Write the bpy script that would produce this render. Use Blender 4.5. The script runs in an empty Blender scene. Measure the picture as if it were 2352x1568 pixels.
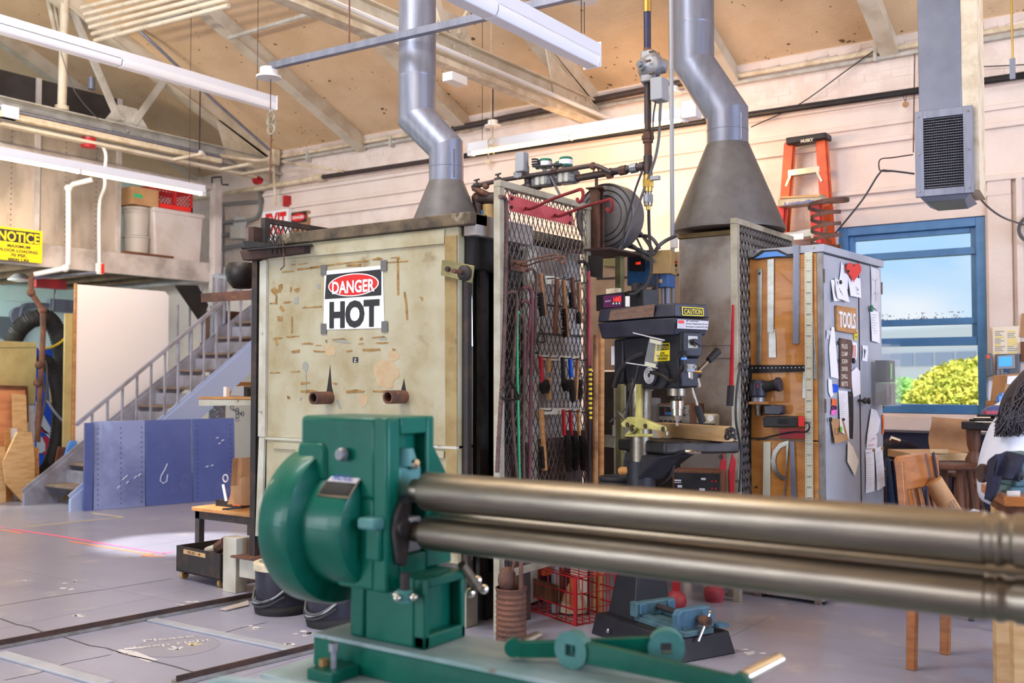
import bpy,bmesh,math,random
from mathutils import Matrix,Vector
V=Vector
random.seed(7)
SC=bpy.context.scene
COL=SC.collection
# ------------------------------------------------------------------ camera
FPX,YAW,PIT,CH=2320.0,math.radians(35.1),math.atan(84/2320.0),1.3
cd=bpy.data.cameras.new('camera')
cam=bpy.data.objects.new('camera',cd)
COL.objects.link(cam)
cam.location=(0,0,CH)
cam.rotation_euler=(math.pi/2+PIT,0,YAW)
cd.sensor_width=36.0
cd.lens=36.0*FPX/2352.0
cd.clip_end=300
cd.dof.use_dof=True
cd.dof.focus_distance=5.35
cd.dof.aperture_fstop=2.6
SC.camera=cam
SC.view_settings.view_transform='Standard'
SC.view_settings.look='None'
SC.view_settings.gamma=1.0
SC.view_settings.use_curve_mapping=False
SC.cycles.max_bounces=7;SC.cycles.diffuse_bounces=4;SC.cycles.glossy_bounces=3;SC.cycles.transparent_max_bounces=8
SC.view_settings.exposure=0.34
# ------------------------------------------------------------------ sky
w=bpy.data.worlds.new('sky');SC.world=w;w.use_nodes=True
nt=w.node_tree;N=nt.nodes;L=nt.links;N.clear()
tc=N.new('ShaderNodeTexCoord');mp=N.new('ShaderNodeMapping');mp.inputs['Scale'].default_value=(2.2,2.2,5.0)
nz=N.new('ShaderNodeTexNoise');nz.inputs['Scale'].default_value=1.6;nz.inputs['Detail'].default_value=6
rp=N.new('ShaderNodeValToRGB');rp.color_ramp.elements[0].position=.45;rp.color_ramp.elements[1].position=.66
rp.color_ramp.elements[0].color=(.46,.72,1.0,1);rp.color_ramp.elements[1].color=(1.0,.98,.97,1)
bg=N.new('ShaderNodeBackground');bg.inputs['Strength'].default_value=.80
ow=N.new('ShaderNodeOutputWorld')
L.new(tc.outputs['Generated'],mp.inputs['Vector']);L.new(mp.outputs['Vector'],nz.inputs['Vector'])
L.new(nz.outputs['Fac'],rp.inputs['Fac']);L.new(rp.outputs['Color'],bg.inputs['Color']);L.new(bg.outputs['Background'],ow.inputs['Surface'])


def lamp(name,kind,loc,target,energy,color,size=None,sy=None,**k):
    d=bpy.data.lights.new(name,kind);d.energy=energy;d.color=color
    if kind=='AREA':
        d.shape='RECTANGLE';d.size=size;d.size_y=sy or size
    for a,b in k.items():
        setattr(d,a,b)
    o=bpy.data.objects.new(name,d);COL.objects.link(o);o.location=loc
    o.rotation_euler=(V(target)-V(loc)).to_track_quat('-Z','Y').to_euler()
    return o


# daylight at the tall windows of the two walls behind and beside the camera
lamp('daylight_window_east','AREA',(5.85,3.6,2.4),(-3.5,5,.6),520,(.58,.72,1.0),5.0,2.6)
lamp('daylight_window_south','AREA',(-3.5,-7.4,3.0),(-4,5,2.0),290,(.84,.88,1.0),7.0,2.6)
lamp('stair_corner_fill','AREA',(-8.0,-7.4,1.9),(-9.6,6,.6),300,(.76,.85,1.0),4.0,3.0)  # cool fill added to brighten the corner under the mezzanine
lamp('white_board_fill','AREA',(-4.6,1.2,6.9),(-9.8,6.8,.8),340,(.84,.90,1.0),2.4,2.4)  # cool fill added below the closed roof, brightens white board and stairs
lamp('skylight_beam','SPOT',(-9.4,3.2,6.2),(-6.75,5.05,0),3600,(1.0,.97,.92),spot_size=math.radians(11),spot_blend=.6,shadow_soft_size=.05)
lamp('sun','SUN',(12,-6,20),(0,0,0),5.0,(1.0,.95,.86),angle=.01)
for n_,p_,e_ in(('ceiling_fill',(-8.4,1.6,3.3),130),('ceiling_fill',(-2.9,2.2,3.6),110),('ceiling_fill',(1.6,5.6,3.3),90)):  # warm fill lamps added out of view, without fixtures, to lift the ceiling
    lamp(n_,'AREA',p_,V(p_)-V((0,0,1)),e_*.2,(1.0,.84,.62),2.4,.2)
    lamp(n_,'AREA',V(p_)+V((0,0,.1)),V(p_)+V((0,.5,1)),e_,(1.0,.86,.68),2.4,.2)
lamp('wall_strip_glow','AREA',(-4.6,7.58,3.36),(-4.6,9.0,2.9),26,(1.0,.58,.27),2.2,.1)
lamp('mezzanine_strip_glow','AREA',(-8.72,5.4,3.1),(-10.4,5.6,3.0),18,(1.0,.76,.50),2.2,.1)
lamp('mural_room_lamp','AREA',(-11.8,4.5,2.35),(-12.4,5.5,1.0),90,(.90,1.0,.92),1.5,.6)


# ------------------------------------------------------------------ picture rays -> points on the planes of the room
def ray(px,py):
    u=(px-1176)/FPX;q=(784-py)/FPX
    c,s=math.cos(PIT),math.sin(PIT);h=c-q*s;z=s+q*c
    return V((-math.sin(YAW)*h+math.cos(YAW)*u,math.cos(YAW)*h+math.sin(YAW)*u,z))


O=V((0,0,CH))
FW=V((-math.sin(YAW),math.cos(YAW),0))


def PX(px,py,x):r=ray(px,py);return O+r*(x/r.x)
def PY(px,py,y):r=ray(px,py);return O+r*(y/r.y)
def PZ(px,py,z=0.0):r=ray(px,py);return O+r*((z-CH)/r.z)
def PD(px,py,d):r=ray(px,py);return O+r*(d/r.dot(FW))
def PN(px,py,p,n):r=ray(px,py);n=V(n);return O+r*((V(p)-O).dot(n)/r.dot(n))


# ------------------------------------------------------------------ materials (procedural)
def lin(c):c/=255.0;return c/12.92 if c<=.04045 else((c+.055)/1.055)**2.4
def rgb(t):return(lin(t[0]),lin(t[1]),lin(t[2]),1)


M={}


def mat(key,a,r=.5,m=0.,b=None,sc=6.,lo=.42,hi=.62,bump=0.,bsc=60.,st=(1,1,1),c=None,csc=2.,clo=.6,chi=.7,em=0.,tr=0.,ior=1.45,spec=.5,coat=0.,alpha=1.):
    mt=bpy.data.materials.new(key);mt.use_nodes=True
    n=mt.node_tree.nodes;l=mt.node_tree.links
    p=n['Principled BSDF'];p.inputs['Roughness'].default_value=r;p.inputs['Metallic'].default_value=m
    p.inputs['Specular IOR Level'].default_value=spec;p.inputs['Coat Weight'].default_value=coat
    p.inputs['IOR'].default_value=ior;p.inputs['Base Color'].default_value=rgb(a);p.inputs['Alpha'].default_value=alpha
    if tr:p.inputs['Transmission Weight'].default_value=tr
    if em:p.inputs['Emission Color'].default_value=rgb(a);p.inputs['Emission Strength'].default_value=em
    if b or bump or c:
        t=n.new('ShaderNodeTexCoord');mp=n.new('ShaderNodeMapping');mp.inputs['Scale'].default_value=st
        l.new(t.outputs['Object'],mp.inputs['Vector'])
        cur=None
        def layer(base,colr,scale,lo,hi,det):
            z=n.new('ShaderNodeTexNoise');z.inputs['Scale'].default_value=scale;z.inputs['Detail'].default_value=det;z.inputs['Roughness'].default_value=.6
            l.new(mp.outputs['Vector'],z.inputs['Vector'])
            k=n.new('ShaderNodeMapRange');k.inputs['From Min'].default_value=lo;k.inputs['From Max'].default_value=hi
            l.new(z.outputs['Fac'],k.inputs['Value'])
            x=n.new('ShaderNodeMix');x.data_type='RGBA'
            l.new(k.outputs['Result'],x.inputs[0])
            if base is None:x.inputs[6].default_value=rgb(a)
            else:l.new(base,x.inputs[6])
            x.inputs[7].default_value=rgb(colr)
            return x.outputs[2]
        if b:cur=layer(cur,b,sc,lo,hi,5)
        if c:cur=layer(cur,c,csc,clo,chi,7)
        if cur:l.new(cur,p.inputs['Base Color'])
        if bump:
            z=n.new('ShaderNodeTexNoise');z.inputs['Scale'].default_value=bsc;z.inputs['Detail'].default_value=4
            l.new(mp.outputs['Vector'],z.inputs['Vector'])
            q=n.new('ShaderNodeBump');q.inputs['Strength'].default_value=bump;q.inputs['Distance'].default_value=.01
            l.new(z.outputs['Fac'],q.inputs['Height']);l.new(q.outputs['Normal'],p.inputs['Normal'])
    M[key]=mt
    return mt


mat('floor',(158,158,176),.3,b=(142,142,160),sc=1.3,lo=.35,hi=.7,c=(176,172,176),csc=4,clo=.58,chi=.72,bump=.08,bsc=25)
mat('floor_base',(104,102,112),.8)
mat('wall',(226,212,204),.7,b=(216,200,190),sc=2.2,lo=.45,hi=.7,bump=.3,bsc=30,c=(196,172,148),csc=9,clo=.7,chi=.8)
mat('brick',(228,215,207),.75,b=(216,200,190),sc=5,bump=.3,bsc=40)
mat('roof',(224,196,160),.8,b=(208,178,140),sc=1.5,lo=.4,hi=.65,bump=.3,bsc=35,c=(140,114,88),csc=14,clo=.70,chi=.78)
mat('beam',(208,198,178),.6,b=(188,174,150),sc=4,lo=.45,hi=.65,c=(92,72,54),csc=14,clo=.68,chi=.76)
mat('beam_grey',(190,188,180),.55,b=(164,160,150),sc=5,c=(96,80,62),csc=15,clo=.68,chi=.76)
mat('white_paint',(232,230,226),.45)
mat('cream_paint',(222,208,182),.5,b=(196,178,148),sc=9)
mat('lamp_white',(226,228,236),.4)
mat('diffuser',(242,242,246),.3)
mat('tube_lit',(255,188,92),.3,em=38)
mat('tube_lit_left',(255,214,140),.3,em=24)
mat('zinc',(134,138,154),.42,.5,b=(120,124,140),sc=5,st=(4,4,.6))
mat('zinc_duct',(122,127,142),.45,.4,b=(108,113,128),sc=3)
mat('cone_grey',(112,108,106),.55,.3,b=(102,98,96),sc=10)
mat('steel',(142,133,118),.36,.95,b=(126,118,106),sc=6,st=(1,8,8),c=(120,92,68),csc=5,clo=.68,chi=.78)
mat('steel_bright',(205,206,214),.18,1.)
mat('steel_dark',(72,68,66),.45,.7,b=(52,48,46),sc=8)
mat('iron',(64,60,60),.6,.5,b=(92,74,64),sc=9,lo=.5,hi=.7)
mat('rust',(122,84,66),.75,.25,b=(88,66,58),sc=8,c=(150,100,72),csc=16,clo=.6,chi=.7)
mat('rust_dark',(84,62,54),.75,.3,b=(60,50,48),sc=9)
mat('black_metal',(34,33,36),.45,.3,b=(48,45,46),sc=6)
mat('soot',(26,25,26),.8,b=(44,40,36),sc=4)  # soot, also the black used for shade in gaps and recesses
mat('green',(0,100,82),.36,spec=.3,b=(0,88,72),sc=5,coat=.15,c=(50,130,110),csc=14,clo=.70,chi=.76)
mat('green_worn',(84,140,138),.45,b=(54,122,114),sc=6,c=(150,166,170),csc=9,clo=.6,chi=.72)
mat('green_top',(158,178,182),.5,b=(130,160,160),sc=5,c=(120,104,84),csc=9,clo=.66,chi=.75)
mat('furnace',(182,176,150),.55,b=(158,144,106),sc=2.6,lo=.42,hi=.66,c=(122,96,56),csc=4.5,clo=.60,chi=.76,bump=.06,bsc=12)
mat('furnace_edge',(162,144,98),.6,b=(140,112,66),sc=4,c=(70,56,40),csc=5,clo=.6,chi=.72)
mat('furnace_top',(112,96,74),.65,.2,b=(62,54,46),sc=5,c=(158,146,122),csc=7,clo=.6,chi=.7)
mat('cream_steel',(196,194,180),.5,b=(176,170,152),sc=5,c=(104,78,56),csc=9,clo=.66,chi=.74)
mat('tape_brown',(164,128,70),.6,b=(124,90,48),sc=22)
mat('rust_stain',(186,152,112),.7,b=(188,174,142),sc=14,lo=.3,hi=.7)
mat('soot_stain',(44,40,34),.8)
mat('smoke_grey',(148,150,140),.6)
mat('paper',(238,236,240),.7)
mat('paper_warm',(236,226,206),.7)
mat('paper_grey',(214,212,216),.7,b=(200,198,204),sc=9)
mat('sign_white',(240,240,242),.45)
mat('sign_black',(38,36,38),.5)
mat('sign_red',(212,34,32),.5)
mat('sign_yellow',(244,220,20),.5)
mat('ink',(46,46,54),.6)
mat('ink_blue',(70,92,180),.6)
mat('duct_tape',(110,108,106),.4,.3)
mat('frame_metal',(182,176,158),.45,.3,b=(158,150,128),sc=7,c=(110,96,70),csc=12,clo=.66,chi=.74)
mat('frame_olive',(146,138,92),.5,.3,b=(120,112,76),sc=7)
mat('mesh',(112,98,92),.6,.3,b=(86,74,70),sc=10)
mat('mesh_grey',(112,108,106),.5,.5)
mat('red_plate',(198,88,92),.5,b=(178,70,76),sc=6)
mat('red_rod',(150,44,50),.5,.2,b=(110,40,42),sc=12)
mat('red',(192,34,42),.4,b=(160,28,38),sc=6)
mat('red_faded',(176,70,80),.5,b=(150,54,62),sc=9)
mat('red_bright',(226,40,34),.45)
mat('rebar',(112,86,80),.7,.3,b=(88,68,66),sc=20)
mat('rebar_maroon',(116,62,72),.65,.2,b=(96,76,74),sc=16)
mat('rebar_green',(64,176,116),.5)
mat('wood',(196,142,86),.55,b=(168,116,66),sc=4,st=(1,1,8),bump=.05)
mat('wood_dark',(112,70,46),.5,b=(86,52,36),sc=5,st=(8,1,1))
mat('wood_handle',(184,136,92),.55,b=(128,88,60),sc=8)
mat('wood_pale',(214,178,128),.6,b=(196,154,104),sc=4,st=(1,1,6))
mat('plywood',(204,140,68),.45,b=(186,120,54),sc=3,st=(1,1,5),coat=.15)
mat('chair_wood',(176,110,52),.35,b=(150,88,40),sc=5,st=(1,1,5),coat=.3)
mat('bristle',(40,32,30),.9,bump=.9,bsc=220)
mat('bristle_grey',(64,58,56),.9,bump=.9,bsc=220)
mat('blue_plastic',(30,92,214),.4)
mat('drill_navy',(52,52,66),.45,.1,b=(42,42,54),sc=7,coat=.1)
mat('drill_black',(38,38,44),.5,b=(30,30,36),sc=7)
mat('brown_patch',(124,98,84),.65,b=(104,80,68),sc=14,st=(1,1,6))
mat('chrome',(214,210,196),.14,1.)
mat('brass',(196,160,82),.35,.8)
mat('yellow_clamp',(214,206,128),.4,.15,b=(178,170,100),sc=10)
mat('yellow',(236,214,40),.5)
mat('blue_box',(44,106,162),.45,b=(26,70,112),sc=6)
mat('blue_box_light',(66,98,148),.45)
mat('tan_box',(182,148,90),.5,b=(160,128,78),sc=6)
mat('tan_wall',(176,148,122),.7,b=(150,124,104),sc=3,c=(104,84,72),csc=6,clo=.64,chi=.74)
mat('kiln_side',(176,170,164),.55,.2,b=(136,118,104),sc=3.2,lo=.45,hi=.68,c=(176,176,178),csc=2.2,clo=.58,chi=.72)
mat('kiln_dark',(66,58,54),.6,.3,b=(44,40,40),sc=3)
mat('green_cap',(26,112,88),.4)
mat('pipe_dark',(74,66,66),.5,.55,b=(96,74,66),sc=10,lo=.5,hi=.7)
mat('pipe_blue',(52,56,84),.5,.5,b=(66,62,74),sc=10)
mat('cast_grey',(150,152,158),.45,.6,b=(122,122,126),sc=12)
mat('elec_grey',(158,160,164),.5,.2)
mat('cable',(52,50,54),.5)
mat('cable_grey',(96,96,98),.45,.3)
mat('rubber',(40,38,40),.7)
mat('hose',(42,40,40),.65,b=(34,32,32),sc=20)
mat('purple',(92,40,82),.4)
mat('led',(255,40,24),.4,em=3.0)
mat('led_dot',(130,220,190),.4,em=.5)
mat('screen_blue',(60,140,240),.3,em=.9)
mat('glass',(244,250,252),.02,tr=1.,ior=1.05,alpha=.35)
mat('acrylic',(240,244,246),.08,alpha=.12,spec=.6)
mat('window_blue',(78,130,180),.4,b=(66,116,166),sc=4)
mat('cab_grey',(178,182,192),.45,.15,b=(160,166,178),sc=2.5)
mat('cab_frame',(150,148,146),.45,.3,b=(120,112,104),sc=6)
mat('alu',(172,170,164),.3,.85,b=(150,146,130),sc=5,st=(1,1,3))
mat('ruler_cream',(212,210,186),.45,.1)
mat('ladder_orange',(214,92,44),.45,b=(190,74,36),sc=7)
mat('ladder_red',(206,44,36),.45,b=(176,50,44),sc=8)
mat('cardboard',(190,148,104),.7,b=(172,130,88),sc=4)
mat('kraft',(176,136,98),.7,b=(158,118,84),sc=5)
mat('blue_panel',(82,98,158),.26,b=(66,80,140),sc=1.6,lo=.4,hi=.65,coat=.25,c=(96,110,160),csc=3,clo=.6,chi=.75)
mat('blue_panel_light',(134,146,192),.35,b=(98,108,156),sc=1.8,coat=.2)
mat('chalk',(190,200,226),.9)
mat('stair_grey',(150,152,168),.4,b=(124,122,130),sc=4,coat=.1)
mat('stair_blue',(164,182,220),.35,coat=.2)
mat('tread',(132,112,96),.7,b=(108,94,86),sc=9,bump=.3,bsc=140)
mat('mezz_grey',(200,192,188),.4,.1,b=(160,152,146),sc=2.5)
mat('panel_metal',(196,186,174),.36,.4,b=(156,148,138),sc=2.5,st=(1,1,.4))
mat('panel_dark',(70,66,66),.45,.3,b=(58,54,54),sc=3)
mat('board_white',(246,242,244),.4)
mat('joist',(122,96,70),.7,b=(92,72,54),sc=5)
mat('cyan_wall',(206,226,222),.6,b=(186,212,212),sc=2)
mat('mural_blue',(24,84,214),.5)
mat('mural_red',(206,44,66),.5)
mat('mural_white',(214,222,238),.5)
mat('mural_yellow',(240,200,60),.5)
mat('olive_box',(190,174,120),.55,b=(172,156,104),sc=3)
mat('ply_orange',(214,146,100),.6,b=(196,128,84),sc=3,st=(1,1,5))
mat('plastic_bin',(205,196,192),.45,b=(190,178,170),sc=3)
mat('pail_grey',(186,178,170),.45)
mat('denim',(66,92,140),.8,b=(54,78,124),sc=40)
mat('shirt',(228,230,240),.85,b=(212,216,230),sc=4,bump=.5,bsc=9)
mat('skin',(214,170,144),.5)
mat('hair',(46,40,44),.5,b=(66,56,58),sc=30,st=(4,4,.5),bump=.6,bsc=60)
mat('navy_cloth',(38,38,56),.85,bump=.4,bsc=60)
mat('vise_teal',(78,112,122),.5,.1,b=(64,92,102),sc=8)
mat('vise_blue',(82,122,146),.5,.1,b=(66,102,126),sc=8,c=(120,108,100),csc=9,clo=.66,chi=.74)
mat('grey_plastic',(96,104,112),.45)
mat('foliage',(178,190,70),.7,b=(226,216,96),sc=3,lo=.4,hi=.6)
mat('foliage_green',(120,184,92),.7,b=(160,206,110),sc=3)
mat('bark',(96,78,60),.8)
mat('building',(240,238,238),.6)
mat('building_glass',(176,184,206),.3)
mat('ground',(150,150,130),.8)
mat('pink_chalk',(246,108,150),.8)
mat('orange_chalk',(250,140,84),.8)
mat('yellow_line',(206,190,140),.8)
mat('spill_white',(208,204,206),.7)
mat('decal_grey',(146,144,156),.6)
mat('crack',(92,88,92),.9)
mat('mural_dark',(30,34,60),.5)
mat('orange',(232,112,60),.5)
mat('pink',(244,120,200),.6)
mat('brown_sign',(92,66,60),.6,b=(112,84,74),sc=9)
mat('cord_yellow',(214,180,44),.5)
mat('clear_blue',(96,156,236),.4)
mat('green_bright',(120,214,70),.5)
# ------------------------------------------------------------------ mesh builder
def frame(d):
    d=V(d).normalized()
    u=V((0,0,1))if abs(d.z)<.95 else V((0,1,0))
    x=u.cross(d).normalized()
    return x,d.cross(x).normalized(),d


class MB:
    def __init__(s,T=None):s.v=[];s.f=[];s.T=T

    def add(s,vs,fs):
        o=len(s.v)
        vs=[V(v)for v in vs]
        if s.T is not None:vs=[s.T@v for v in vs]
        s.v+=vs;s.f+=[tuple(i+o for i in f)for f in fs]
        return s

    def hexa(s,p):return s.add(p,[(0,3,2,1),(4,5,6,7),(0,1,5,4),(1,2,6,5),(2,3,7,6),(3,0,4,7)])

    def bx(s,a,b):
        (x0,y0,z0),(x1,y1,z1)=a,b
        return s.hexa([(x0,y0,z0),(x1,y0,z0),(x1,y1,z0),(x0,y1,z0),(x0,y0,z1),(x1,y0,z1),(x1,y1,z1),(x0,y1,z1)])

    def box(s,c,d,rz=0.):
        R=Matrix.Rotation(rz,3,'Z');c=V(c);q=[]
        for z in(-.5,.5):
            for x,y in((-.5,-.5),(.5,-.5),(.5,.5),(-.5,.5)):q.append(c+R@V((x*d[0],y*d[1],z*d[2])))
        return s.hexa(q)

    def bar(s,p,q,w,h,up=(0,0,1)):
        p,q=V(p),V(q);d=(q-p).normalized();x=V(up).cross(d)
        if x.length<1e-4:x=V((1,0,0)).cross(d)
        x.normalize();y=d.cross(x);x=x*w/2;y=y*h/2
        return s.hexa([p-x-y,p+x-y,p+x+y,p-x+y,q-x-y,q+x-y,q+x+y,q-x+y])

    def tube(s,pts,r,n=8,closed=False,cap=True):
        pts=[V(p)for p in pts];k=len(pts);rs=r if isinstance(r,(list,tuple))else[r]*k
        vs=[];x=None
        for i,p in enumerate(pts):
            if closed:d=pts[(i+1)%k]-pts[i-1]
            else:d=pts[min(i+1,k-1)]-pts[max(i-1,0)]
            if d.length<1e-7:d=V((0,0,1))
            d.normalize()
            if x is None:x,y,_=frame(d)
            else:
                x=x-d*x.dot(d)
                x=x.normalized()if x.length>1e-5 else frame(d)[0]
                y=d.cross(x)
            for j in range(n):
                a=2*math.pi*j/n;vs.append(p+(x*math.cos(a)+y*math.sin(a))*rs[i])
        fs=[]
        for i in range(k if closed else k-1):
            a=i*n;b=((i+1)%k)*n
            for j in range(n):fs.append((a+j,a+(j+1)%n,b+(j+1)%n,b+j))
        if cap and not closed:fs+=[tuple(range(n))[::-1],tuple(range((k-1)*n,k*n))]
        return s.add(vs,fs)

    def cyl(s,p,q,r,r2=None,n=16):return s.tube([p,q],[r,r if r2 is None else r2],n)

    def lathe(s,prof,o=(0,0,0),ax=(0,0,1),n=20):
        x,y,d=frame(ax);o=V(o);vs=[];fs=[]
        for r,h in prof:
            for j in range(n):
                a=2*math.pi*j/n;vs.append(o+d*h+(x*math.cos(a)+y*math.sin(a))*max(r,1e-5))
        for i in range(len(prof)-1):
            for j in range(n):fs.append((i*n+j,i*n+(j+1)%n,(i+1)*n+(j+1)%n,(i+1)*n+j))
        if prof[0][0]>1e-4:fs.append(tuple(range(n))[::-1])
        if prof[-1][0]>1e-4:fs.append(tuple(range((len(prof)-1)*n,len(prof)*n)))
        return s.add(vs,fs)

    def prism(s,poly,o,x,y,d):
        o,x,y=V(o),V(x),V(y);nrm=x.cross(y).normalized()*d;n=len(poly)
        a=[o+x*p[0]+y*p[1]for p in poly]
        return s.add(a+[p+nrm for p in a],[tuple(range(n))[::-1],tuple(range(n,2*n))]+[(i,(i+1)%n,n+(i+1)%n,n+i)for i in range(n)])

    def plate(s,pts,d):  # planar polygon of 3-D points, thickness vector d
        a=[V(p)for p in pts];n=len(a);d=V(d)
        return s.add(a+[p+d for p in a],[tuple(range(n))[::-1],tuple(range(n,2*n))]+[(i,(i+1)%n,n+(i+1)%n,n+i)for i in range(n)])

    def sph(s,c,r,n=14,m=9,sc=(1,1,1),a0=0.,a1=math.pi):
        c=V(c);vs=[];fs=[]
        for i in range(m+1):
            t=a0+(a1-a0)*i/m
            for j in range(n):
                a=2*math.pi*j/n
                vs.append(c+V((r*sc[0]*math.sin(t)*math.cos(a),r*sc[1]*math.sin(t)*math.sin(a),r*sc[2]*math.cos(t))))
        for i in range(m):
            for j in range(n):fs.append((i*n+j,(i+1)*n+j,(i+1)*n+(j+1)%n,i*n+(j+1)%n))
        return s.add(vs,fs)

    def sheet(s,fn,nu,nv,th=.001):
        vs=[V(fn(i/nu,j/nv))for i in range(nu+1)for j in range(nv+1)]
        nn=(vs[nv+1]-vs[0]).cross(vs[1]-vs[0]).normalized()*th
        k=len(vs);vs+=[v+nn for v in vs];fs=[]
        w_=nv+1
        for i in range(nu):
            for j in range(nv):
                a=i*w_+j;q=(a,a+1,a+w_+1,a+w_);fs+=[q,tuple(k+t for t in q[::-1])]
        rim=[j for j in range(nv+1)]+[i*w_+nv for i in range(1,nu+1)]+[nu*w_+j for j in range(nv-1,-1,-1)]+[i*w_ for i in range(nu-1,0,-1)]
        for i in range(len(rim)):a,b=rim[i],rim[(i+1)%len(rim)];fs.append((a,b,k+b,k+a))
        return s.add(vs,fs)

    def text(s,t,o,x,y,size,align='LEFT',bold=0.,wide=None,off=.0012,ext=0.):
        c=bpy.data.curves.new('t','FONT');c.body=t;c.size=1.;c.align_x=align;c.offset=bold;c.resolution_u=3;c.extrude=ext
        ob=bpy.data.objects.new('t',c);me=bpy.data.meshes.new_from_object(ob)
        vs=[v.co.copy()for v in me.vertices];fs=[tuple(p.vertices)for p in me.polygons]
        bpy.data.objects.remove(ob);bpy.data.curves.remove(c);bpy.data.meshes.remove(me)
        if not vs:return s
        x,y=V(x).normalized(),V(y).normalized();nm=x.cross(y).normalized();k=size/.72
        x0,x1=min(v.x for v in vs),max(v.x for v in vs)
        sx=k if wide is None else wide/(x1-x0)
        if wide is not None:sh={'LEFT':-x0,'CENTER':-(x0+x1)/2,'RIGHT':-x1}[align]
        else:sh=0
        o=V(o)
        return s.add([o+x*(v.x+sh)*sx+y*v.y*k+nm*(off+v.z)for v in vs],fs)

    def mesh_data(s,name,m,inv=None,ang=32):
        vs=s.v if inv is None else[inv@v for v in s.v]
        me=bpy.data.meshes.new(name);me.from_pydata([tuple(v)for v in vs],[],s.f)
        bm=bmesh.new();bm.from_mesh(me);bmesh.ops.recalc_face_normals(bm,faces=bm.faces);bm.to_mesh(me);bm.free()
        me.materials.append(M[m]if isinstance(m,str)else m)
        me.polygons.foreach_set('use_smooth',[True]*len(me.polygons));me.set_sharp_from_angle(angle=math.radians(ang))
        return me

    def part(s,name,m,par,label=None,bev=0.,ang=32,kind=None):
        root=par
        while root.parent:root=root.parent
        me=s.mesh_data(name,m,FR[root.name].inverted(),ang)
        o=bpy.data.objects.new(name,me);COL.objects.link(o);o.parent=par
        if label:o['label']=label
        if kind:o['kind']=kind
        if bev:bevel(o,bev)
        return o

    def solo(s,name,m,label,cat,group=None,bev=0.,ang=32,kind=None):
        lo=V((min(v[i]for v in s.v)for i in range(3)));hi=V((max(v[i]for v in s.v)for i in range(3)))
        c=V(((lo.x+hi.x)/2,(lo.y+hi.y)/2,lo.z));F=Matrix.Translation(c)
        o=bpy.data.objects.new(name,s.mesh_data(name,m,F.inverted(),ang));COL.objects.link(o);o.location=c
        FR[o.name]=F
        if label:o['label']=label;o['category']=cat
        if group:o['group']=group
        if kind:o['kind']=kind
        if bev:bevel(o,bev)
        return o

    def struct(s,name,m,par=None,bev=0.):
        if par is not None:return s.part(name,m,par,bev=bev)
        return s.solo(name,m,None,None,kind='structure',bev=bev)


FR={}


def bevel(o,w_):
    b=o.modifiers.new('edge','BEVEL');b.width=w_;b.segments=2;b.limit_method='ANGLE';b.angle_limit=math.radians(40)


def thing(name,label,cat,loc=(0,0,0),rz=0.,group=None):
    o=bpy.data.objects.new(name,None);COL.objects.link(o);o.empty_display_size=.1
    o.location=loc;o.rotation_euler=(0,0,rz);o['label']=label;o['category']=cat
    if group:o['group']=group
    FR[o.name]=Matrix.Translation(V(loc))@Matrix.Rotation(rz,4,'Z')
    return o


def dup(o,loc,label=None,rz=None,par=None):
    c=o.copy();COL.objects.link(c)
    if par is not None:c.parent=par
    else:
        c.location=loc
        if rz is not None:c.rotation_euler=(0,0,rz)
        FR[c.name]=Matrix.Translation(V(loc))@Matrix.Rotation(c.rotation_euler.z,4,'Z')
        if label:c['label']=label
    for ch in list(o.children):dup(ch,None,par=c)
    return c


def TR(loc,rz=0.):return Matrix.Translation(V(loc))@Matrix.Rotation(rz,4,'Z')
def lerp(a,b,t):return V(a)*(1-t)+V(b)*t


def curve(pts,k=6):  # Catmull-Rom through points
    p=[V(q)for q in pts];out=[]
    for i in range(len(p)-1):
        a,b,c,d=p[max(i-1,0)],p[i],p[i+1],p[min(i+2,len(p)-1)]
        for j in range(k):
            t=j/k
            out.append(.5*(2*b+(c-a)*t+(2*a-5*b+4*c-d)*t*t+(3*b-a-3*c+d)*t**3))
    return out+[p[-1]]


def arc(c,x,y,r,a0,a1,n=10):
    c,x,y=V(c),V(x),V(y)
    return[c+(x*math.cos(a0+(a1-a0)*i/n)+y*math.sin(a0+(a1-a0)*i/n))*r for i in range(n+1)]


def lattice(mb,o,U,W,w_,h,du,dv,wd,th):  # expanded metal: diamonds du x dv in the plane U, W
    o,U,W=V(o),V(U),V(W);nrm=U.cross(W);nc=int(w_/du);nr=int(h/(dv/2));du=w_/nc;dv2=h/nr
    for j in range(nr):
        for i in range(nc+1):
            a=(i+(j%2)*.5)*du
            for sgn in(-.5,.5):
                b=a+sgn*du
                if-1e-6<=a<=w_+1e-6 and-1e-6<=b<=w_+1e-6:
                    mb.bar(o+U*a+W*j*dv2,o+U*b+W*(j+1)*dv2,wd,th,nrm)
    return mb


X_,Y_,Z_=V((1,0,0)),V((0,1,0)),V((0,0,1))
# ================================================================== SETTING
WY=8.95
# floor: cast slabs with open joints
fl=MB().bx((-16,-8,-.3),(8,WY,-.022)).struct('floor','floor_base')
xs=[-16,-12.6,-9.3,-6.85,-5.22,-3.52,-2.05,-.62,1.2,3.2,8]
ys=[-8,-3,0,2.02,3.72,5.12,6.7,WY]
for i in range(len(xs)-1):
    for j in range(len(ys)-1):
        MB().bx((xs[i]+.0015,ys[j]+.0015,-.022),(xs[i+1]-.0015,ys[j+1]-.0015,0)).part('slab','floor',fl)
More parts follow.
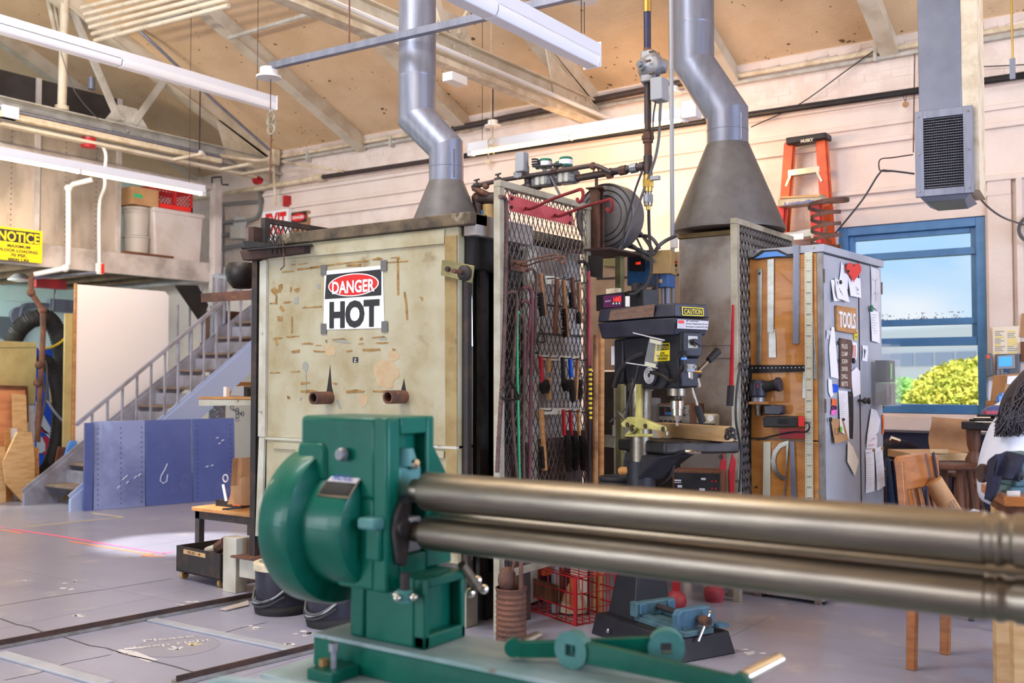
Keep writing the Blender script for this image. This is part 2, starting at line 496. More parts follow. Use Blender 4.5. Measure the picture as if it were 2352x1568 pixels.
# cracks, chalk and paint on the floor
def ribbon(pts,wd,z=.0012):
    mb=MB();p=[V((a.x,a.y,z))for a in pts]
    for i in range(len(p)-1):
        d=(p[i+1]-p[i]).normalized();s_=V((-d.y,d.x,0))*wd/2
        mb.add([p[i]-s_,p[i]+s_,p[i+1]+s_,p[i+1]-s_],[(0,1,2,3)])
    return mb
def zz(l):return[PZ(a,b)for a,b in l]
cr=ribbon(zz([(0,1420),(38,1434),(70,1440),(100,1452),(150,1464),(205,1482),(245,1488),(262,1494),(290,1503),(345,1516),(400,1530),(450,1545),(500,1556)]),.011)
for l in([(0,1391),(110,1372),(250,1352),(394,1329)],[(517,1452),(560,1440),(614,1429)],[(10,1562),(90,1545),(150,1524),(255,1503)]):
    cr.add(*(lambda r:(r.v,r.f))(ribbon(zz(l),.006)))
cr.part('crack','crack',fl)
ribbon(zz([(268,1494),(300,1498),(335,1512),(352,1518)]),.05).part('filler_patch','spill_white',fl)
ribbon(zz([(285,1490),(330,1487)]),.03,.0014).part('filler_patch','spill_white',fl)
ribbon(zz([(0,1211),(12,1212)]),.03).part('chalk_line','pink_chalk',fl)
ribbon(zz([(25,1215),(130,1230),(230,1247),(320,1262),(375,1271),(398,1267)]),.035).part('chalk_line','pink_chalk',fl)
ribbon(zz([(5,1217),(52,1225)]),.028).part('chalk_line','orange_chalk',fl)
ribbon(zz([(160,1243),(240,1256),(300,1266),(352,1273),(325,1277),(378,1277)]),.028).part('chalk_line','orange_chalk',fl)
ribbon(zz([(60,1210),(160,1199),(285,1188),(210,1178)]),.03).part('painted_line','yellow_line',fl)
random.seed(3)
sp=MB()
for a,b,s_ in((690,1455,5),(660,1483,5),(50,1333,3),(160,1340,3),(150,1352,3),(430,1385,4),(1120,1285,3),(1700,1490,5),(1740,1500,4),(590,1440,3),(180,1410,4)):
    for k in range(s_):
        p=PZ(a+random.uniform(-22,22),b+random.uniform(-6,6));r=random.uniform(.008,.022)
        q=[V((p.x+r*math.cos(t)*random.uniform(.6,1.7),p.y+r*math.sin(t),.0013))for t in[i*.9 for i in range(7)]]
        sp.add(q,[tuple(range(7))])
sp.part('paint_spots','spill_white',fl,kind='stuff')
# round floor decal
c0=PZ(407,1483)
dec=MB().lathe([(.2,.0010),(.0001,.0016)],(c0.x,c0.y,0),Z_,32).solo('floor_decal','decal_grey','worn round grey floor sticker reading Please keep right','sticker')
tx,ty=V((math.cos(YAW),math.sin(YAW),0)),FW
tx=(PZ(430,1466)-PZ(345,1475));tx.z=0;ty=V((-tx.y,tx.x,0))
a=PZ(395,1471);b=PZ(402,1482)
MB().text('Please',(a.x-.02,a.y,.002),tx,ty,.055,'CENTER',wide=.24).text('keep right',(b.x-.01,b.y,.002),tx,ty,.055,'CENTER',wide=.36).part('lettering','spill_white',dec)
def arrow(mb,p,q,w_):
    p,q=V((p.x,p.y,.002)),V((q.x,q.y,.002));d=(q-p).normalized();n_=V((-d.y,d.x,0));l=(q-p).length
    for u,v_ in((p,q),(q,q-d*l*.5+n_*l*.45),(q,q-d*l*.5-n_*l*.45)):
        e=(v_-u).normalized();k=V((-e.y,e.x,0))*w_/2;mb.add([u-k,u+k,v_+k,v_-k],[(0,1,2,3)])
    return mb
arrow(MB(),PZ(396,1484),PZ(408,1492),.016).part('arrow','spill_white',dec)
arrow(MB(),PZ(456,1473),PZ(440,1483),.016).part('arrow','yellow_line',dec)

# back wall around the window opening
WX0,WX1,WZ0,WZ1=-2.76,-1.56,1.0,2.63
bw=MB().bx((-10.28,WY,0),(WX0,WY+.35,4.6)).bx((WX1,WY,0),(4,WY+.35,4.6)).bx((WX0,WY,0),(WX1,WY+.35,WZ0)).bx((WX0,WY,WZ1),(WX1,WY+.35,4.6)).bx((-16,WY+.16,0),(-10.28,WY+.35,4.6)).struct('wall_back','wall')
for z,x0,x1,d in((3.70,-10.28,4,.035),(3.50,-10.28,4,.03),(3.35,-10.28,4,.045),(2.92,-3.0,4,.05),(2.80,-3.0,-1.36,.036)):
    MB().bx((x0,WY-d,z-.022),(x1,WY,z+.022)).part('ledge','wall',bw,bev=.006)
MB().bx((WX1+.02,WY-.03,.95),(WX1+.2,WY,2.95)).part('casing','wall',bw,bev=.006)
MB().bx((WX0-.2,WY-.03,.95),(WX0-.02,WY,2.95)).part('casing','wall',bw,bev=.006)
MB().bx((WX0-.25,WY-.09,.86),(WX1+.22,WY,.98)).part('sill','wall',bw,bev=.008)
MB().bx((-4,WY-.02,0),(4,WY,.84)).part('dado','navy_cloth',bw)
MB().bx((-1.32,WY-.06,.9),(-1.28,WY,2.9)).part('pilaster_edge','wall',bw)
# painted bricks: picked out singly right of the window and on the far left, one mesh of shallow courses elsewhere
def bricks(x0,x1,z0,z1,y,par,single,hole=None):
    j=0;mb=MB();z=z0
    random.seed(5)
    while z+.068<z1:
        x=x0-(.11 if j%2 else 0)
        while x<x1:
            a,b=max(x+.004,x0),min(x+.218,x1)
            if b-a>.03 and not(hole and b>hole[0]and a<hole[1]and z+.07>hole[2]and z<hole[3]):
                q=(MB()if single else mb).bx((a,y-random.uniform(.001,.005),z+.003),(b,y+.01,z+.070))
                if single:q.part('brick','brick',par)
            x+=.222
        z+=.075;j+=1
    if not single:mb.part('bricks','brick',par,kind='stuff')
bricks(-1.26,-.55,1.75,2.88,WY,bw,True)
bricks(-12.3,-10.30,2.75,3.75,WY+.16,bw,True)
bricks(-10.28,-2.98,2.2,3.33,WY,bw,False)
bricks(-10.28,2,3.74,4.2,WY,bw,False)
# left wall of the room under and over the mezzanine
MB().bx((-13.2,-7.8,0),(-13.0,WY+.2,9)).struct('wall_left','cyan_wall')

# window: blue sashes, glass, deep reveal
wn=MB()
def rect(mb,x0,x1,z0,z1,t,y0,y1,tb=None):
    tb=t if tb is None else tb
    return mb.bx((x0,y0,z0),(x0+t,y1,z1)).bx((x1-t,y0,z0),(x1,y1,z1)).bx((x0+t,y0,z1-tb),(x1-t,y1,z1)).bx((x0+t,y0,z0),(x1-t,y1,z0+tb))
wn=rect(MB(),WX0+.003,WX1-.003,WZ0+.003,WZ1-.003,.075,WY+.02,WY+.18).struct('window_1','window_blue',bev=.004)
for z0,z1,y in((2.25,2.57,.09),(1.655,2.27,.06),(1.53,1.68,.10),(1.05,1.54,.13)):
    pass
def zr(py,px=2160):return PY(px,py,WY+.08).z
z_a,z_b,z_c,z_d=zr(581),zr(738),zr(783),zr(945)
MB().bx((WX0+.08,WY+.04,z_a-.03),(WX1-.08,WY+.12,z_a+.03)).part('rail','window_blue',wn,bev=.004)
MB().bx((WX0+.08,WY+.05,z_b-.03),(WX1-.08,WY+.13,z_b+.025)).part('rail','window_blue',wn,bev=.004)
MB().bx((WX0+.08,WY+.03,z_c-.04),(WX1-.08,WY+.12,z_c+.03)).part('rail','window_blue',wn,bev=.004)
rect(MB(),WX0+.08,WX1-.08,z_c-.03,WZ1-.08,.045,WY+.06,WY+.11).part('sash','window_blue',wn,bev=.004)
for z0,z1 in((z_a+.03,WZ1-.1),(z_b+.025,z_a-.03),(z_c+.03,z_b-.03)):
    MB().bx((WX0+.1,WY+.085,z0),(WX1-.1,WY+.09,z1)).part('pane','glass',wn)
random.seed(9)
g=MB()
for k in range(90):
    x=random.uniform(WX0+.14,WX1-.14);z=z_b+.028+random.random()**2*.05
    g.box((x,WY+.083,z),(random.uniform(.004,.02),.001,random.uniform(.003,.012)))
g.part('grime_specks','elec_grey',wn,kind='stuff')

# roof: two pitches of painted deck on rafters
SL=.417;EZ=4.22
def rz_(y):return EZ+SL*(WY-y)
ce=MB()
RY=-2.2
ce.hexa([(-16,WY+.5,rz_(WY+.5)),(8,WY+.5,rz_(WY+.5)),(8,RY,rz_(RY)),(-16,RY,rz_(RY)),(-16,WY+.5,rz_(WY+.5)+.15),(8,WY+.5,rz_(WY+.5)+.15),(8,RY,rz_(RY)+.15),(-16,RY,rz_(RY)+.15)])
FY=-7.8
ce.hexa([(-16,RY,rz_(RY)),(8,RY,rz_(RY)),(8,FY,rz_(RY)-SL*(RY-FY)),(-16,FY,rz_(RY)-SL*(RY-FY)),(-16,RY,rz_(RY)+.15),(8,RY,rz_(RY)+.15),(8,FY,rz_(RY)-SL*(RY-FY)+.15),(-16,FY,rz_(RY)-SL*(RY-FY)+.15)])
ce=ce.struct('ceiling','roof')
MB().bx((-13.2,FY-.3,0),(6.2,FY,7.5)).struct('wall_front','wall')
MB().bx((6.2,FY,0),(6.5,WY,9.0)).struct('wall_right','wall')
for x in(-13.2,-11.65,-10.05,-8.5,-6.9,-5.25,-3.72,-2.28,-.65,.95,2.5):
    big=x in(-10.05,-5.25,-.65)
    wd,h=(.12,.2)if big else(.1,.17)
    a,b=V((x,WY-.02,rz_(WY-.02)-h/2-.003)),V((x,RY,rz_(RY)-h/2-.003))
    MB().bar(a,b,wd,h).part('rafter','beam',ce,bev=.006)
    MB().bar(a+V((0,-.02,-h/2+.006)),b+V((0,0,-h/2+.006)),wd+.05,.014).part('flange','beam',ce)
# cross purlin thin rods and the seam pipe
MB().tube([(-8.5,6.9,rz_(6.9)-.19),(-6.95,6.9,rz_(6.9)-.19)],.022).part('purlin','beam_grey',ce)
MB().tube([(-10.05,6.6,rz_(6.6)-.06),(-8.6,6.6,rz_(6.6)-.06)],.02).part('purlin','beam_grey',ce)
# ragged, peeling edge where roof deck meets wall
random.seed(4)
pe=MB();x=-10.2
while x<3:
    l=random.uniform(.05,.2);h=random.uniform(.01,.05)
    pe.hexa([(x,WY-.012,EZ-.02-h),(x+l,WY-.012,EZ-.02-h*random.uniform(.4,1.2)),(x+l,WY-.002,EZ-.02),(x,WY-.002,EZ-.02),(x,WY-.05,EZ+.0),(x+l,WY-.05,EZ+.0),(x+l,WY-.04,EZ+.02),(x,WY-.04,EZ+.02)])
    x+=l
pe.part('peeling_edge','wall',ce,kind='stuff')
random.seed(8)
fk=MB()
for k in range(900):
    x=random.uniform(-13,.6);y=WY-random.random()**2.2*4.2;r=random.uniform(.006,.022)*(1.5 if random.random()>.9 else .7)
    z=rz_(y)-.002;q=[]
    for t in range(6):
        a=t*1.047+random.uniform(-.3,.3);dx,dy=math.cos(a)*r*random.uniform(.5,1.3),math.sin(a)*r*random.uniform(.3,1.)
        q.append((x+dx,y+dy,z-SL*dy))
    fk.add(q,[(0,1,2,3,4,5)])
fk.part('paint_flakes','joist',ce,kind='stuff')

# roof trusses
def truss(x,mname,label,yc):
    t=thing('roof_truss',label,'truss',(x,WY,3.8))
    zb=3.93
    for s_ in(-1,1):
        MB().bx((x+s_*.035-.008-(0 if s_>0 else 0),-.5,zb),(x+s_*.035+.008,WY-.01,zb+.2)).part('bottom_chord',mname,t)
        MB().bx((x+min(s_*.035,s_*.13),-.5,zb),(x+max(s_*.035,s_*.13),WY-.01,zb+.016)).part('chord_flange',mname,t)
        MB().bx((x+min(s_*.035,s_*.10),-.5,zb+.186),(x+max(s_*.035,s_*.10),WY-.01,zb+.2)).part('chord_flange',mname,t)
    MB().bar((x,WY-.05,zb+.26),(x,RY+.2,rz_(RY)-.36),.13,.17).part('top_chord','beam',t,bev=.005)
    # panel points
    for y0 in yc:
        MB().prism([(-.30,-.02),(.30,-.02),(.30,.12),(.12,.36),(-.12,.36),(-.30,.12)],(x+.045,y0,zb+.06),-Y_,Z_,.012).part('gusset_plate',mname,t)
        rv=MB()
        for a,b in((-.22,.05),(-.22,.13),(.22,.05),(.22,.13),(-.06,.2),(.08,.22),(0,.08)):
            rv.sph((x+.058,y0+a,zb+.06+b),.018,8,5,(.6,1,1))
        rv.part('rivets',mname,t,kind='stuff')
        for dy,wd in((.5,.075),(-.72,.085)):
            y1=y0+dy
            top=rz_(y1)-(.14 if dy>0 else .16)
            MB().bar((x+.05,y0+dy*.15,zb+.24),(x+.05,y1,top),wd,.016,X_).part('diagonal',mname,t)
            MB().bar((x+.02,y0+dy*.15,zb+.24),(x+.02,y1,top),.014,.07,X_).part('diagonal_leg',mname,t)
    # end shoe on the wall
    MB().prism([(0,-.14),(.5,-.02),(.85,.1),(1.0,.52),(.75,.56),(0,.28)],(x+.06,WY-.01,zb),-Y_,Z_,.012).part('end_plate','beam',t)
    rv=MB()
    for k in range(9):rv.sph((x+.075,WY-.1-.09*(k%5),zb-.02+.11*(k//5)+.04*(k%5)),.016,8,5,(.6,1,1))
    rv.part('rivets','beam',t,kind='stuff')
    return t
truss(-10.05,'beam_grey','grey painted riveted roof truss above the mezzanine, end of the shop',(6.72,4.6))
truss(-5.25,'beam','cream riveted roof truss passing behind the tall flue pipe',(6.55,4.3))
# panelled rear of truss bay: row of pipes running along the roof
racks=thing('pipe_rack','rack of parallel cream pipes under the roof beside the grey truss','pipes',(-8,6.0,5.0))
for k in range(6):
    p=PY(188+6*k,18+15*k,5.9);q=PY(505+4*k,-62+15*k,5.9)
    MB().tube([p,q],.022,8).part('pipe','beam',racks)
for k in range(4):
    MB().tube([PX(102+12*k,-40,-10.3),PX(128+7*k,78,-10.3)],.026,8).part('pipe','beam',racks)

# outside: trees, pale building, ground
gd=MB().bx((-30,WY+1.0,-3.2),(20,40,-3.0)).solo('ground','ground',None,None,kind='structure')
def tree(c,r,n_,mname,label,seed):
    random.seed(seed)
    t=thing('tree',label,'tree',(c[0],c[1],-3.0),group='trees outside the window')
    MB().tube([(c[0],c[1],-3),(c[0]+.1,c[1],c[2]-r*.5),(c[0],c[1],c[2])],[.22,.16,.06],8).part('trunk','bark',t)
    mb=MB()
    for k in range(n_):
        a=random.uniform(0,6.283);u=random.uniform(-1,1);rr=r*(random.random()**.33)
        p=V((c[0]+rr*math.sqrt(1-u*u)*math.cos(a),c[1]+rr*math.sqrt(1-u*u)*math.sin(a),c[2]+rr*u*.85))
        d=V((random.gauss(0,1),random.gauss(0,1),random.gauss(0,1))).normalized();e=d.orthogonal().normalized();s_=random.uniform(.025,.06)
        mb.add([p-d*s_,p+e*s_*.5,p+d*s_,p-e*s_*.5],[(0,1,2,3)])
    mb.part('crown',mname,t,kind='stuff')
p=PD(2240,920,15);tree((p.x,p.y,p.z-.25),1.05,16000,'foliage','yellow-green bushy tree filling the lower right of the window',1)
p=PD(2058,900,21);tree((p.x,p.y,p.z-.4),.85,9000,'foliage_green','smaller bright green tree outside, left edge of the window opening',2)
p=PD(2100,985,12.2);tree((p.x,p.y,p.z-.3),.55,9000,'foliage','low yellowish bush outside just above the window sill',3)
b0=PD(2030,800,40);b1=PD(2330,800,34)
bl=thing('building','pale office building with small dark windows outside behind the trees','building',(b0.x,b0.y,-3))
d_=(b1-b0);d_.z=0;ln=d_.length;d_.normalize();nb=V((-d_.y,d_.x,0))
MB().hexa([b0+Z_*(-3-b0.z)-d_*2,b1+Z_*(-3-b1.z)+d_*4,b1+nb*8+Z_*(-3-b1.z)+d_*4,b0+nb*8+Z_*(-3-b0.z)-d_*2,b0+Z_*(3.2-b0.z)-d_*2,b1+Z_*(3.2-b1.z)+d_*4,b1+nb*8+Z_*(3.2-b1.z)+d_*4,b0+nb*8+Z_*(3.2-b0.z)-d_*2]).part('wall','building',bl)
for fx in(.0,.14,.30,.46,.62,.78):
    for z in(.7,2.0,-.6):
        p=b0+d_*(ln*fx+.3);p.z=z
        MB().box(p-nb*.02,(.9,.06,.5),math.atan2(d_.y,d_.x)).part('window','building_glass',bl)
# ================================================================== MEZZANINE, STAIRS AND THE LEFT CORNER
MX=-10.3
mz=thing('mezzanine','grey steel mezzanine platform with deep fascia, stacked buckets and bins on it','mezzanine',(MX,8.1,0))
MB().bx((MX-.06,-1.5,2.49),(MX,8.1,2.735)).part('fascia','mezz_grey',mz,bev=.004)
MB().bx((MX-2.6,8.03,2.49),(MX-.06,8.1,2.735)).part('fascia','mezz_grey',mz)
MB().bx((MX-2.6,-1.5,2.66),(MX-.061,8.03,2.70)).part('deck','joist',mz)
for y in[2.2+.42*k for k in range(14)]:
    MB().bx((MX-2.55,y,2.50),(MX-.07,y+.05,2.655)).part('joist','joist',mz)
pa=PX(490,430,MX);
MB().bx((MX-.01,8.1,2.2),(MX+.1,8.2,3.72)).part('post','mezz_grey',mz)
MB().cyl((MX+.05,8.2,0),(MX+.05,8.2,2.6),.1,n=16).part('column','stair_grey',mz)
MB().tube([PX(0,335,MX+.02),PX(492,430,MX+.02)],.04,8).part('guard_rail','mezz_grey',mz)
MB().bx((MX-2.5,8.12,3.66),(MX-.01,8.18,3.72)).part('guard_rail','mezz_grey',mz)
for k in range(2):
    a=PX(498,405+14*k,MX)
MB().tube([PX(487,420,MX+.1),PX(487,408,MX+.1),PX(508,406,MX+.1),PX(510,424,MX+.1),PX(524,424,MX+.1)],.014,6).part('latch_bar','iron',mz)

# tall sheet-metal panels standing on the mezzanine
def panel(y0,y1,nm):
    t=thing('sheet_metal_panel',nm,'panel',(MX-.1,y0,2.71),group='panels along the mezzanine')
    MB().bx((MX-.14,y0,2.71),(MX-.10,y1,4.02)).part('lower_sheet','panel_metal',t,bev=.003)
    MB().bx((MX-.14,y0,4.02),(MX-.10,y1,4.53)).part('upper_sheet','panel_dark',t,'dark grey upper sheet',bev=.003)
    MB().bx((MX-.10,y1-.05,2.74),(MX-.07,y1,4.53)).part('edge_angle','mezz_grey',t)
    rv=MB()
    for k in range(22):rv.sph((MX-.1,y0+.28,2.8+k*.055),.007,6,4)
    for k in range(22):rv.sph((MX-.1,y1-.3,2.8+k*.055),.007,6,4)
    rv.part('rivets','iron',t,kind='stuff')
panel(5.95,6.90,'metal panel on the mezzanine behind the white drain pipe, next to the grey pail')
panel(4.95,5.92,'metal panel on the mezzanine behind the yellow NOTICE sign')
MB().cyl(PX(210,205,-10.38),PX(210,178,-10.38),.04,n=12).solo('vent_stub','zinc','short shiny tube standing on top of the dark mezzanine panel','pipe')

# NOTICE sign on the fascia
NP=lambda a,b:PX(a,b,MX+.055)
sg=thing('notice_sign','yellow NOTICE sign giving the maximum floor loading, on the mezzanine fascia','sign',NP(50,560))
y0,y1=NP(-12,520).y,NP(98,520).y;zt,zb_=NP(98,531).z,NP(98,605).z
spl=MB().bx((MX+.04,y0,zb_),(MX+.055,y1,zt)).part('plate','sign_yellow',sg)
hdr=MB().bx((MX+.0555,y0+.03,zt-.15),(MX+.057,y1-.03,zt-.025)).part('header','sign_black',spl)
ym=(y0+y1)/2
MB().text('NOTICE',(MX+.0575,ym,zt-.14),Y_,Z_,.10,'CENTER',.03,(y1-y0)*.86).part('lettering','sign_yellow',spl)
tx_=MB()
for k,(s_,wd)in enumerate((('MAXIMUM',.48),('FLOOR LOADING',.80),('70 PSF,',.34),('8800 LBS',.44))):
    tx_.text(s_,(MX+.0556,ym,zt-.205-k*.047),Y_,Z_,.030,'CENTER',.03,(y1-y0)*wd)
tx_.part('lettering','sign_black',spl)

# things stored on the mezzanine
t=thing('pail','upper grey plastic pail with ribbed lid, set on another pail on the mezzanine','bucket',PX(312,540,MX-.24),group='grey pails on the mezzanine')
c_=PX(312,571,MX-.24);c_.z=2.71
h1=.27
t.location=c_+Z_*h1;FR[t.name]=TR(c_+Z_*h1)
MB().lathe([(.0,0),(.135,0),(.15,.30)],c_+Z_*(h1+.003),Z_,24).part('body','pail_grey',t)
MB().lathe([(.158,.27),(.16,.285),(.152,.29),(.16,.30),(.152,.305),(.16,.315),(.16,.34),(.0,.345)],c_+Z_*(h1+.003),Z_,24).part('lid','pail_grey',t)
t=thing('pail','lower grey plastic pail under the lidded pail on the mezzanine','bucket',c_,group='grey pails on the mezzanine')
MB().lathe([(.0,0),(.135,0),(.148,.25)],c_,Z_,24).part('body','pail_grey',t)
MB().lathe([(.148,.24),(.156,.246),(.156,.266),(.0,.268)],c_,Z_,24).part('rim','pail_grey',t)
q=PX(320,455,MX-.2)
t=thing('cardboard_box','cardboard box with green tape on top of the grey pails','box',(q.x,q.y,c_.z+.62))
MB().bx((q.x-.16,q.y-.19,c_.z+.622),(q.x+.15,q.y+.16,c_.z+.83)).part('carton','cardboard',t,bev=.003)
MB().bx((q.x+.1505,q.y-.18,c_.z+.70),(q.x+.152,q.y-.06,c_.z+.745)).part('tape','rebar_green',t,'green tape')
t=thing('plastic_bin','large pale plastic bin at the mezzanine corner, a red crate on it','bin',PX(410,590,MX-.3))
y0,y1=PX(352,540,MX-.05).y,PX(468,540,MX-.05).y
t.location=(MX-.3,(y0+y1)/2,2.705);FR[t.name]=TR(t.location)
yb0,yb1=y0+.05,y1-.03
MB().hexa([(MX-.62,yb0,2.705),(MX-.07,yb0,2.705),(MX-.07,yb1,2.705),(MX-.62,yb1,2.705),(MX-.66,y0,3.33),(MX-.05,y0,3.33),(MX-.05,y1,3.33),(MX-.66,y1,3.33)]).part('body','plastic_bin',t,bev=.02)
MB().bx((MX-.67,y0-.01,3.28),(MX-.04,y1+.01,3.335)).part('rim','plastic_bin',t,bev=.012)
t=thing('milk_crate','red plastic milk crate on top of the pale bin','crate',(MX-.3,PX(402,460,MX-.06).y,3.337))
y0,y1=PX(362,460,MX-.06).y,PX(444,460,MX-.06).y
cb=rect(MB(),0,1,0,1,.1,0,1)
mb=MB()
for(xx)in(MX-.09,MX-.46):
    mb.bx((xx,y0,3.337),(xx+.02,y1,3.40)).bx((xx,y0,3.56),(xx+.02,y1,3.62)).bx((xx,y0,3.4),(xx+.02,y0+.03,3.56)).bx((xx,y1-.03,3.4),(xx+.02,y1,3.56)).bx((xx,(y0+y1)/2-.02,3.4),(xx+.02,(y0+y1)/2+.02,3.56))
for yy in(y0,y1-.02):
    mb.bx((MX-.46,yy,3.337),(MX-.07,yy+.02,3.40)).bx((MX-.46,yy,3.56),(MX-.07,yy+.02,3.62))
mb.part('frame','red',t)
lt=MB()
lattice(lt,(MX-.083,y0+.02,3.39),Y_,Z_,y1-y0-.04,.18,.045,.05,.01,.006)
lt.part('grid','red',t,kind='stuff')
MB().bx((MX-.085,y0+.03,3.345),(MX-.0695,y1-.03,3.395)).part('label_band','red_bright',t)
MB().bx((MX-.04,PX(285,575,MX).y,2.737),(MX-.005,PX(400,575,MX).y,2.765)).solo('wood_strip','wood_dark','brown wooden strip lying along the mezzanine edge below the pails','board')

# white drain pipe and red alarm box with conduit
wp=[PX(212,412,MX+.25),PX(168,423,MX+.1),PX(157,432,MX+.1),PX(157,605,MX+.1),PX(150,616,MX+.08),PX(78,630,MX-.1)]
t=thing('drain_pipe','white pipe with elbows running down in front of the mezzanine panel','pipe',wp[3])
MB().tube(wp,.028,10).part('pipe','white_paint',t)
for p in(wp[2],wp[4]):MB().sph(p,.042,12,8).part('elbow','white_paint',t)
MB().tube([PX(78,630,MX-.12),PX(71,640,MX-.12),PX(71,672,MX-.12),PX(98,712,MX-.12),PX(99,760,MX-.12),PX(86,1015,MX-.12)],.03,10).part('lower_pipe','rust',t,'rusty lower pipe')
for a,b in((71,672),(98,712),(90,838),(87,880)):MB().sph(PX(a,b,MX-.12),.045,12,8).part('elbow','rust',t)
al=[PX(203,328,-9.9),PX(232,335,-9.9),PX(243,356,-9.9),PX(240,398,-9.95),PX(240,430,-10.0),PX(228,475,-10.2),PX(228,608,-10.2)]
t=thing('alarm_conduit','red junction box and red switch joined by white conduit beside the NOTICE sign','alarm',al[-1])
MB().tube(curve(al,5),.018,8).part('conduit','white_paint',t)
MB().tube(curve([PX(150,312,-9.92),PX(178,320,-9.92),PX(200,328,-9.9)],4),.014,6).part('conduit','white_paint',t)
q=PX(203,328,-9.9);MB().cyl(q+Z_*.05,q-Z_*.05,.075,n=18).part('junction_box','red',t)
MB().cyl(q+Z_*.085,q+Z_*.05,.03,n=10).part('stem','white_paint',t)
q=PX(228,617,-10.2);MB().box(q,(.05,.06,.12)).part('switch_box','white_paint',t)
MB().box(q+V((.026,.022,0)),(.02,.035,.11)).part('switch_cover','red_bright',t)
MB().tube([q-Z_*.04,PX(65,640,MX-.3)],.016,6).part('conduit','zinc',t)
# under the mezzanine
q=PX(45,648,MX-.8)
MB().lathe([(.02,.07),(.06,.06),(.13,0),(.12,-.01),(.0,-.03)],q+Z_*.03,Z_,20).solo('dome_lamp','white_paint','small white dome lamp under the mezzanine','lamp')
q=PX(112,652,MX-.6)
MB().box(q,(.12,.36,.1)).solo('red_fixture','red','dark red box fixed under the mezzanine joists','box')

# white board standing beside the stairs
bt,bb_=PX(177,653,MX+.12),0
y0,y1=bt.y,PX(388,672,MX+.12).y
pl=[(MX+.10,y0,.0),(MX+.10,y1,.0),(MX+.10,y1,2.27),(MX+.10,y1-.05,2.32),(MX+.10,y0,2.32)]
t=thing('white_board','big blank white sheet board standing behind the staircase','board',(MX+.1,(y0+y1)/2,0))
MB().plate(pl,(.02,0,0)).part('sheet','board_white',t)
MB().bx((MX+.09,y0-.02,0),(MX+.125,y0,2.33)).part('edge_strip','wood',t)
MB().bx((MX+.06,y0-.11,0),(MX+.085,y0-.02,2.0)).solo('brown_board','olive_box','narrow brown board on edge left of the white sheet','board')

# staircase rising away along the mezzanine
SX0,SX1=-10.06,-9.22
rise=[V((0,5.62,0)),V((0,8.9,2.42))]
st=thing('staircase','grey steel open staircase with baluster rail climbing to the mezzanine','stairs',(-9.6,5.7,0))
sl=2.42/3.28
for x,mm in((SX0,'stair_grey'),(SX1,'stair_blue')):
    MB().plate([(x-.02,5.62,0),(x-.02,5.98,0),(x-.02,8.9,2.42-.27),(x-.02,8.9,2.42+.02),(x-.02,5.62,.12)],(.04,0,0)).part('stringer',mm,st)
    MB().bar((x,5.62,.13),(x,8.9,2.43),.07,.014,X_).part('stringer_flange',mm,st)
for k in range(11):
    z=.2*(k+1);y=5.72+(z-.12)/sl+.02
    MB().bx((SX0+.025,y-.02,z-.03),(SX1-.025,y+.24,z)).part('tread','tread',st,bev=.008)
    if k<9:MB().bx((SX0+.03,y+.22,z-.0),(SX1-.03,y+.235,z+.13)).part('riser','stair_grey',st)
r0,r1=PX(186,966,SX1),PX(536,672,SX1)
hr=lambda y:r0.z+(y-r0.y)*(r1.z-r0.z)/(r1.y-r0.y)
MB().bar((SX1,r0.y-.05,hr(r0.y-.05)),(SX1,8.6,hr(8.6)),.035,.035).part('handrail','stair_grey',st)
y=r0.y+.12;k=0
while y<8.5:
    zb_=.12+(y-5.62)*sl
    MB().bx((SX1-.01,y-.01,max(zb_,0)),(SX1+.01,y+.01,hr(y)-.01)).part('baluster','stair_grey',st)
    y+=.168
for y in(7.45,7.62,7.79,7.96,8.13):  # second rail on the far side near the landing
    MB().bx((SX0-.01,y,.12+(y-5.62)*sl),(SX0+.01,y+.02,hr(y)-.01)).part('baluster','stair_grey',st)
MB().bx((-10.28,8.9-.72,1.0),(-10.2,8.88,1.25)).solo('orange_board','plywood','orange-brown board behind the upper stairs','board')
MB().bx((-10.6,8.2,1.5),(-10.3,8.95,2.15)).solo('dark_locker','wood_dark','dark brown cupboard in shadow behind the top of the stairs','cabinet')
MB().plate([PX(400,655,-10.0),PX(450,655,-10.0),PX(475,700,-10.0),PX(468,722,-10.0),PX(455,735,-10.0)],(.03,0,0)).solo('black_gusset','soot','black triangular steel bracket under the mezzanine corner','bracket')

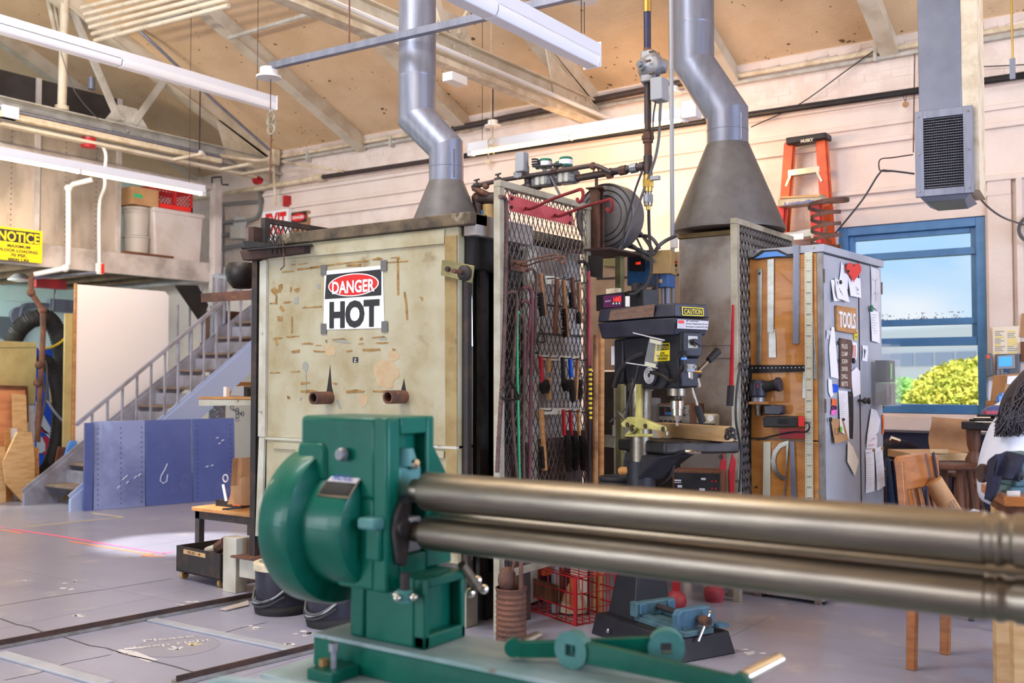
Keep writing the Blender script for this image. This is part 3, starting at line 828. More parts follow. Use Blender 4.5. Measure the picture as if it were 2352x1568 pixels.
# three blue steel panels leaning upright in a row
pts=[PZ(214,1172),PZ(335,1163),PZ(443,1154),PZ(541,1147)]
tops=[PD(205+0,969,0)for _ in()]
for k,(a,b,nm,mm)in enumerate(((0,1,'pale blue steel panel with rivet rows, first of the row by the stairs','blue_panel_light'),(1,2,'dark blue steel panel with a chalk hook mark, middle of the row','blue_panel'),(2,3,'dark blue steel panel with white smears, end of the row by the table','blue_panel'))):
    p,q=pts[a],pts[b];d=(q-p).normalized();nb=V((-d.y,d.x,0));p=p+d*.004;q=q-d*.004
    lean=nb*.05;H_=.87
    t=thing('steel_screen',nm,'panel',p,group='blue steel panels by the stairs')
    MB().hexa([p,q,q+nb*.03,p+nb*.03,p+lean+Z_*H_,q+lean+Z_*H_,q+lean+nb*.03+Z_*H_,p+lean+nb*.03+Z_*H_]).part('sheet',mm,t,bev=.004)
    up=(lean+Z_*H_).normalized();rv=MB();w_=(q-p).length
    for f in((.08,.52,.93)if k==0 else(.1,.9)if k==2 else()):
        for j in range(16):rv.sph(p+d*w_*f+up*(.05+j*.05)-nb*.001,.006,6,4)
    if rv.v:rv.part('rivets','iron',t,kind='stuff')
    ch=MB()
    f2=lambda u,v_:p+d*u*w_+up*v_-nb*.003
    if k==1:ch.tube([f2(*c)for c in((.46,.42),(.4,.36),(.32,.3),(.3,.25),(.36,.22),(.44,.24),(.46,.31))],.006,5)
    if k==0:
        for a_,b_ in((.55,.28),(.6,.3),(.78,.29),(.62,.24),(.45,.2),(.86,.31)):ch.tube([f2(a_,b_),f2(a_+.05,b_+.025)],.006,5)
    if k==2:
        for a_,b_ in((.3,.36),(.42,.37),(.6,.6),(.68,.63),(.55,.66)):ch.tube([f2(a_,b_),f2(a_+.06,b_+.012)],.006,5)
    ch.part('chalk_mark','chalk',t,kind='stuff')
    if k==0:
        MB().hexa([p-d*.09-nb*0,p-d*.012,p-d*.012+nb*.05,p-d*.09+nb*.05,p-d*.09+Z_*.86,p-d*.012+Z_*.86,p-d*.012+nb*.05+Z_*.86,p-d*.09+nb*.05+Z_*.86]).part('side_flange','blue_panel',t)

# cluttered corner under the mezzanine, left edge
MW=-11.6
t=thing('mural','bright blue painted mural panel with red and white shapes behind the hoses','painting',PX(130,1090,MW))
y0,y1=PX(60,900,MW).y,PX(168,900,MW).y
zt=PX(120,800,MW).z
MB().bx((MW-.02,y0,.05),(MW,y1,zt)).part('panel','mural_blue',t)
def shp(l,m,o=.003):MB().plate([PX(a,b,MW+o)for a,b in l],(.002,0,0)).part('painted_shape',m,t)
shp([(82,920),(104,960),(118,985),(124,1020),(96,985),(80,965)],'mural_white')
shp([(80,955),(100,985),(118,1000),(98,992),(82,985)],'mural_red')
shp([(100,1000),(112,1005),(118,1030),(108,1050),(96,1040)],'mural_red')
shp([(84,868),(98,868),(98,888),(84,886)],'mural_red')
shp([(84,1000),(96,1003),(104,1020),(104,1035),(94,1040),(84,1040)],'mural_white',.005)
shp([(130,1010),(150,1005),(150,1090),(135,1090)],'mural_dark')
shp([(112,880),(117,890),(120,925),(115,925)],'mural_yellow')
hs=[PX(28,785,-11.2),PX(45,755,-11.1),PX(75,733,-11.0),PX(105,730,-11.0),PX(128,755,-11.0),PX(141,810,-11.0),PX(143,880,-11.0),PX(140,960,-11.0),PX(136,1030,-11.1),PX(118,1060,-11.1)]
def hose(pts,r,label):
    c=curve(pts,16);rr=[r*(1+.07*(1 if i%2 else-1))for i in range(len(c))]
    return MB().tube(c,rr,14).solo('ribbed_hose','hose',label,'hose','black ribbed hoses',ang=80)
hose(hs,.095,'thick black ribbed hose arching over behind the rusty pipe')
hose([PX(92,832,-10.75),PX(108,832,-10.75),PX(122,858,-10.75),PX(133,905,-10.75),PX(135,960,-10.75),PX(128,1020,-10.75),PX(112,1068,-10.75),PX(92,1095,-10.75)],.075,'second black ribbed hose hanging in front, its lower end on the floor')
MB().tube(curve([PX(90,801,-10.9),PX(115,798,-10.9),PX(140,785,-10.9),PX(158,764,-10.9)],6),.014,6).solo('yellow_cable','cord_yellow','yellow cable slung from the rusty pipe across the hoses','cable')
MB().tube(curve([PX(110,925,-10.5),PX(98,870,-10.5),PX(97,840,-10.5),PX(103,828,-10.5),PX(107,850,-10.5),PX(106,905,-10.5),PX(90,985,-10.5)],6),.012,6).solo('grey_cable','cable_grey','thin grey cable looped over the rusty pipe','cable')
MB().tube(curve([PX(108,920,-10.48),PX(125,945,-10.48),PX(150,972,-10.48),PX(176,994,-10.48)],5),.013,6).solo('grey_cable','stair_grey','pale grey cable slanting from the pipe down to the white board','cable')
for k,(a,b)in enumerate((((128,650),(118,725)),((130,652),(112,735)),((126,648),(122,715)))):
    MB().tube([PX(*a,-10.95+.02*k),PX(*b,-10.95+.02*k)],.006,5).solo('hose_strap','cable','thin dark strap holding up the arching hose','strap','straps holding the hose')
q0,q1=PX(0,668,-12.2),PX(168,700,-12.2)
t=thing('pale_machine','pale cyan machine cabinet with a round dial, deep under the mezzanine','machine',(-12.2,q1.y,0))
MB().bx((-12.7,PX(0,700,-12.2).y-.5,.0),(-12.2,PX(166,700,-12.2).y,PX(100,695,-12.2).z)).part('housing','cyan_wall',t,bev=.01)
MB().tube(curve([PX(45,745,-12.15),PX(47,715,-12.15),PX(58,702,-12.15),PX(100,701,-12.15),PX(165,703,-12.15)],5),.03,8).part('pipe','zinc',t)
MB().cyl(PX(41,727,-12.19),PX(41,727,-12.19)+X_*.06,.12,n=18).part('dial','zinc',t)
MB().cyl(PX(66,726,-12.19),PX(66,726,-12.19)+X_*.04,.07,n=18).part('dial','cast_grey',t)
MB().box(PX(20,752,-12.18),(.06,.3,.26)).part('vent_box','grey_plastic',t)
MB().box(PX(140,702,-12.15),(.1,.34,.16)).part('switch_box','zinc',t)
# boards stacked against the corner
def board(l,x,m,label,cat='board',d=.03,lean=0.):
    return MB().plate([PX(a,b,x)for a,b in l],(-d,0,0)).solo('wooden_board' if cat=='board' else 'crate_panel',m,label,cat,'boards leaning in the corner' if cat=='board' else None)
ox_=-10.45
t=thing('olive_crate','olive painted wooden crate behind the leaning boards','crate',PX(40,1130,-10.75))
MB().plate([PX(-30,793,-10.7),PX(84,795,-10.7),PX(82,905,-10.7),PX(80,927,-10.7),PX(-30,930,-10.7)],(-.5,0,0)).part('side','olive_box',t)
MB().plate([PX(-30,781,-10.69),PX(83,786,-10.69),PX(83,797,-10.69),PX(-30,798,-10.69)],(-.55,0,0)).part('lid','olive_box',t)
MB().plate([PX(-30,928,-10.72),PX(80,928,-10.72),PX(80,1150,-10.72),PX(-30,1152,-10.72)],(-.4,0,0)).part('base','paper_grey',t)
t=thing('framed_panel','large framed orange plywood panel leaning at the left edge','panel',PX(30,1150,-10.6))
MB().plate([PX(-40,886,-10.62),PX(62,889,-10.62),PX(66,1155,-10.62),PX(-40,1158,-10.62)],(-.02,0,0)).part('panel','ply_orange',t)
MB().plate([PX(-40,883,-10.6),PX(64,886,-10.6),PX(66,970,-10.6),PX(61,970,-10.6),PX(60,893,-10.6),PX(-40,890,-10.6)],(-.03,0,0)).part('frame','wood_dark',t,'brown wooden frame')
board([(30,904),(60,906),(65,1040),(65,1155),(36,1156)],-10.52,'wood_pale','narrow pale board leaning upright before the framed panel')
board([(14,984),(24,984),(30,1156),(10,1157)],-10.49,'wood','slim brown offcut standing beside the round-edged board')
board([(24,983),(40,984),(42,1156),(30,1157)],-10.5,'paper_grey','slim grey offcut behind the round-edged board')
board([(-40,1026),(12,1026),(14,1154),(-40,1156)],-10.40,'wood_pale','light board cut off by the left picture edge')
board([(40,992),(73,992),(80,1050),(80,1146),(52,1151),(14,1110),(8,1060)],-10.32,'wood_pale','board with a bulging cut edge, foremost in the corner')
board([(77,1027),(89,1027),(91,1145),(79,1147)],-10.36,'wood','narrow strip standing right behind the bulging board')
board([(136,1025),(158,1028),(140,1085),(122,1095)],-10.2,'wood_dark','short brown board leaning behind the stair foot')
board([(164,1012),(176,1012),(176,1062),(145,1078),(141,1078),(158,1020)],-10.16,'clear_blue','blue speckled board leaning behind the stair foot')

# behind: conduits, emergency lamp and signs on the far wall
WL=WY+.155
t=thing('emergency_light','white twin-head emergency lamp on the brick wall above the stairs','lamp',PY(555,545,WL))
MB().plate([PY(541,520,WL),PY(567,520,WL),PY(567,549,WL),PY(541,549,WL)],(0,-.1,0)).part('box','white_paint',t,bev=.006)
for a in(545,557):
    q=PY(a,511,WL-.05);MB().lathe([(.02,.06),(.075,.02),(.085,0),(.0,.005)],q,Y_,16).part('lamp_head','lamp_white',t)
cds=thing('wall_conduit','grey electrical conduits on the brick wall above the stairs','conduit',PY(510,600,WL))
for l in([(598,440),(598,485),(590,500),(575,506),(490,513)],[(490,471),(603,462)],[(509,478),(509,650)],[(490,543),(540,536)],[(490,574),(570,560)],[(500,626),(570,618)]):
    MB().tube([PY(a,b,WL-.03)for a,b in l],.028,6).part('conduit','elec_grey',cds)
t=thing('exit_sign','white EXIT sign with red letters on the back wall above the furnace','sign',PY(635,530,WY))
a,b=PY(602,487,WY-.12),PY(661,548,WY-.12)
MB().bx((a.x,WY-.12,b.z),(b.x,WY-.002,a.z)).part('case','sign_white',t,bev=.004)
MB().text('EXIT',((a.x+b.x)/2+.02,WY-.121,b.z+.085),X_,Z_,(a.z-b.z)*.70,'CENTER',.035,(b.x-a.x)*.8).part('lettering','sign_red',t)
t=thing('danger_sign','small DANGER KEEP OUT sign on the wall beside the EXIT sign','sign',PY(685,520,WY))
a,b=PY(666,488,WY-.062),PY(705,538,WY-.062)
MB().bx((a.x,WY-.062,b.z),(b.x,WY-.002,a.z)).part('plate','kraft',t)
hh=a.z-b.z;cx=(a.x+b.x)/2
MB().bx((a.x+.008,WY-.0635,a.z-hh*.48),(b.x-.008,WY-.062,a.z-.01)).part('header','sign_black',t)
el=[V((cx+math.cos(i*.2618)*(b.x-a.x)*.42,WY-.0637,a.z-hh*.25+math.sin(i*.2618)*hh*.17))for i in range(24)]
MB().plate(el,(0,-.0015,0)).part('oval','sign_red',t)
MB().text('DANGER',(cx,WY-.0655,a.z-hh*.31),X_,Z_,hh*.13,'CENTER',.02,(b.x-a.x)*.66).part('lettering','sign_white',t)
MB().text('KEEP OUT',(cx,WY-.0625,a.z-hh*.68),X_,Z_,hh*.13,'CENTER',.02,(b.x-a.x)*.8).part('lettering','sign_black',t)
MB().box(PY(659,462,WY-.05),(.06,.08,.14)).solo('fire_alarm','red','small red alarm box on the wall right of the corner','alarm')
# ================================================================== FURNACE
YF=4.1
fp=lambda a,b,o=0.:PY(a,b,YF-o)
fx=lambda a:fp(a,800).x
fz=lambda b,a=820:fp(a,b).z
XL,XR=fx(600),fx(1052)
ZS,ZT,ZB=fz(1016),fp(820,545).z,fz(1235,600)
fu=thing('furnace','big cream and soot-stained gas furnace with DANGER HOT sign on its door','furnace',((XL+XR)/2,YF,0))
MB().bx((XL+.06,YF+.26,.26),(XR-.0,YF+1.22,ZT-.02)).part('body','kiln_side',fu,bev=.006)
MB().bx((XL+.3,YF+.3,.0),(XR-.04,YF+1.15,.26)).part('underside_shade','soot',fu)  # black block put in as the shade beneath the furnace
XB=XR
for y,z in((4.75,1.55),(4.75,1.32),(4.8,1.72)):
    MB().bx((XR,YF+.55,z),(XR+.012,YF+1.22,z+.012)).part('seam','kiln_dark',fu)
MB().bx((XR,YF+.7,.45),(XR+.02,YF+1.2,.95)).part('rust_panel','rust_dark',fu,'rusty brown lower side panel')
MB().bx((XR,YF+.62,1.2),(XR+.015,YF+1.2,1.5)).part('side_panel','kiln_side',fu)
# door leaf, upper and lower
MB().bx((XL,YF,ZS+.006),(XR,YF+.13,ZT)).part('door','furnace',fu,bev=.004)
MB().bx((XL,YF,ZB),(XR,YF+.13,ZS-.006)).part('lower_door','furnace',fu,bev=.004)
MB().bx((XL-.0,YF-.012,ZS-.008),(XR,YF+.01,ZS+.006)).part('seam_flange','cream_steel',fu)
def strip(l,m,nm,o=.006,lab=None):return MB().plate([fp(a,b)for a,b in l],(0,-o,0)).part(nm,m,fu,lab,bev=.002)
strip([(602,600),(617,598),(614,1003),(598,1002)],'cream_steel','left_stile',.02)
strip([(1024,543),(1051,540),(1052,1026),(1026,1025)],'furnace_edge','right_stile',.012,'heat-browned right stile')
strip([(620,575),(1023,527),(1023,560),(620,598)],'furnace','top_rail',.012)
strip([(600,1006),(612,1006),(606,1230),(592,1230)],'cream_steel','left_stile',.02)
strip([(1026,1030),(1052,1031),(1053,1120),(1028,1118)],'furnace_edge','right_stile',.012)
strip([(630,1015),(1022,1036),(1022,1052),(630,1030)],'furnace','mid_rail',.012)
MB().bx((XL+.045,YF-.003,ZB),(XL+.055,YF+.0,ZT-.12)).part('gap_shadow','soot',fu)  # thin black strip painted as the shadow line beside the left stile
# top beam and corner
MB().bx((fx(640),YF-.03,ZT),(XR+.1,YF+.12,ZT+.065)).part('top_beam','furnace_top',fu,bev=.006)
MB().bx((XL+.03,YF+.12,ZT),(XR+.05,YF+1.22,ZT+.05)).part('roof_plate','furnace_top',fu)
MB().bx((XR+.02,YF+.02,ZT-.05),(XR+.1,YF+.55,ZT+.06)).part('corner_plate','kiln_side',fu,bev=.004)
MB().bx((XR+.0,YF+.05,ZT-.22),(XR+.06,YF+.30,ZT-.02)).part('sooty_block','soot',fu,bev=.01)
# hinge-side gap, guide bars and posts seen past the right edge
MB().bx((XR-.04,YF+.13,.2),(XR+.0,YF+.32,ZT-.02)).part('black_jamb','soot',fu)  # black filler between door and body
MB().bx((XR+.012,YF+.03,.2),(XR+.04,YF+.065,ZT-.2)).part('guide_bar','iron',fu)
MB().bx((XR+.02,YF+.13,.2),(XR+.045,YF+.18,ZT-.18)).part('guide_bar','steel_dark',fu)
MB().bx((XR+.0,YF+.30,.2),(XR+.03,YF+.52,ZT-.04)).part('sooty_panel','soot',fu,bev=.006)
MB().bx((XR+.02,YF+.56,.05),(XR+.055,YF+.66,ZT-.06)).part('pale_post','cream_steel',fu,bev=.003)
MB().tube([(XR+.02,YF+.08,ZT-.2),(XR+.03,YF+.08,ZT-.62)],.005,6).part('pull_wire','steel_bright',fu)
MB().cyl((XR+.03,YF+.1,ZT-.16),(XR+.05,YF+.1,ZT-.16),.03,n=12).part('pulley','cream_steel',fu)
# left post, brackets, base
MB().bx((fx(574),YF+.01,.14),(fx(586),YF+.08,ZT-.05)).part('left_post','iron',fu)
MB().bx((fx(588),YF+.06,.14),(fx(599),YF+.13,ZT-.05)).part('left_post','rust_dark',fu)
MB().plate([fp(568,578),fp(716,566),fp(716,582),fp(575,600)],(0,-.06,0)).part('corner_angle','rust_dark',fu,'rusty corner angle iron',bev=.003)
MB().plate([fp(566,574,.1),fp(716,562,.1),fp(720,567,-.02),fp(580,580,-.02)],(0,0,.008)).part('corner_angle','iron',fu)
MB().plate([fp(556,552),fp(640,560),fp(640,578),fp(568,580)],(0,.05,0)).part('corner_bracket','black_metal',fu)
MB().plate([fp(553,570,.05),fp(620,566,.05),fp(620,570,-.1),fp(556,574,-.1)],(0,0,.008)).part('corner_bracket','black_metal',fu)
MB().bx((fx(562),YF+.02,ZT),(fx(574),YF+.12,ZT+.14)).part('bracket_post','rust_dark',fu)
bz=.22
MB().bx((fx(552),YF-.06,bz),(XR-.3,YF+.1,bz+.012)).part('base_flange','rust',fu)
MB().bx((fx(556),YF+.05,bz),(XR-.3,YF+.062,bz+.1)).part('base_angle','rust',fu)
MB().bx((fx(560),YF-.02,.10),(XR-.3,YF+.04,.21)).part('base_beam','cream_steel',fu,bev=.004)
for x in(fx(533),fx(905)):
    MB().bx((x-.03,YF-.03,0),(x+.09,YF+.06,.33 if x<-4.5 else .22)).part('leg','cream_steel',fu,bev=.004)
MB().bx((XR-.12,YF+.1,0),(XR-.02,YF+.2,.26)).part('leg','cream_steel',fu,bev=.004)
for y in(YF+1.1,):
    for x in(XL+.15,XR-.15):MB().bx((x-.05,y-.05,0),(x+.05,y+.05,.26)).part('leg','iron',fu)
# guard of expanded metal along the left edge of the roof
GX=fx(578)
g0,g1=YF+.1,YF+1.2
MB().bx((GX-.02,g0-.02,ZT),(GX+.02,g0+.02,ZT+.20)).part('guard_post','iron',fu)
MB().bx((GX-.018,g0,ZT+.17),(GX+.018,g1,ZT+.20)).part('guard_rail','iron',fu)
lattice(MB(),(GX,g0,ZT+.05),Y_,Z_,g1-g0,.12,.04,.08,.006,.006).part('guard_mesh','mesh',fu,kind='stuff')
MB().bx((GX-.01,g0+.2,ZT+.05),(GX+.01,g1,ZT+.10)).part('guard_strip','rust',fu)
for k in range(3):
    q=fp(618+10*k,560,.07);MB().tube([q-Z_*.03,q+Z_*.03,q+Z_*.045+X_*.012,q+Z_*.03+X_*.024,q-Z_*.06+X_*.02],.004,6).part('hook','iron',fu)
q=fp(650,560,.07);MB().tube([q,q-Z_*.09+X_*.01,q-Z_*.13+X_*.012,q-Z_*.15-X_*.02],.004,6).part('hook','rust',fu)
# peep tubes with soot tails
for a,b in((758,913),(928,911)):
    q=fp(a,b);e=q-Y_*.13
    tb=MB();n_=18
    tb.lathe([(.036,0),(.036,.13),(.026,.13),(.026,0.01)],q,-Y_,n_)
    tb.part('peep_tube','rust',fu,'rusty open pipe stub')
    MB().cyl(q-Y_*.01,q-Y_*.014,.027,n=14).part('tube_dark','soot',fu)
    hgt=.19 if a<800 else .10
    MB().plate([q+X_*x+Z_*z for x,z in((-.036,.0),(-.02,hgt*.35),(-.008,hgt*.7),(0,hgt),(.006,hgt*.7),(.014,hgt*.35),(.034,.0))],(0,-.0012,0)).part('soot_tail','soot_stain',fu)
# latch
lp=[fp(1019,597,.02),fp(1091,610,.02),fp(1086,650,.02),fp(1075,648,.02),fp(1073,641,.02),fp(1061,640,.02),fp(1057,643,.02),fp(1016,632,.02)]
MB().plate(lp,(0,-.014,0)).part('latch_plate','frame_olive',fu,'olive latch plate',bev=.002)
q=fp(1068,627,.04);MB().lathe([(.04,0),(.04,.02),(.024,.035),(.0,.037)],q+Y_*.005,-Y_,14).part('latch_hub','iron',fu)
MB().tube([q-X_*.03,q-Y_*.04,q+V((.03,-.1,-.003)),q+V((.05,-.16,-.005))],[.007,.012,.011,.013],8).part('latch_handle','rust',fu)
q=fp(1030,618,.034);MB().cyl(q,q-Y_*.014,.014,n=8).part('bolt','rust_dark',fu)
# heat stains, tape remains, stickers: flat marks on the door skin
Zq=lambda a,b:(540+a*.3189,460+b*.3189)
def mark(l,o=.0012):return[fp(*Zq(a,b),o)for a,b in l]
tp=MB();tb2=MB()
for l in([(400,462),(435,458),(436,466),(405,470)],[(455,458),(520,448),(522,456),(458,466)],[(540,478),(620,468),(622,478),(542,488)],[(645,466),(720,456),(720,466),(648,476)],[(728,453),(960,430),(962,440),(730,465)],[(800,462),(910,456),(906,474),(800,478)],[(985,425),(1030,408),(1068,420),(1040,432),(990,432)],[(1095,444),(1245,432),(1248,442),(1190,446),(1100,452)],
          [(450,490),(620,478),(620,484),(560,492),(445,506)],[(1118,412),(1185,405),(1190,425),(1160,428),(1158,414),(1120,418)],[(1164,420),(1178,420),(1182,680),(1166,684)],[(1212,660),(1226,656),(1240,740),(1246,860),(1232,862),(1226,760)],[(480,775),(500,762),(520,768),(625,758),(624,770),(500,777)],[(330,518),(360,508),(420,506),(424,514),(345,522)],
          [(312,610),(340,600),(344,625),(325,670),(310,660)],[(258,640),(288,624),(320,660),(300,670),(305,700),(300,750),(288,740),(292,690),(262,660)],[(398,622),(410,624),(404,664),(394,660)],[(305,834),(340,834),(342,868),(308,870)],[(405,838),(416,838),(416,955),(403,960),(402,900)],[(268,1000),(290,985),(340,986),(338,998)],[(285,1004),(300,1004),(312,1040),(296,1046)],[(365,978),(460,974),(460,982),(380,990)],
          [(475,1030),(530,1022),(566,1030),(562,1038),(480,1038)],[(580,1040),(622,1040),(622,1048),(580,1048)],[(700,1000),(780,992),(808,1004),(770,1000),(702,1008)],[(985,985),(1070,975),(1100,990),(1080,986),(990,994)],[(1010,1022),(1100,1020),(1104,1030),(1050,1034),(1015,1030)],[(900,990),(920,986),(920,1004),(895,1008)],[(885,1030),(925,1026),(925,1034),(888,1038)],
          [(400,1086),(440,1078),(466,1072),(466,1096),(410,1100)],[(560,1078),(600,1082),(650,1086),(650,1094),(570,1094)],[(800,1082),(840,1076),(846,1088),(804,1094)],[(915,1070),(1040,1066),(1050,1080),(980,1088),(918,1084)],[(250,1238),(325,1236),(325,1244),(255,1246)],[(400,1230),(465,1226),(465,1236),(405,1238)],[(470,1368),(560,1362),(602,1376),(590,1390),(475,1384)],[(800,1370),(870,1360),(935,1372),(925,1384),(802,1388)],[(990,1370),(1090,1366),(1130,1374),(1060,1384),(995,1380)],
          [(470,1310),(540,1308),(540,1316),(475,1330)],[(1330,690),(1352,700),(1354,726),(1340,716)],[(1130,1066),(1156,1070),(1150,1084),(1135,1082)],[(700,1310),(735,1316),(730,1330),(705,1322)],[(372,1408),(396,1412),(394,1434),(378,1430)],[(345,730),(405,726),(405,736),(350,744)],[(248,738),(305,736),(305,746),(250,748)],[(420,640),(465,626),(468,640),(450,664),(436,664)],[(318,776),(330,754),(358,788),(340,806)],[(646,1006),(664,1004),(660,1030)]):
    tp.plate(mark(l),(0,-.0006,0))
tp.part('tape_residue','tape_brown',fu,kind='stuff')
for l in([(424,704),(455,690),(455,742),(422,745)],[(585,606),(612,598),(614,632),(596,636)],[(500,1160),(520,1164),(528,1200),(514,1238),(516,1400),(512,1400),(509,1240),(488,1215),(486,1180)],[(724,1436),(745,1440),(765,1500),(755,1505),(735,1470)],[(470,1412),(480,1418),(476,1440),(464,1436)],[(760,1002),(800,1010),(840,1030),(790,1028),(700,1015)],[(1020,988),(1070,980),(1096,1000),(1050,1008)]):
    tb2.plate(mark(l),(0,-.0006,0))
tb2.part('scrape_marks','smoke_grey',fu,kind='stuff')
def blob(cx,cy,rx,ry,m,nm,sd):
    random.seed(sd);pts_=[]
    for k in range(26):
        a=k*6.2832/26;f=random.uniform(.82,1.1);pts_.append((cx+rx*f*math.cos(a),cy+ry*f*math.sin(a)))
    MB().plate(mark(pts_,.0009),(0,-.0004,0)).part(nm,m,fu)
blob(1085,1245,90,110,'rust_stain','pink_burn',2);blob(1140,1120,45,40,'rust_stain','pink_burn',12)
blob(685,1080,45,45,'rust_stain','rust_bloom',3);blob(925,1440,34,45,'rust_stain','rust_bloom',4)
# DANGER HOT sign
hs_=thing('hot_sign','white DANGER HOT sign taped to the furnace door','sign',fp(813,757))
S=lambda a,b,o=.004:fp(a,b,o)
MB().plate([S(745,622),S(879,609),S(883,753),S(743,757)],(0,.002,0)).part('sheet','sign_white',hs_)
MB().plate([S(750,631,.0042),S(876,618,.0042),S(876,678,.0042),S(746,687,.0042)],(0,-.0008,0)).part('header','sign_black',hs_)
c0=S(811,654,.0054);ex=(S(871,649.5,.0054)-S(751,659,.0054))/2;ez=(S(811,627,.0054)-S(811,681,.0054))/2
el=lambda k,o:[c0+ex*k[0]*math.cos(i*.19635)+ez*k[1]*math.sin(i*.19635)-Y_*o for i in range(32)]
MB().plate(el((.97,.97),0),(0,-.0006,0)).part('oval_rim','sign_white',hs_)
MB().plate(el((.925,.88),.0007),(0,-.0006,0)).part('oval','sign_red',hs_)
tx=(S(870,671)-S(762,676)).normalized();tx=X_
MB().text('DANGER',S(811,671,.0072),tx,Z_,.068,'CENTER',.03,(S(865,0).x-S(758,0).x)*.90).part('lettering','sign_white',hs_)
MB().text('HOT',S(813,748,.005),X_,Z_,(S(813,690)-S(813,747)).length,'CENTER',.05,S(868,0).x-S(755,0).x).part('lettering','sign_black',hs_)
for a,b,an in((743,620,.4),(881,610,-.4),(883,750,.4),(743,755,-.4)):
    MB().box(S(a,b,.0065),(.045,.001,.06),0).part('duct_tape','duct_tape',hs_)
sk=MB().plate([S(810,820,.003),S(822,820,.003),S(822,832,.003),S(810,832,.003)],(0,.0015,0)).solo('furnace_sticker','sign_black','tiny black square sticker on the furnace door below the HOT sign','sticker')
MB().text('Z',S(816,830.5,.003),X_,Z_,.018,'CENTER',.03,.02).part('lettering','paper_grey',sk)

# shelf of angle iron with a steel pot, left of the furnace
sh=thing('bracket_shelf','rusty angle-iron bracket shelf sticking out left of the furnace','shelf',PY(520,690,4.3))
MB().plate([PY(461,676,4.35),PY(580,668,4.35),PY(580,688,4.35),PY(462,694,4.35)],(0,.008,0)).part('front_flange','rust',sh)
MB().plate([PY(461,676,4.35),PY(580,668,4.35),PY(580,668,4.35)+Y_*.3,PY(461,676,4.35)+Y_*.3],(0,0,.006)).part('top_flange','rust',sh)
q=PY(570,672,4.5);MB().bx((q.x,4.48,q.z-.03),(XL+.059,4.52,q.z-.004)).part('wall_arm','rust',sh)
q=PY(556,664,4.47)
pt=MB().lathe([(.0,0),(.06,.0),(.1,.05),(.115,.1),(.11,.15),(.10,.165),(.095,.165),(.1,.1),(.0,.02)],q+Z_*.006,Z_,24).solo('steel_pot','steel_dark','round dark steel pot standing on the rusty bracket shelf','pot')
MB().bar(PY(488,633,4.47),PY(560,643,4.47),.012,.02).part('handle','steel_bright',pt)

# wall-hung wooden shelf with phone-like box, table with tools, file cart
t=thing('wooden_shelf','wooden shelf plank with chains under it left of the furnace','shelf',PY(510,930,4.9))
MB().plate([PY(456,911,4.9),PY(585,911,4.9),PY(585,917,4.9),PY(456,917,4.9)],(0,.3,0)).part('plank','wood',t,bev=.003)
MB().plate([PY(456,918,4.9),PY(585,918,4.9),PY(585,930,4.9),PY(457,932,4.9)],(0,.28,0)).part('angle_frame','cream_steel',t)
q=PY(540,916,5.1);MB().bx((q.x,5.08,q.z-.03),(XL+.059,5.12,q.z-.012)).part('wall_arm','iron',t)
for k,(a,b,c,d)in enumerate(((490,934,514,936),(514,936,490,952),(545,934,545,965),(530,932,560,950))):
    ln_=MB();p,q=PY(a,b,4.95),PY(c,d,4.95);n_=max(int((q-p).length/.03),2)
    for i in range(n_):
        m_=lerp(p,q,(i+.5)/n_)-Z_*.02*math.sin(math.pi*(i+.5)/n_);dd=(q-p).normalized()
        sd=Y_ if i%2 else dd.cross(Y_).normalized()
        ln_.tube(arc(m_,dd,sd,.017,0,6.2832,8)[:-1],.004,5,closed=True)
    ln_.part('chain','cast_grey',t,kind='stuff')
t=thing('desk_clock','grey wedge-shaped box on the wooden shelf by the furnace','clock',PY(545,911,5.0))
MB().plate([PY(527,909,5.0),PY(568,911,5.0),PY(566,893,5.0),PY(556,886,5.0),PY(536,888,5.0)],(0,.1,0)).part('case','elec_grey',t,bev=.004)
MB().plate([PY(560,910,4.99),PY(569,911,4.99),PY(568,892,4.99),PY(560,887,4.99)],(0,.1,0)).part('end_cap','black_metal',t)
q=PY(520,910,5.05);MB().box(q+Z_*.035,(.035,.03,.075)).solo('paper_cup','white_paint','small white carton standing on the wooden shelf','carton')
t=thing('steel_table','low steel-legged table with a worn wooden top left of the furnace','table',PZ(458,1250))
a0=PZ(458,1248);ztab=PY(458,1172,a0.y).z
xa,xb,ya,yb=a0.x-.03,-5.15,a0.y-.02,a0.y+.55
MB().bx((xa-.02,ya-.02,ztab),(xb,yb,ztab+.03)).part('top','wood',t,bev=.004)
MB().bx((xa,ya,ztab-.06),(xb,ya+.04,ztab)).part('apron','iron',t)
MB().bx((xa,ya,ztab-.06),(xa+.04,yb,ztab)).part('apron','iron',t)
for x,y in((xa,ya),(xa,yb-.05),(xb-.06,ya),(xb-.06,yb-.05)):MB().bx((x,y,0),(x+.05,y+.05,ztab)).part('leg','iron',t)
def on_t(a,b,dy=.15):return PY(a,b,ya+dy)
t=thing('paper_bag','crumpled brown kraft paper bag standing on the low table','bag',on_t(545,1165))
MB().sheet(lambda u,v:lerp(lerp(on_t(528,1150,.2),on_t(534,1052,.2),v),lerp(on_t(590,1160,.3),on_t(590,1048,.3),v),u)+V((0,.03*math.sin(u*9),0)),8,5,.003).part('back_leaf','kraft',t)
MB().sheet(lambda u,v:lerp(lerp(on_t(522,1158,.1),on_t(526,1118,.1),v),lerp(on_t(565,1160,.08),on_t(556,1112,.08),v),u)+V((0,.025*math.sin(u*8+v*2),0)),8,5,.003).part('front_leaf','kraft',t)
MB().sheet(lambda u,v:lerp(lerp(on_t(553,1160,.05),on_t(551,1100,.05),v),lerp(on_t(590,1160,.12),on_t(590,1086,.12),v),u)+V((0,-.03*math.sin(u*5),0)),8,5,.003).part('side_leaf','kraft',t)
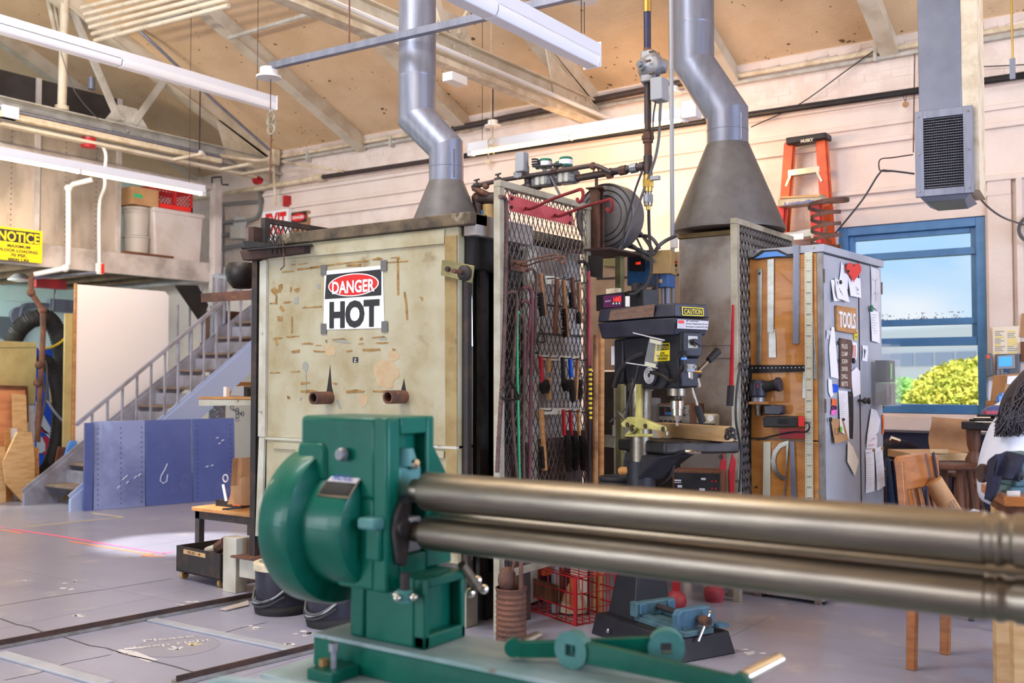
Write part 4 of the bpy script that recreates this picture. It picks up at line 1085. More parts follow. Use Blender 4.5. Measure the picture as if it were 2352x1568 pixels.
t=thing('scissors','pale wire-handled scissors leaning against the paper bag','scissors',on_t(517,1160,.06))
MB().tube(arc(on_t(518,1098,.05),X_,Z_,.028,0,6.28,14)[:-1],.006,6,closed=True).part('handle_loop','paper_grey',t)
MB().bar(on_t(513,1112,.05),on_t(520,1150,.06),.012,.02).part('blade','steel_bright',t)
MB().box(on_t(540,1158,.2),(.3,.14,.07)).solo('black_tray','black_metal','black tray under the kraft paper bag','tray')
MB().bar(on_t(512,1169,.0)+Z_*.0,on_t(556,1166,.05),.02,.014).solo('black_file','black_metal','black hand file lying at the front of the low table','file')
MB().bar(on_t(535,1163,.02)+Z_*.012,on_t(553,1164,.02)+Z_*.012,.01,.01).solo('orange_pencil','orange','orange pencil on the black file','pencil')
cy=PZ(415,1330).y
t=thing('file_cart','low steel cart on casters with taped FILES label','cart',PZ(460,1335))
C_=lambda a,b,d=0.:PY(a,b,cy-.02+d)
x0,x1=C_(399,1300).x,C_(516,1300).x;z0,z1=C_(460,1322).z,C_(460,1262).z
rz0=math.atan2(-.03,.45)
dx=V((x1-x0,-.05,0));dy_=V((.03,.34,0));o_=V((x0,cy,z0))
def wall4(o,dx,dy,h,m,par,th=.008):
    for a,b,nn in((o,o+dx,dy),(o+dy,o+dy+dx,-dy),(o,o+dy,dx),(o+dx,o+dx+dy,-dx)):
        n_=nn.normalized()*th;MB().hexa([a,b,b+n_,a+n_,a+Z_*h,b+Z_*h,b+n_+Z_*h,a+n_+Z_*h]).part('side',m,par)
    MB().hexa([o,o+dx,o+dx+dy,o+dy,o+Z_*.01,o+dx+Z_*.01,o+dx+dy+Z_*.01,o+dy+Z_*.01]).part('bottom',m,par)
hh=z1-z0
wall4(o_,dx,dy_,hh,'iron',t)
for u,v_ in((.08,.1),(.92,.1),(.08,.9),(.92,.9)):
    q=o_+dx*u+dy_*v_;q.z=.028
    MB().cyl(q-X_*.012,q+X_*.012,.028,n=14).part('caster','tan_box',t)
    MB().bx((q.x-.018,q.y-.012,.03),(q.x+.018,q.y+.012,z0)).part('caster_fork','iron',t)
nfr=V((dx.y,-dx.x,0)).normalized();ud=dx.normalized()
pA=o_+dx*.17+Z_*hh*.74
MB().hexa([pA,pA+ud*.25,pA+ud*.25+nfr*.002,pA+nfr*.002,pA+Z_*.028,pA+ud*.25+Z_*.026,pA+ud*.25+nfr*.002+Z_*.026,pA+nfr*.002+Z_*.028]).part('tape_label','wood_pale',t,'strip of masking tape')
MB().text('FILES - A',pA+ud*.125+nfr*.002+Z_*.006,ud,Z_,.016,'CENTER',.02,.15).part('lettering','rust_dark',t)
tl=o_+dx*.55+dy_*.45+Z_*(hh-.01)
t=thing('pipe_wrench','rusty fitting with collar lying on the cart load','fitting',tl)
MB().tube([tl+V((-.14,0,-.03)),tl+V((.02,.0,.02))],[.026,.03],12).part('barrel','cream_steel',t)
MB().tube([tl+V((-.03,0,0)),tl+V((.05,0,.045))],.042,8).part('collar','rust',t)
MB().tube([tl+V((.05,0,.04)),tl+V((.10,0,.065)),tl+V((.11,0,.04))],.026,10).part('elbow','rust',t)
MB().tube([tl+V((.0,.06,-.02)),tl+V((.22,-.05,-.03))],[.035,.03],10).solo('steel_billet','iron','dark round steel bar in the cart beside the rusty fitting','bar')
MB().tube([tl+V((.09,-.02,.06)),tl+V((.19,.0,-.0))],[.012,.01],8).solo('steel_rod','rust','thin brown rod sloping across the cart load','rod')
MB().bx((x0+.02,cy+.02,z0+.01),(x1-.02,cy+.28,z1-.06)).solo('scrap_load','rust_dark','pile of dark scrap filling the cart','scrap',kind='stuff')
# floor track frame
tr=thing('floor_track','welded frame of steel track rails laid on the floor','rail',(-4.2,3.0,0))
def rail(a,b,nm,m,wd=.06,h=.02):
    p,q=PZ(*a),PZ(*b);MB().bar(p+Z_*h/2,q+Z_*h/2,wd,h).part(nm,m,tr,bev=.003)
    if nm=='side_rail':
        d=(q-p).normalized();s_=V((-d.y,d.x,0))*wd*.4;MB().bar(p-s_+Z_*(h+.012),q-s_+Z_*(h+.012),.012,.024).part('rail_lip','rust_dark',tr)
rail((-10,1490),(574,1377),'side_rail','cab_frame',.05)
rail((400,1574),(714,1497),'side_rail','cab_frame',.05)
rail((-2,1503),(245,1573),'cross_bar','cab_grey',.07,.012)
rail((348,1425),(694,1499),'cross_bar','cab_grey',.06,.012)
MB().plate([PZ(a,b,.004)for a,b in((505,1400),(570,1380),(572,1390),(520,1402))],(0,0,.006)).part('pink_plate','plastic_bin',tr)
# black buckets with wire bails
def bucket(c,r,h,label):
    t=thing('steel_bucket',label,'bucket',c,group='black buckets under the furnace')
    MB().lathe([(.0,.03),(r*.92,.03),(r*.96,.06),(r,h),(r*.93,h),(r*.9,.08),(.0,.07)],c,Z_,32).part('body','soot' if 0 else 'drill_navy',t)
    MB().lathe([(r*1.0,h),(r*1.06,h),(r*1.06,h+.035),(r*.86,h+.04),(r*.86,h)],c,Z_,32).part('rim','cream_paint',t,'cream rim')
    MB().lathe([(r*.98,.0),(r*1.02,.02),(r*1.02,.035),(r*.96,.05)],c,Z_,32).part('base_ring','rubber',t)
    for k in range(4):
        a=k*1.57+.6;MB().cyl(c+V((r*.8*math.cos(a),r*.8*math.sin(a),0)),c+V((r*.8*math.cos(a),r*.8*math.sin(a),.035)),.022,n=8).part('foot','rubber',t)
    cc=lambda a,z:c+V((math.cos(a)*r*1.06,math.sin(a)*r*1.06,z))
    MB().tube(curve([cc(3.6,h*.55),cc(3.9,h*.3),cc(4.5,h*.28),cc(5.2,h*.42),cc(5.6,h*.62)],5),.006,6).part('bail','elec_grey',t)
    MB().tube(curve([cc(3.7,.09),cc(4.3,.05),cc(5.0,.06),cc(5.6,.11)],5),.008,6).part('cord','cable',t)
    MB().tube(curve([cc(3.6,.13),cc(4.3,.08),cc(5.0,.085),cc(5.7,.15)],5),.007,6).part('cord','cable_grey',t)
c=PZ(650,1402);c.z=0;bucket(c+V((0,.0,0)),.155,.24,'black bucket with cream rim and wire bail under the furnace front')
c=PZ(765,1432);c.z=0;bucket(c+V((.0,.0,0)),.14,.22,'black bucket mostly hidden behind the green machine stand')
# ================================================================== MESH TOOL SCREEN BESIDE THE FURNACE
MSX=-3.03
ms=thing('mesh_screen','tall expanded-metal screen in a steel frame hung with brushes and hooks','screen',(MSX,4.2,0))
mp_=lambda a,b,o=0.:PX(a,b,MSX+o)
ya=mp_(1150,800).y;yb=mp_(1350,800).y;zt=mp_(1140,428).z;zb_=mp_(1160,1318).z
MB().bx((MSX-.025,ya-.03,0),(MSX+.015,ya+.015,zt)).part('frame_post','frame_metal',ms,bev=.003)
MB().bx((MSX-.02,yb-.02,zb_),(MSX+.015,yb+.015,zt)).part('frame_post','frame_metal',ms,bev=.003)
MB().bx((MSX-.025,ya-.03,zt),(MSX+.02,yb+.015,zt+.035)).part('top_rail','frame_metal',ms,bev=.003)
MB().bx((MSX-.02,ya+.015,zb_-.02),(MSX+.015,yb,zb_+.02)).part('bottom_rail','frame_metal',ms,bev=.003)
lattice(MB(),(MSX,ya+.012,zb_),Y_,Z_,yb-ya-.03,zt-zb_,.044,.09,.0038,.004).part("expanded_mesh",'mesh',ms,kind='stuff')
MB().bx((MSX-.016,ya+.01,.02),(MSX-.004,ya+.28,zb_+.66)).part('backing_sheet','rust_dark',ms,'rusty sheet behind the lower mesh')
MB().cyl((MSX+.02,yb-.02,zb_-.02),(MSX+.02,yb-.02,zt-.36),.012,n=8).part('red_pole','red_faded',ms,'flaking red pole')
MB().tube(curve([(MSX+.02,yb-.02,zt-.37),(MSX+.02,yb-.03,zt-.33),(MSX+.02,yb-.08,zt-.31),(MSX+.02,yb-.13,zt-.32)],4),.01,8).part('pole_hook','iron',ms)
# hook plates
def on_s(a,b,o=.012):return mp_(a,b,o)
t=thing('hook_plate','red painted plate with two long red rod hooks, bolted high on the mesh screen','hook',on_s(1240,480))
MB().plate([on_s(1167,446),on_s(1313,490),on_s(1315,518),on_s(1169,484)],(.006,0,0)).part('plate','red_plate',t,bev=.002)
for a,b in((1175,456),(1174,476),(1309,493),(1308,512)):
    q=on_s(a,b,.018);MB().cyl(q,q+X_*.008,.009,n=8).part('bolt','iron',t)
def rodhook(p,e,lp_,r,par,m,sd=1):
    p,e=V(p),V(e);d=(e-p).normalized();u=d.cross(Y_).normalized()*sd
    if u.z<0:u=-u
    pts_=[p,lerp(p,e,.1)-Z_*.012,lerp(p,e,.5),e-d*lp_]
    cc=e-d*lp_*.6-u*lp_*.55
    pts_=curve(pts_,4)[:-1]+arc(cc,-d*0+u,d,lp_*.55,0,4.4,12)
    MB().tube(pts_,r,8).part('rod_hook',m,par)
rodhook(on_s(1208,478,.02),PD(1340,432,4.78),.055,.0085,t,'red_rod')
rodhook(on_s(1275,494,.02),PD(1408,456,4.95),.055,.0085,t,'red_rod')
t=thing('hook_plate','small rust-brown plate with two thin looped hooks on the mesh screen','hook',on_s(1190,610))
MB().plate([on_s(1170,594),on_s(1208,600),on_s(1208,626),on_s(1171,620)],(.006,0,0)).part('plate','rust',t,bev=.002)
rodhook(on_s(1182,603,.02),PD(1284,582,4.85),.03,.005,t,'rust')
rodhook(on_s(1198,607,.02),PD(1298,588,4.92),.03,.005,t,'rust')
# rows of pegs
def pegrail(l,pegs,label):
    t=thing('peg_rail',label,'rail',on_s(*l[0]),group='peg rails on the mesh screen')
    MB().plate([on_s(*c,.010)for c in l],(.006,0,0)).part('strip','cream_steel',t)
    for a,b in pegs:q=on_s(a,b,.016);MB().tube([q,q+X_*.055,q+V((.062,0,.012))],.0035,6).part('peg','iron',t)
    return t
pegrail([(1250,633),(1268,634),(1300,642),(1300,655),(1252,652)],[(1256,640),(1278,641),(1292,643),(1312,646),(1330,650)],'white peg strip on the mesh, highest of three, wooden brushes on it')
pegrail([(1242,815),(1330,818),(1330,832),(1242,826)],[(1243,821),(1262,822),(1293,823),(1311,825),(1327,827)],'white peg strip on the mesh, middle of three')
pegrail([(1238,936),(1330,938),(1330,950),(1238,952)],[(1246,943),(1294,944),(1310,945),(1328,946)],'white peg strip on the mesh, lowest of three, over the fluffy dusters')
# brushes hanging in rows
def brush(p0,p1,wd,hm,label,brist=None,bm='bristle',bw=.03,hd=.022,o=.045,thick=.02):
    a,b=on_s(*p0,o),on_s(*p1,o);t=thing('wire_brush',label,'brush',a,group='brushes hung on the mesh screen')
    c=lerp(a,b,.5)+X_*.004
    mb=MB()
    d=(b-a);sx=V((0,d.z,-d.y)).normalized()*-1
    prof=[(-.5,0),(-.5,.05),(-.42,.45),(-.5,.55),(-.5,1),(.5,1),(.5,.55),(.42,.45),(.5,.05),(.5,0)]
    mb.plate([a+d*v_+sx*u*wd-X_*thick/2 for u,v_ in prof],(thick,0,0)).part('handle',hm,t,bev=.003)
    if brist:
        f0,f1,side=brist
        p,q=a+d*f0,a+d*f1;ss=sx*side
        m2=MB();n_=26;random.seed(int(abs(a.y)*999))
        for i in range(n_):
            for k in range(4):
                u=lerp(p,q,(i+.5)/n_)+X_*(k-1.5)*.005+ss*wd*.4
                e=u+ss*bw*random.uniform(.85,1.1)+V((random.uniform(-.004,.004),0,random.uniform(-.006,.006)))
                m2.bar(u,e,.0032,.0045)
        m2.part('bristles',bm,t,kind='stuff')
    return t
H_='wood_handle'
brush((1241,628),(1252,724),.022,H_,'brown wooden wire brush with grey bristles, first in the upper row',(.45,.98,-1),'bristle',.034)
brush((1279,640),(1275,768),.022,'wood_dark','plain long brown wooden handle, second in the upper row')
brush((1294,643),(1303,774),.022,H_,'long curved wire brush hanging third in the upper row',(.5,.99,-1),'bristle',.028)
brush((1314,636),(1319,706),.022,'wood_dark','short dark-handled wire brush, fourth in the upper row',(.5,.98,-1),'bristle',.03)
brush((1329,648),(1334,742),.020,H_,'slim wooden brush with a small dark tuft, last in the upper row',(.75,.99,-1),'bristle',.026)
def tuft(t,c,e,r0,r1,m='bristle'):
    c,e=V(c),V(e);mb=MB();random.seed(int(c.y*777))
    d=(e-c);L_=d.length;d.normalize();x,y,_=frame(d)
    mb.tube(curve([c,lerp(c,e,.1),lerp(c,e,.5),lerp(c,e,.92),e],2),[r0*k for k in(.5,.72,.8,.8,.8,.78,.74,.66,.4)],10)
    for i in range(420):
        f=random.random();a=random.uniform(0,6.28);k=math.sin(min(max(f,.06),.94)*3.1416)**.4
        rr=(r0+(r1-r0)*f)*k;u=c+d*L_*f
        o_=(x*math.cos(a)+y*math.sin(a));mb.bar(u+o_*rr*.6,u+o_*rr+d*random.uniform(-.006,.01),.003,.003)
    mb.part('bristles',m,t,kind='stuff')
t=brush((1242,818),(1246,880),.018,'red','red-handled brush with a thick black head, first in the middle row');tuft(t,on_s(1251,872,.05),on_s(1251,902,.05),.03,.032)
t=brush((1260,820),(1261,918),.016,'wood','orange wooden scraper with a metal ferrule, second in the middle row')
MB().bx(*(lambda q:((q.x-.012,q.y-.02,q.z-.014),(q.x+.012,q.y+.02,q.z+.014)))(on_s(1265,860,.05))).part('ferrule','alu',t)
t=brush((1292,820),(1295,880),.018,'black_metal','dark-handled brush with a black head, third in the middle row');tuft(t,on_s(1301,872,.05),on_s(1301,896,.05),.028,.03)
t=brush((1309,824),(1312,866),.020,'blue_plastic','blue plastic handled brush with a dark curved tail, middle row');tuft(t,on_s(1312,872,.05),on_s(1316,922,.05),.02,.008)
t=brush((1327,822),(1322,918),.018,H_,'worn wooden brush with two dark tufts, last in the middle row');tuft(t,on_s(1333,872,.05),on_s(1330,916,.05),.018,.02)
brush((1243,940),(1252,1080),.024,'wood','long wooden brush with a grey strip of bristle, first in the lower row',(.6,.95,-1),'bristle',.026)
for k,(a,b,c,d,hm,lb)in enumerate(((1294,940,1307,1082,'red','fluffy brown duster with a red handle, left one of three in the lower row'),(1310,941,1322,1080,'red','fluffy brown duster with a red handle, middle one of three in the lower row'),(1328,940,1341,1080,'wood','fluffy brown duster with a wooden handle, right one of three'))):
    t=brush((a,b),(a+2,b+60),.016,hm,lb);tuft(t,on_s(a+9,b+48,.05),on_s(c,d,.05),.024,.032)
# bent rebar hooks
def rod(pts_,r,m,label,o=.03,rib=True):
    t=thing('bar_hook',label,'hook',on_s(*pts_[-1],o),group='bent bar hooks on the mesh screen')
    c=curve([on_s(a,b,o)for a,b in pts_],6);MB().tube(c,r,8).part('bar',m,t)
    if rib:
        mb=MB();L_=0;acc=0
        for i in range(len(c)-1):
            s_=(c[i+1]-c[i]).length;dd=(c[i+1]-c[i]).normalized();n_=max(int(s_/.02),0)
            for k in range(n_):q=lerp(c[i],c[i+1],(k+.5)/n_);mb.tube([q-dd*.003,q+dd*.003],r*1.22,6)
        if mb.v:mb.part('ribs',m,t,kind='stuff')
    return t
rod([(1148,452),(1160,456),(1163,480),(1162,600),(1157,800),(1146,1000),(1142,1085)],.011,'rebar','long brown rebar hooked over the screen top, nearest the frame post',.02)
rod([(1165,674),(1178,670),(1187,684),(1183,780),(1176,900),(1180,1000),(1188,1098)],.009,'rebar','grey-brown rebar hook left of the green bar')
rod([(1192,718),(1188,726),(1188,830),(1190,940),(1193,1100)],.0075,'rebar_green','thin green bar hanging among the brown rebar hooks')
rod([(1191,724),(1200,728),(1205,760),(1204,900),(1202,1000),(1203,1100)],.0095,'rebar','brown rebar hook right of the green bar')
rod([(1196,694),(1210,692),(1219,712),(1213,780),(1208,860)],.008,'rebar_maroon','thin maroon hook with a curled tip among the rebar')
rod([(1200,664),(1214,660),(1222,690),(1221,800),(1218,1000),(1216,1100)],.011,'rebar_maroon','maroon rebar hook, thickest of the row',.034)
rod([(1212,622),(1224,618),(1233,640),(1230,700),(1228,780),(1226,820),(1236,858)],.008,'rebar','dark hook with a bent foot right of the maroon rebar',.03)
rod([(1176,876),(1168,878),(1152,912),(1190,916),(1186,900),(1172,874)],.006,'steel_dark','dark wire triangle hanging low on the screen',.045,False)
rod([(1243,722),(1241,760),(1234,782),(1249,786),(1250,776),(1244,756)],.004,'steel_dark','small wire triangle under the first wooden brush',.03,False)
rod([(1230,776),(1238,805),(1228,810),(1238,812)],.004,'steel_dark','tiny bent wire hook beside the middle row',.03,False)

# can with ladle and rods in front of the screen foot
c=PD(1174,1440,5.06);c.z=0
t=thing('ribbed_can','rusty ribbed tin can standing at the foot of the mesh screen','can',c)
prof=[(.0,0),(.075,0)]
for k in range(9):prof+=[(.0775,.012+k*.026),(.0725,.025+k*.026)]
prof+=[(.076,.25),(.079,.255),(.079,.262),(.072,.262),(.07,.03),(0,.03)]
MB().lathe(prof,c,Z_,28).part('body','rust',t,ang=25)
t=thing('ladle','rusty ladle standing in the ribbed can','ladle',c+Z_*.04)
q=c+V((-.025,0,.30))
MB().sph(q,.062,14,8,(.6,1,1),0,math.pi/1.0).part('bowl','rust',t)
MB().tube([q+V((.03,0,.03)),q+V((.045,0,.1)),q+V((.02,.0,.22))],.007,6).part('handle','rust',t)
MB().tube([c+V((.055,0,.04)),c+V((.05,.02,.6))],.011,8).solo('rusty_bar','rust','rusty bar standing upright in the ribbed can','bar')
MB().bx((c.x+.07,c.y-.02,0),(c.x+.17,c.y+.02,.02)).solo('wood_offcut','wood_dark','little brown offcut on the floor beside the ribbed can','offcut')
# brown handles leaning between screen and drill press
def pole(a,b,r,m,label,d=5.75,n='wooden_pole',g='poles beside the red flaking pole'):
    p,q=PD(*a,d+.12),PD(*b,d);return MB().tube([p,q],r,10).solo(n,m,label,'pole',g)
pole((1370,770),(1364,1455),.018,'wood_handle','dark brown wooden handle beside the paler handle')
pole((1382,700),(1379,1452),.017,'wood','pale brown wooden handle next to the darker one',5.62)
t=thing('striped_pole','yellow and black striped pole behind the screen edge','pole',PD(1356,1100,5.6))
MB().tube([PD(1356,840,5.6),PD(1352,1445,5.6)],.009,8).part('pole','black_metal',t)
for k in range(11):
    p=PD(1356,846+11*k,5.6);MB().tube([p,p-Z_*.013+X_*.0],.0105,8).part('stripe','yellow',t)

# ================================================================== FLUES
def flue(y,low,mid,top,cone,rb,dia_l,dia_t,label,cm,cat='flue'):
    """low: bottom of neck, mid: (bend lower px, bend upper px), top px, cone base z"""
    P=lambda a,b:PY(a,b,y)
    nb,n1,n2,tp_=P(*low),P(*mid[0]),P(*mid[1]),P(*top)
    n1.x=nb.x;tp_.x=n2.x
    t=thing('flue_pipe',label,cat,(nb.x,y,cone))
    r1,r2=dia_l/2,dia_t/2
    MB().lathe([(rb,cone),(rb,cone+.02),(r1*1.02,nb.z),(r1*.98,nb.z)],(nb.x,y,0),Z_,40).part('hood',cm,t)
    MB().lathe([(r1,0),(r1,(n1.z-nb.z)*.42),(r1*1.015,(n1.z-nb.z)*.43),(r1*1.015,(n1.z-nb.z)*.46),(r1,(n1.z-nb.z)*.47)],(nb.x,y,nb.z),Z_,36).part('collar','zinc',t)
    # mitred bend: rings in the bisecting planes
    mb=MB();n_=36;d=(n2-n1).normalized()
    def ring(c,r,nrm):
        out=[]
        for j in range(n_):
            a=6.2832*j/n_;x_,y_=r*math.cos(a),r*math.sin(a)
            z_=-(nrm.x*x_+nrm.y*y_)/nrm.z
            out.append(c+V((x_,y_,z_)))
        return out
    nn=(Z_+d).normalized()
    R=[ring(V((nb.x,y,nb.z+(n1.z-nb.z)*.45)),r1,Z_),ring(n1,r1,nn),ring(n2,r2,nn),ring(V((n2.x,y,n2.z+.26)),r2,Z_)]
    for i,nm in((0,'neck'),(1,'offset_pipe'),(2,'elbow')):
        vs=R[i]+R[i+1];MB().add(vs,[(j,(j+1)%n_,n_+(j+1)%n_,n_+j)for j in range(n_)]).part(nm,'zinc',t,ang=50)
    MB().lathe([(r2,n2.z+.255),(r2*1.012,n2.z+.262),(r2*1.012,n2.z+.275),(r2*1.0,n2.z+.28),(r2,tp_.z)],(n2.x,y,0),Z_,36).part('upper_pipe','zinc',t)
    sm=MB()
    sm.bar((nb.x+r1*.9,y-r1*.43,nb.z+.01),(nb.x+r1*.9,y-r1*.43,n1.z-.02),.012,.006,X_)
    sm.part('seam','zinc',t)
    return t,r2,n2
ftop=fz(545)+.05
flue(4.85,(1025,418),((1025,342),(958,272)),(958,-220),ftop+.005,.25,.215,.235,'galvanised flue with grey hood on top of the cream furnace','cone_grey')
flue(6.2,(1671,332),((1671,262),(1594,148)),(1594,-160),PY(1672,533,6.2).z,.365,.27,.27,'galvanised flue with dark hood above the second furnace','cone_grey')
# second furnace, behind drill press and second screen
Y2=5.98
k2=thing('second_furnace','tall grey scorched furnace casing under the dark flue hood','furnace',(-2.75,6.3,0))
xl,xr=PY(1560,800,Y2).x,-2.37
zt2=PY(1600,545,Y2).z
MB().bx((xl,Y2,.12),(xr,Y2+.62,zt2)).part('casing','kiln_side',k2,bev=.008)
MB().bx((xl-.01,Y2-.01,zt2),(xr+.01,Y2+.63,zt2+.03)).part('top_lip','furnace_edge',k2,bev=.004)
zs=PY(1620,815,Y2).z
MB().bx((xl+.2,Y2-.012,zs-.02),(xr,Y2,zs+.03)).part('door_band','kiln_side',k2)
MB().bx((xl+.05,Y2-.006,.3),(xr-.05,Y2,zs-.06)).part('lower_panel','kiln_side',k2)
MB().bx((xl+.05,Y2-.006,zs+.06),(xr-.05,Y2,zt2-.08)).part('upper_panel','kiln_side',k2)
for x in(xl+.05,xr-.1):
    for yy in(Y2+.05,Y2+.5):MB().bx((x,yy,0),(x+.06,yy+.06,.12)).part('leg','iron',k2)
# tan partition and dark recess behind the drill press
pw=thing('partition','tan scorched partition panel with dark lower half behind the drill press','partition',(-3.0,6.25,0))
PYp=6.25
x0,x1=PY(1352,700,PYp).x,PY(1562,700,PYp).x
zm=PY(1400,850,PYp).z
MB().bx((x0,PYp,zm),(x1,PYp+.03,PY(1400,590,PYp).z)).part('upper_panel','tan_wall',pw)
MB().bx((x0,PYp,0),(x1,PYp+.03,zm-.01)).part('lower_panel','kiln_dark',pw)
for a,b,c,d in((1370,640,1560,630),):MB().bar(PY(a,b,PYp-.004),PY(c,d,PYp-.004),.006,.01).part('seam','kiln_dark',pw)
MB().plate([PY(1380,590,PYp-.02),PY(1430,585,PYp-.02),PY(1430,640,PYp-.02),PY(1416,640,PYp-.02),PY(1416,612,PYp-.02),PY(1384,610,PYp-.02)],(0,.01,0)).part('bracket','frame_olive',pw)

# pipe stand of the machine shelf: posts and cross arm behind the press
SY=5.5
sf=thing('steel_stand','pale steel stand with shelf behind the drill press column','stand',PY(1420,1120,SY))
q=PY(1420,1120,SY);xq=q.x
MB().bx((xq-.03,SY,0),(xq+.03,SY+.05,PY(1420,885,SY).z)).part('post','frame_metal',sf)
MB().plate([PY(1380,999,SY-.01),PY(1412,999,SY-.01),PY(1410,1028,SY-.01),PY(1378,1025,SY-.01)],(0,.05,0)).part('arm','frame_metal',sf)
zsf=PY(1550,980,SY).z
MB().bx((xq-.03,SY-.02,zsf-.07),(PY(1662,980,SY).x,SY+.3,zsf)).part('shelf','cream_steel',sf,bev=.003)
MB().bx((PY(1655,980,SY).x-.05,SY+.2,0),(PY(1655,980,SY).x,SY+.25,zsf-.07)).part('post','frame_metal',sf)
# old radio receiver and things on the stand
rx0,rx1=PY(1520,940,SY+.1).x,PY(1592,940,SY+.1).x;rz1=PY(1550,926,SY+.1).z
t=thing('radio','old silver and black radio receiver on the stand behind the drill chuck','radio',((rx0+rx1)/2,SY+.15,zsf))
MB().bx((rx0,SY+.06,zsf),(rx1,SY+.26,rz1)).part('case','wood_dark',t,bev=.003)
hh=rz1-zsf
MB().bx((rx0+.004,SY+.052,zsf+.01),(rx1-.004,SY+.06,rz1-.008)).part('face','alu',t)
MB().bx((rx0+.01,SY+.046,zsf+hh*.45),(rx1-.03,SY+.053,rz1-.02)).part('dial','black_metal',t)
MB().bx((rx0+.05,SY+.0452,zsf+hh*.5),(rx0+.10,SY+.0462,zsf+hh*.62)).part('dial_glow','blue_box',t)
MB().bx((rx0+.048,SY+.0452,zsf+hh*.5),(rx0+.05,SY+.0465,zsf+hh*.8)).part('needle','red_bright',t)
MB().cyl((rx1-.02,SY+.05,zsf+hh*.65),(rx1-.02,SY+.03,zsf+hh*.65),.017,n=14).part('tuning_knob','steel_bright',t)
for k in range(5):MB().cyl((rx0+.02+k*.032,SY+.052,zsf+hh*.22),(rx0+.02+k*.032,SY+.036,zsf+hh*.22),.008,n=10).part('knob','steel_dark',t)
t=thing('keyboard','black keyboard lying on the stand in front of the radio','keyboard',(rx0,SY,zsf))
p0,p1=PY(1521,975,SY+.0),PY(1640,975,SY+.0)
MB().bx((p0.x,SY-.015,zsf+.001),(p1.x,SY+.04,zsf+.018)).part('base','black_metal',t,bev=.003)
kk=MB()
for i in range(22):
    for j in range(3):kk.bx((p0.x+.006+i*(p1.x-p0.x-.01)/22,SY-.012+j*.017,zsf+.018),(p0.x+.002+(i+1)*(p1.x-p0.x-.01)/22-.002,SY+.001+j*.017,zsf+.025))
kk.part('keys','cable',t,kind='stuff')
p0,p1=PY(1594,960,SY+.2),PY(1648,960,SY+.2)
t=thing('white_gadget','off-white rounded plastic device lying behind the keyboard','device',(p0.x,SY+.2,zsf))
MB().bx((p0.x,SY+.15,zsf+.001),(p1.x,SY+.24,zsf+.075)).part('shell','cream_paint',t,bev=.015)
MB().cyl((p1.x-.02,SY+.148,zsf+.05),(p1.x-.02,SY+.14,zsf+.05),.02,n=14).part('dial','white_paint',t)
q=PY(1506,940,SY+.1);MB().bx((q.x-.03,SY+.07,zsf),(q.x+.025,SY+.13,zsf+.17)).solo('bottle','acrylic','clear plastic bottle standing left of the radio','bottle',bev=.01)
# wooden amplifier lower down
AY=5.15
p0,p1,p2=PY(1505,1100,AY),PY(1567,1100,AY),PY(1648,1100,AY)
az0,az1=PY(1567,1150,AY).z,PY(1567,1080,AY).z
t=thing('amplifier','wood-cased amplifier with black rear panel and sockets under the drill table','amplifier',(p1.x,AY+.15,az0))
rz_a=math.radians(16)
T=TR((p2.x-.26,AY-.02,az0),rz_a)
MB(T).bx((-.0,0,0),(.27,.2,az1-az0)).part('case','wood_dark',t,bev=.003)
MB(T).bx((.01,-.004,.01),(.26,0,az1-az0-.012)).part('rear_panel','black_metal',t)
lb=MB(T)
for k in range(10):lb.bx((.02+.012*(k%5),-.0055,.02+.018*(k//5)),(.028+.012*(k%5),-.004,.034+.018*(k//5)))
lb.bx((.012,-.0055,.1),(.05,-.004,.104)).bx((.012,-.0055,.11),(.05,-.004,.118)).bx((.03,-.0055,.075),(.055,-.004,.088)).bx((.15,-.0055,.06),(.18,-.004,.075)).bx((.16,-.0055,.12),(.185,-.004,.132))
lb.part('labels','paper_grey',t,kind='stuff')
for z in(.115,.075):
    for x in(.22,.24):MB(T).cyl((x,-.004,z),(x,-.012,z),.006,n=8).part('socket','red',t)
MB(T).bx((.21,-.01,.02),(.25,-.004,.05)).part('outlet','cable',t)
MB().bx((p0.x-.05,AY-.05,az0-.05),(p2.x+.08,AY+.35,az0-.003)).solo('amp_shelf','iron','low steel shelf under the wooden amplifier','shelf')
MB().bx((p0.x,AY+.05,0),(p0.x+.05,AY+.1,az0-.051)).solo('shelf_leg','iron','steel leg under the low amplifier shelf','leg')if False else None
# red bolt cutters leaning by second screen
t=thing('bolt_cutter','long red bolt cutters with black grips leaning by the second mesh screen','tool',PD(1670,1120,5.75))
dd=5.72
MB().tube([PD(1684,700,dd),PD(1680,890,dd)],[.008,.014],8).part('handle','red',t)
MB().tube([PD(1679,885,dd),PD(1676,932,dd)],.02,10).part('grip','rubber',t)
t=thing('bolt_cutter','red bolt cutter jaws hanging low behind the drill table','tool',PD(1668,1130,5.7))
for a in(1658,1680):
    MB().plate([PD(a-6,1080,5.7),PD(a+3,1040,5.7),PD(a+11,1060,5.7),PD(a+9,1085,5.7),PD(a+7,1140,5.7),PD(a-5,1140,5.7)],FW*.02).part('jaw_arm','red',t,bev=.003)
MB().cyl(PD(1656,1049,5.69),PD(1656,1049,5.68),.014,n=10).part('bolt','iron',t)

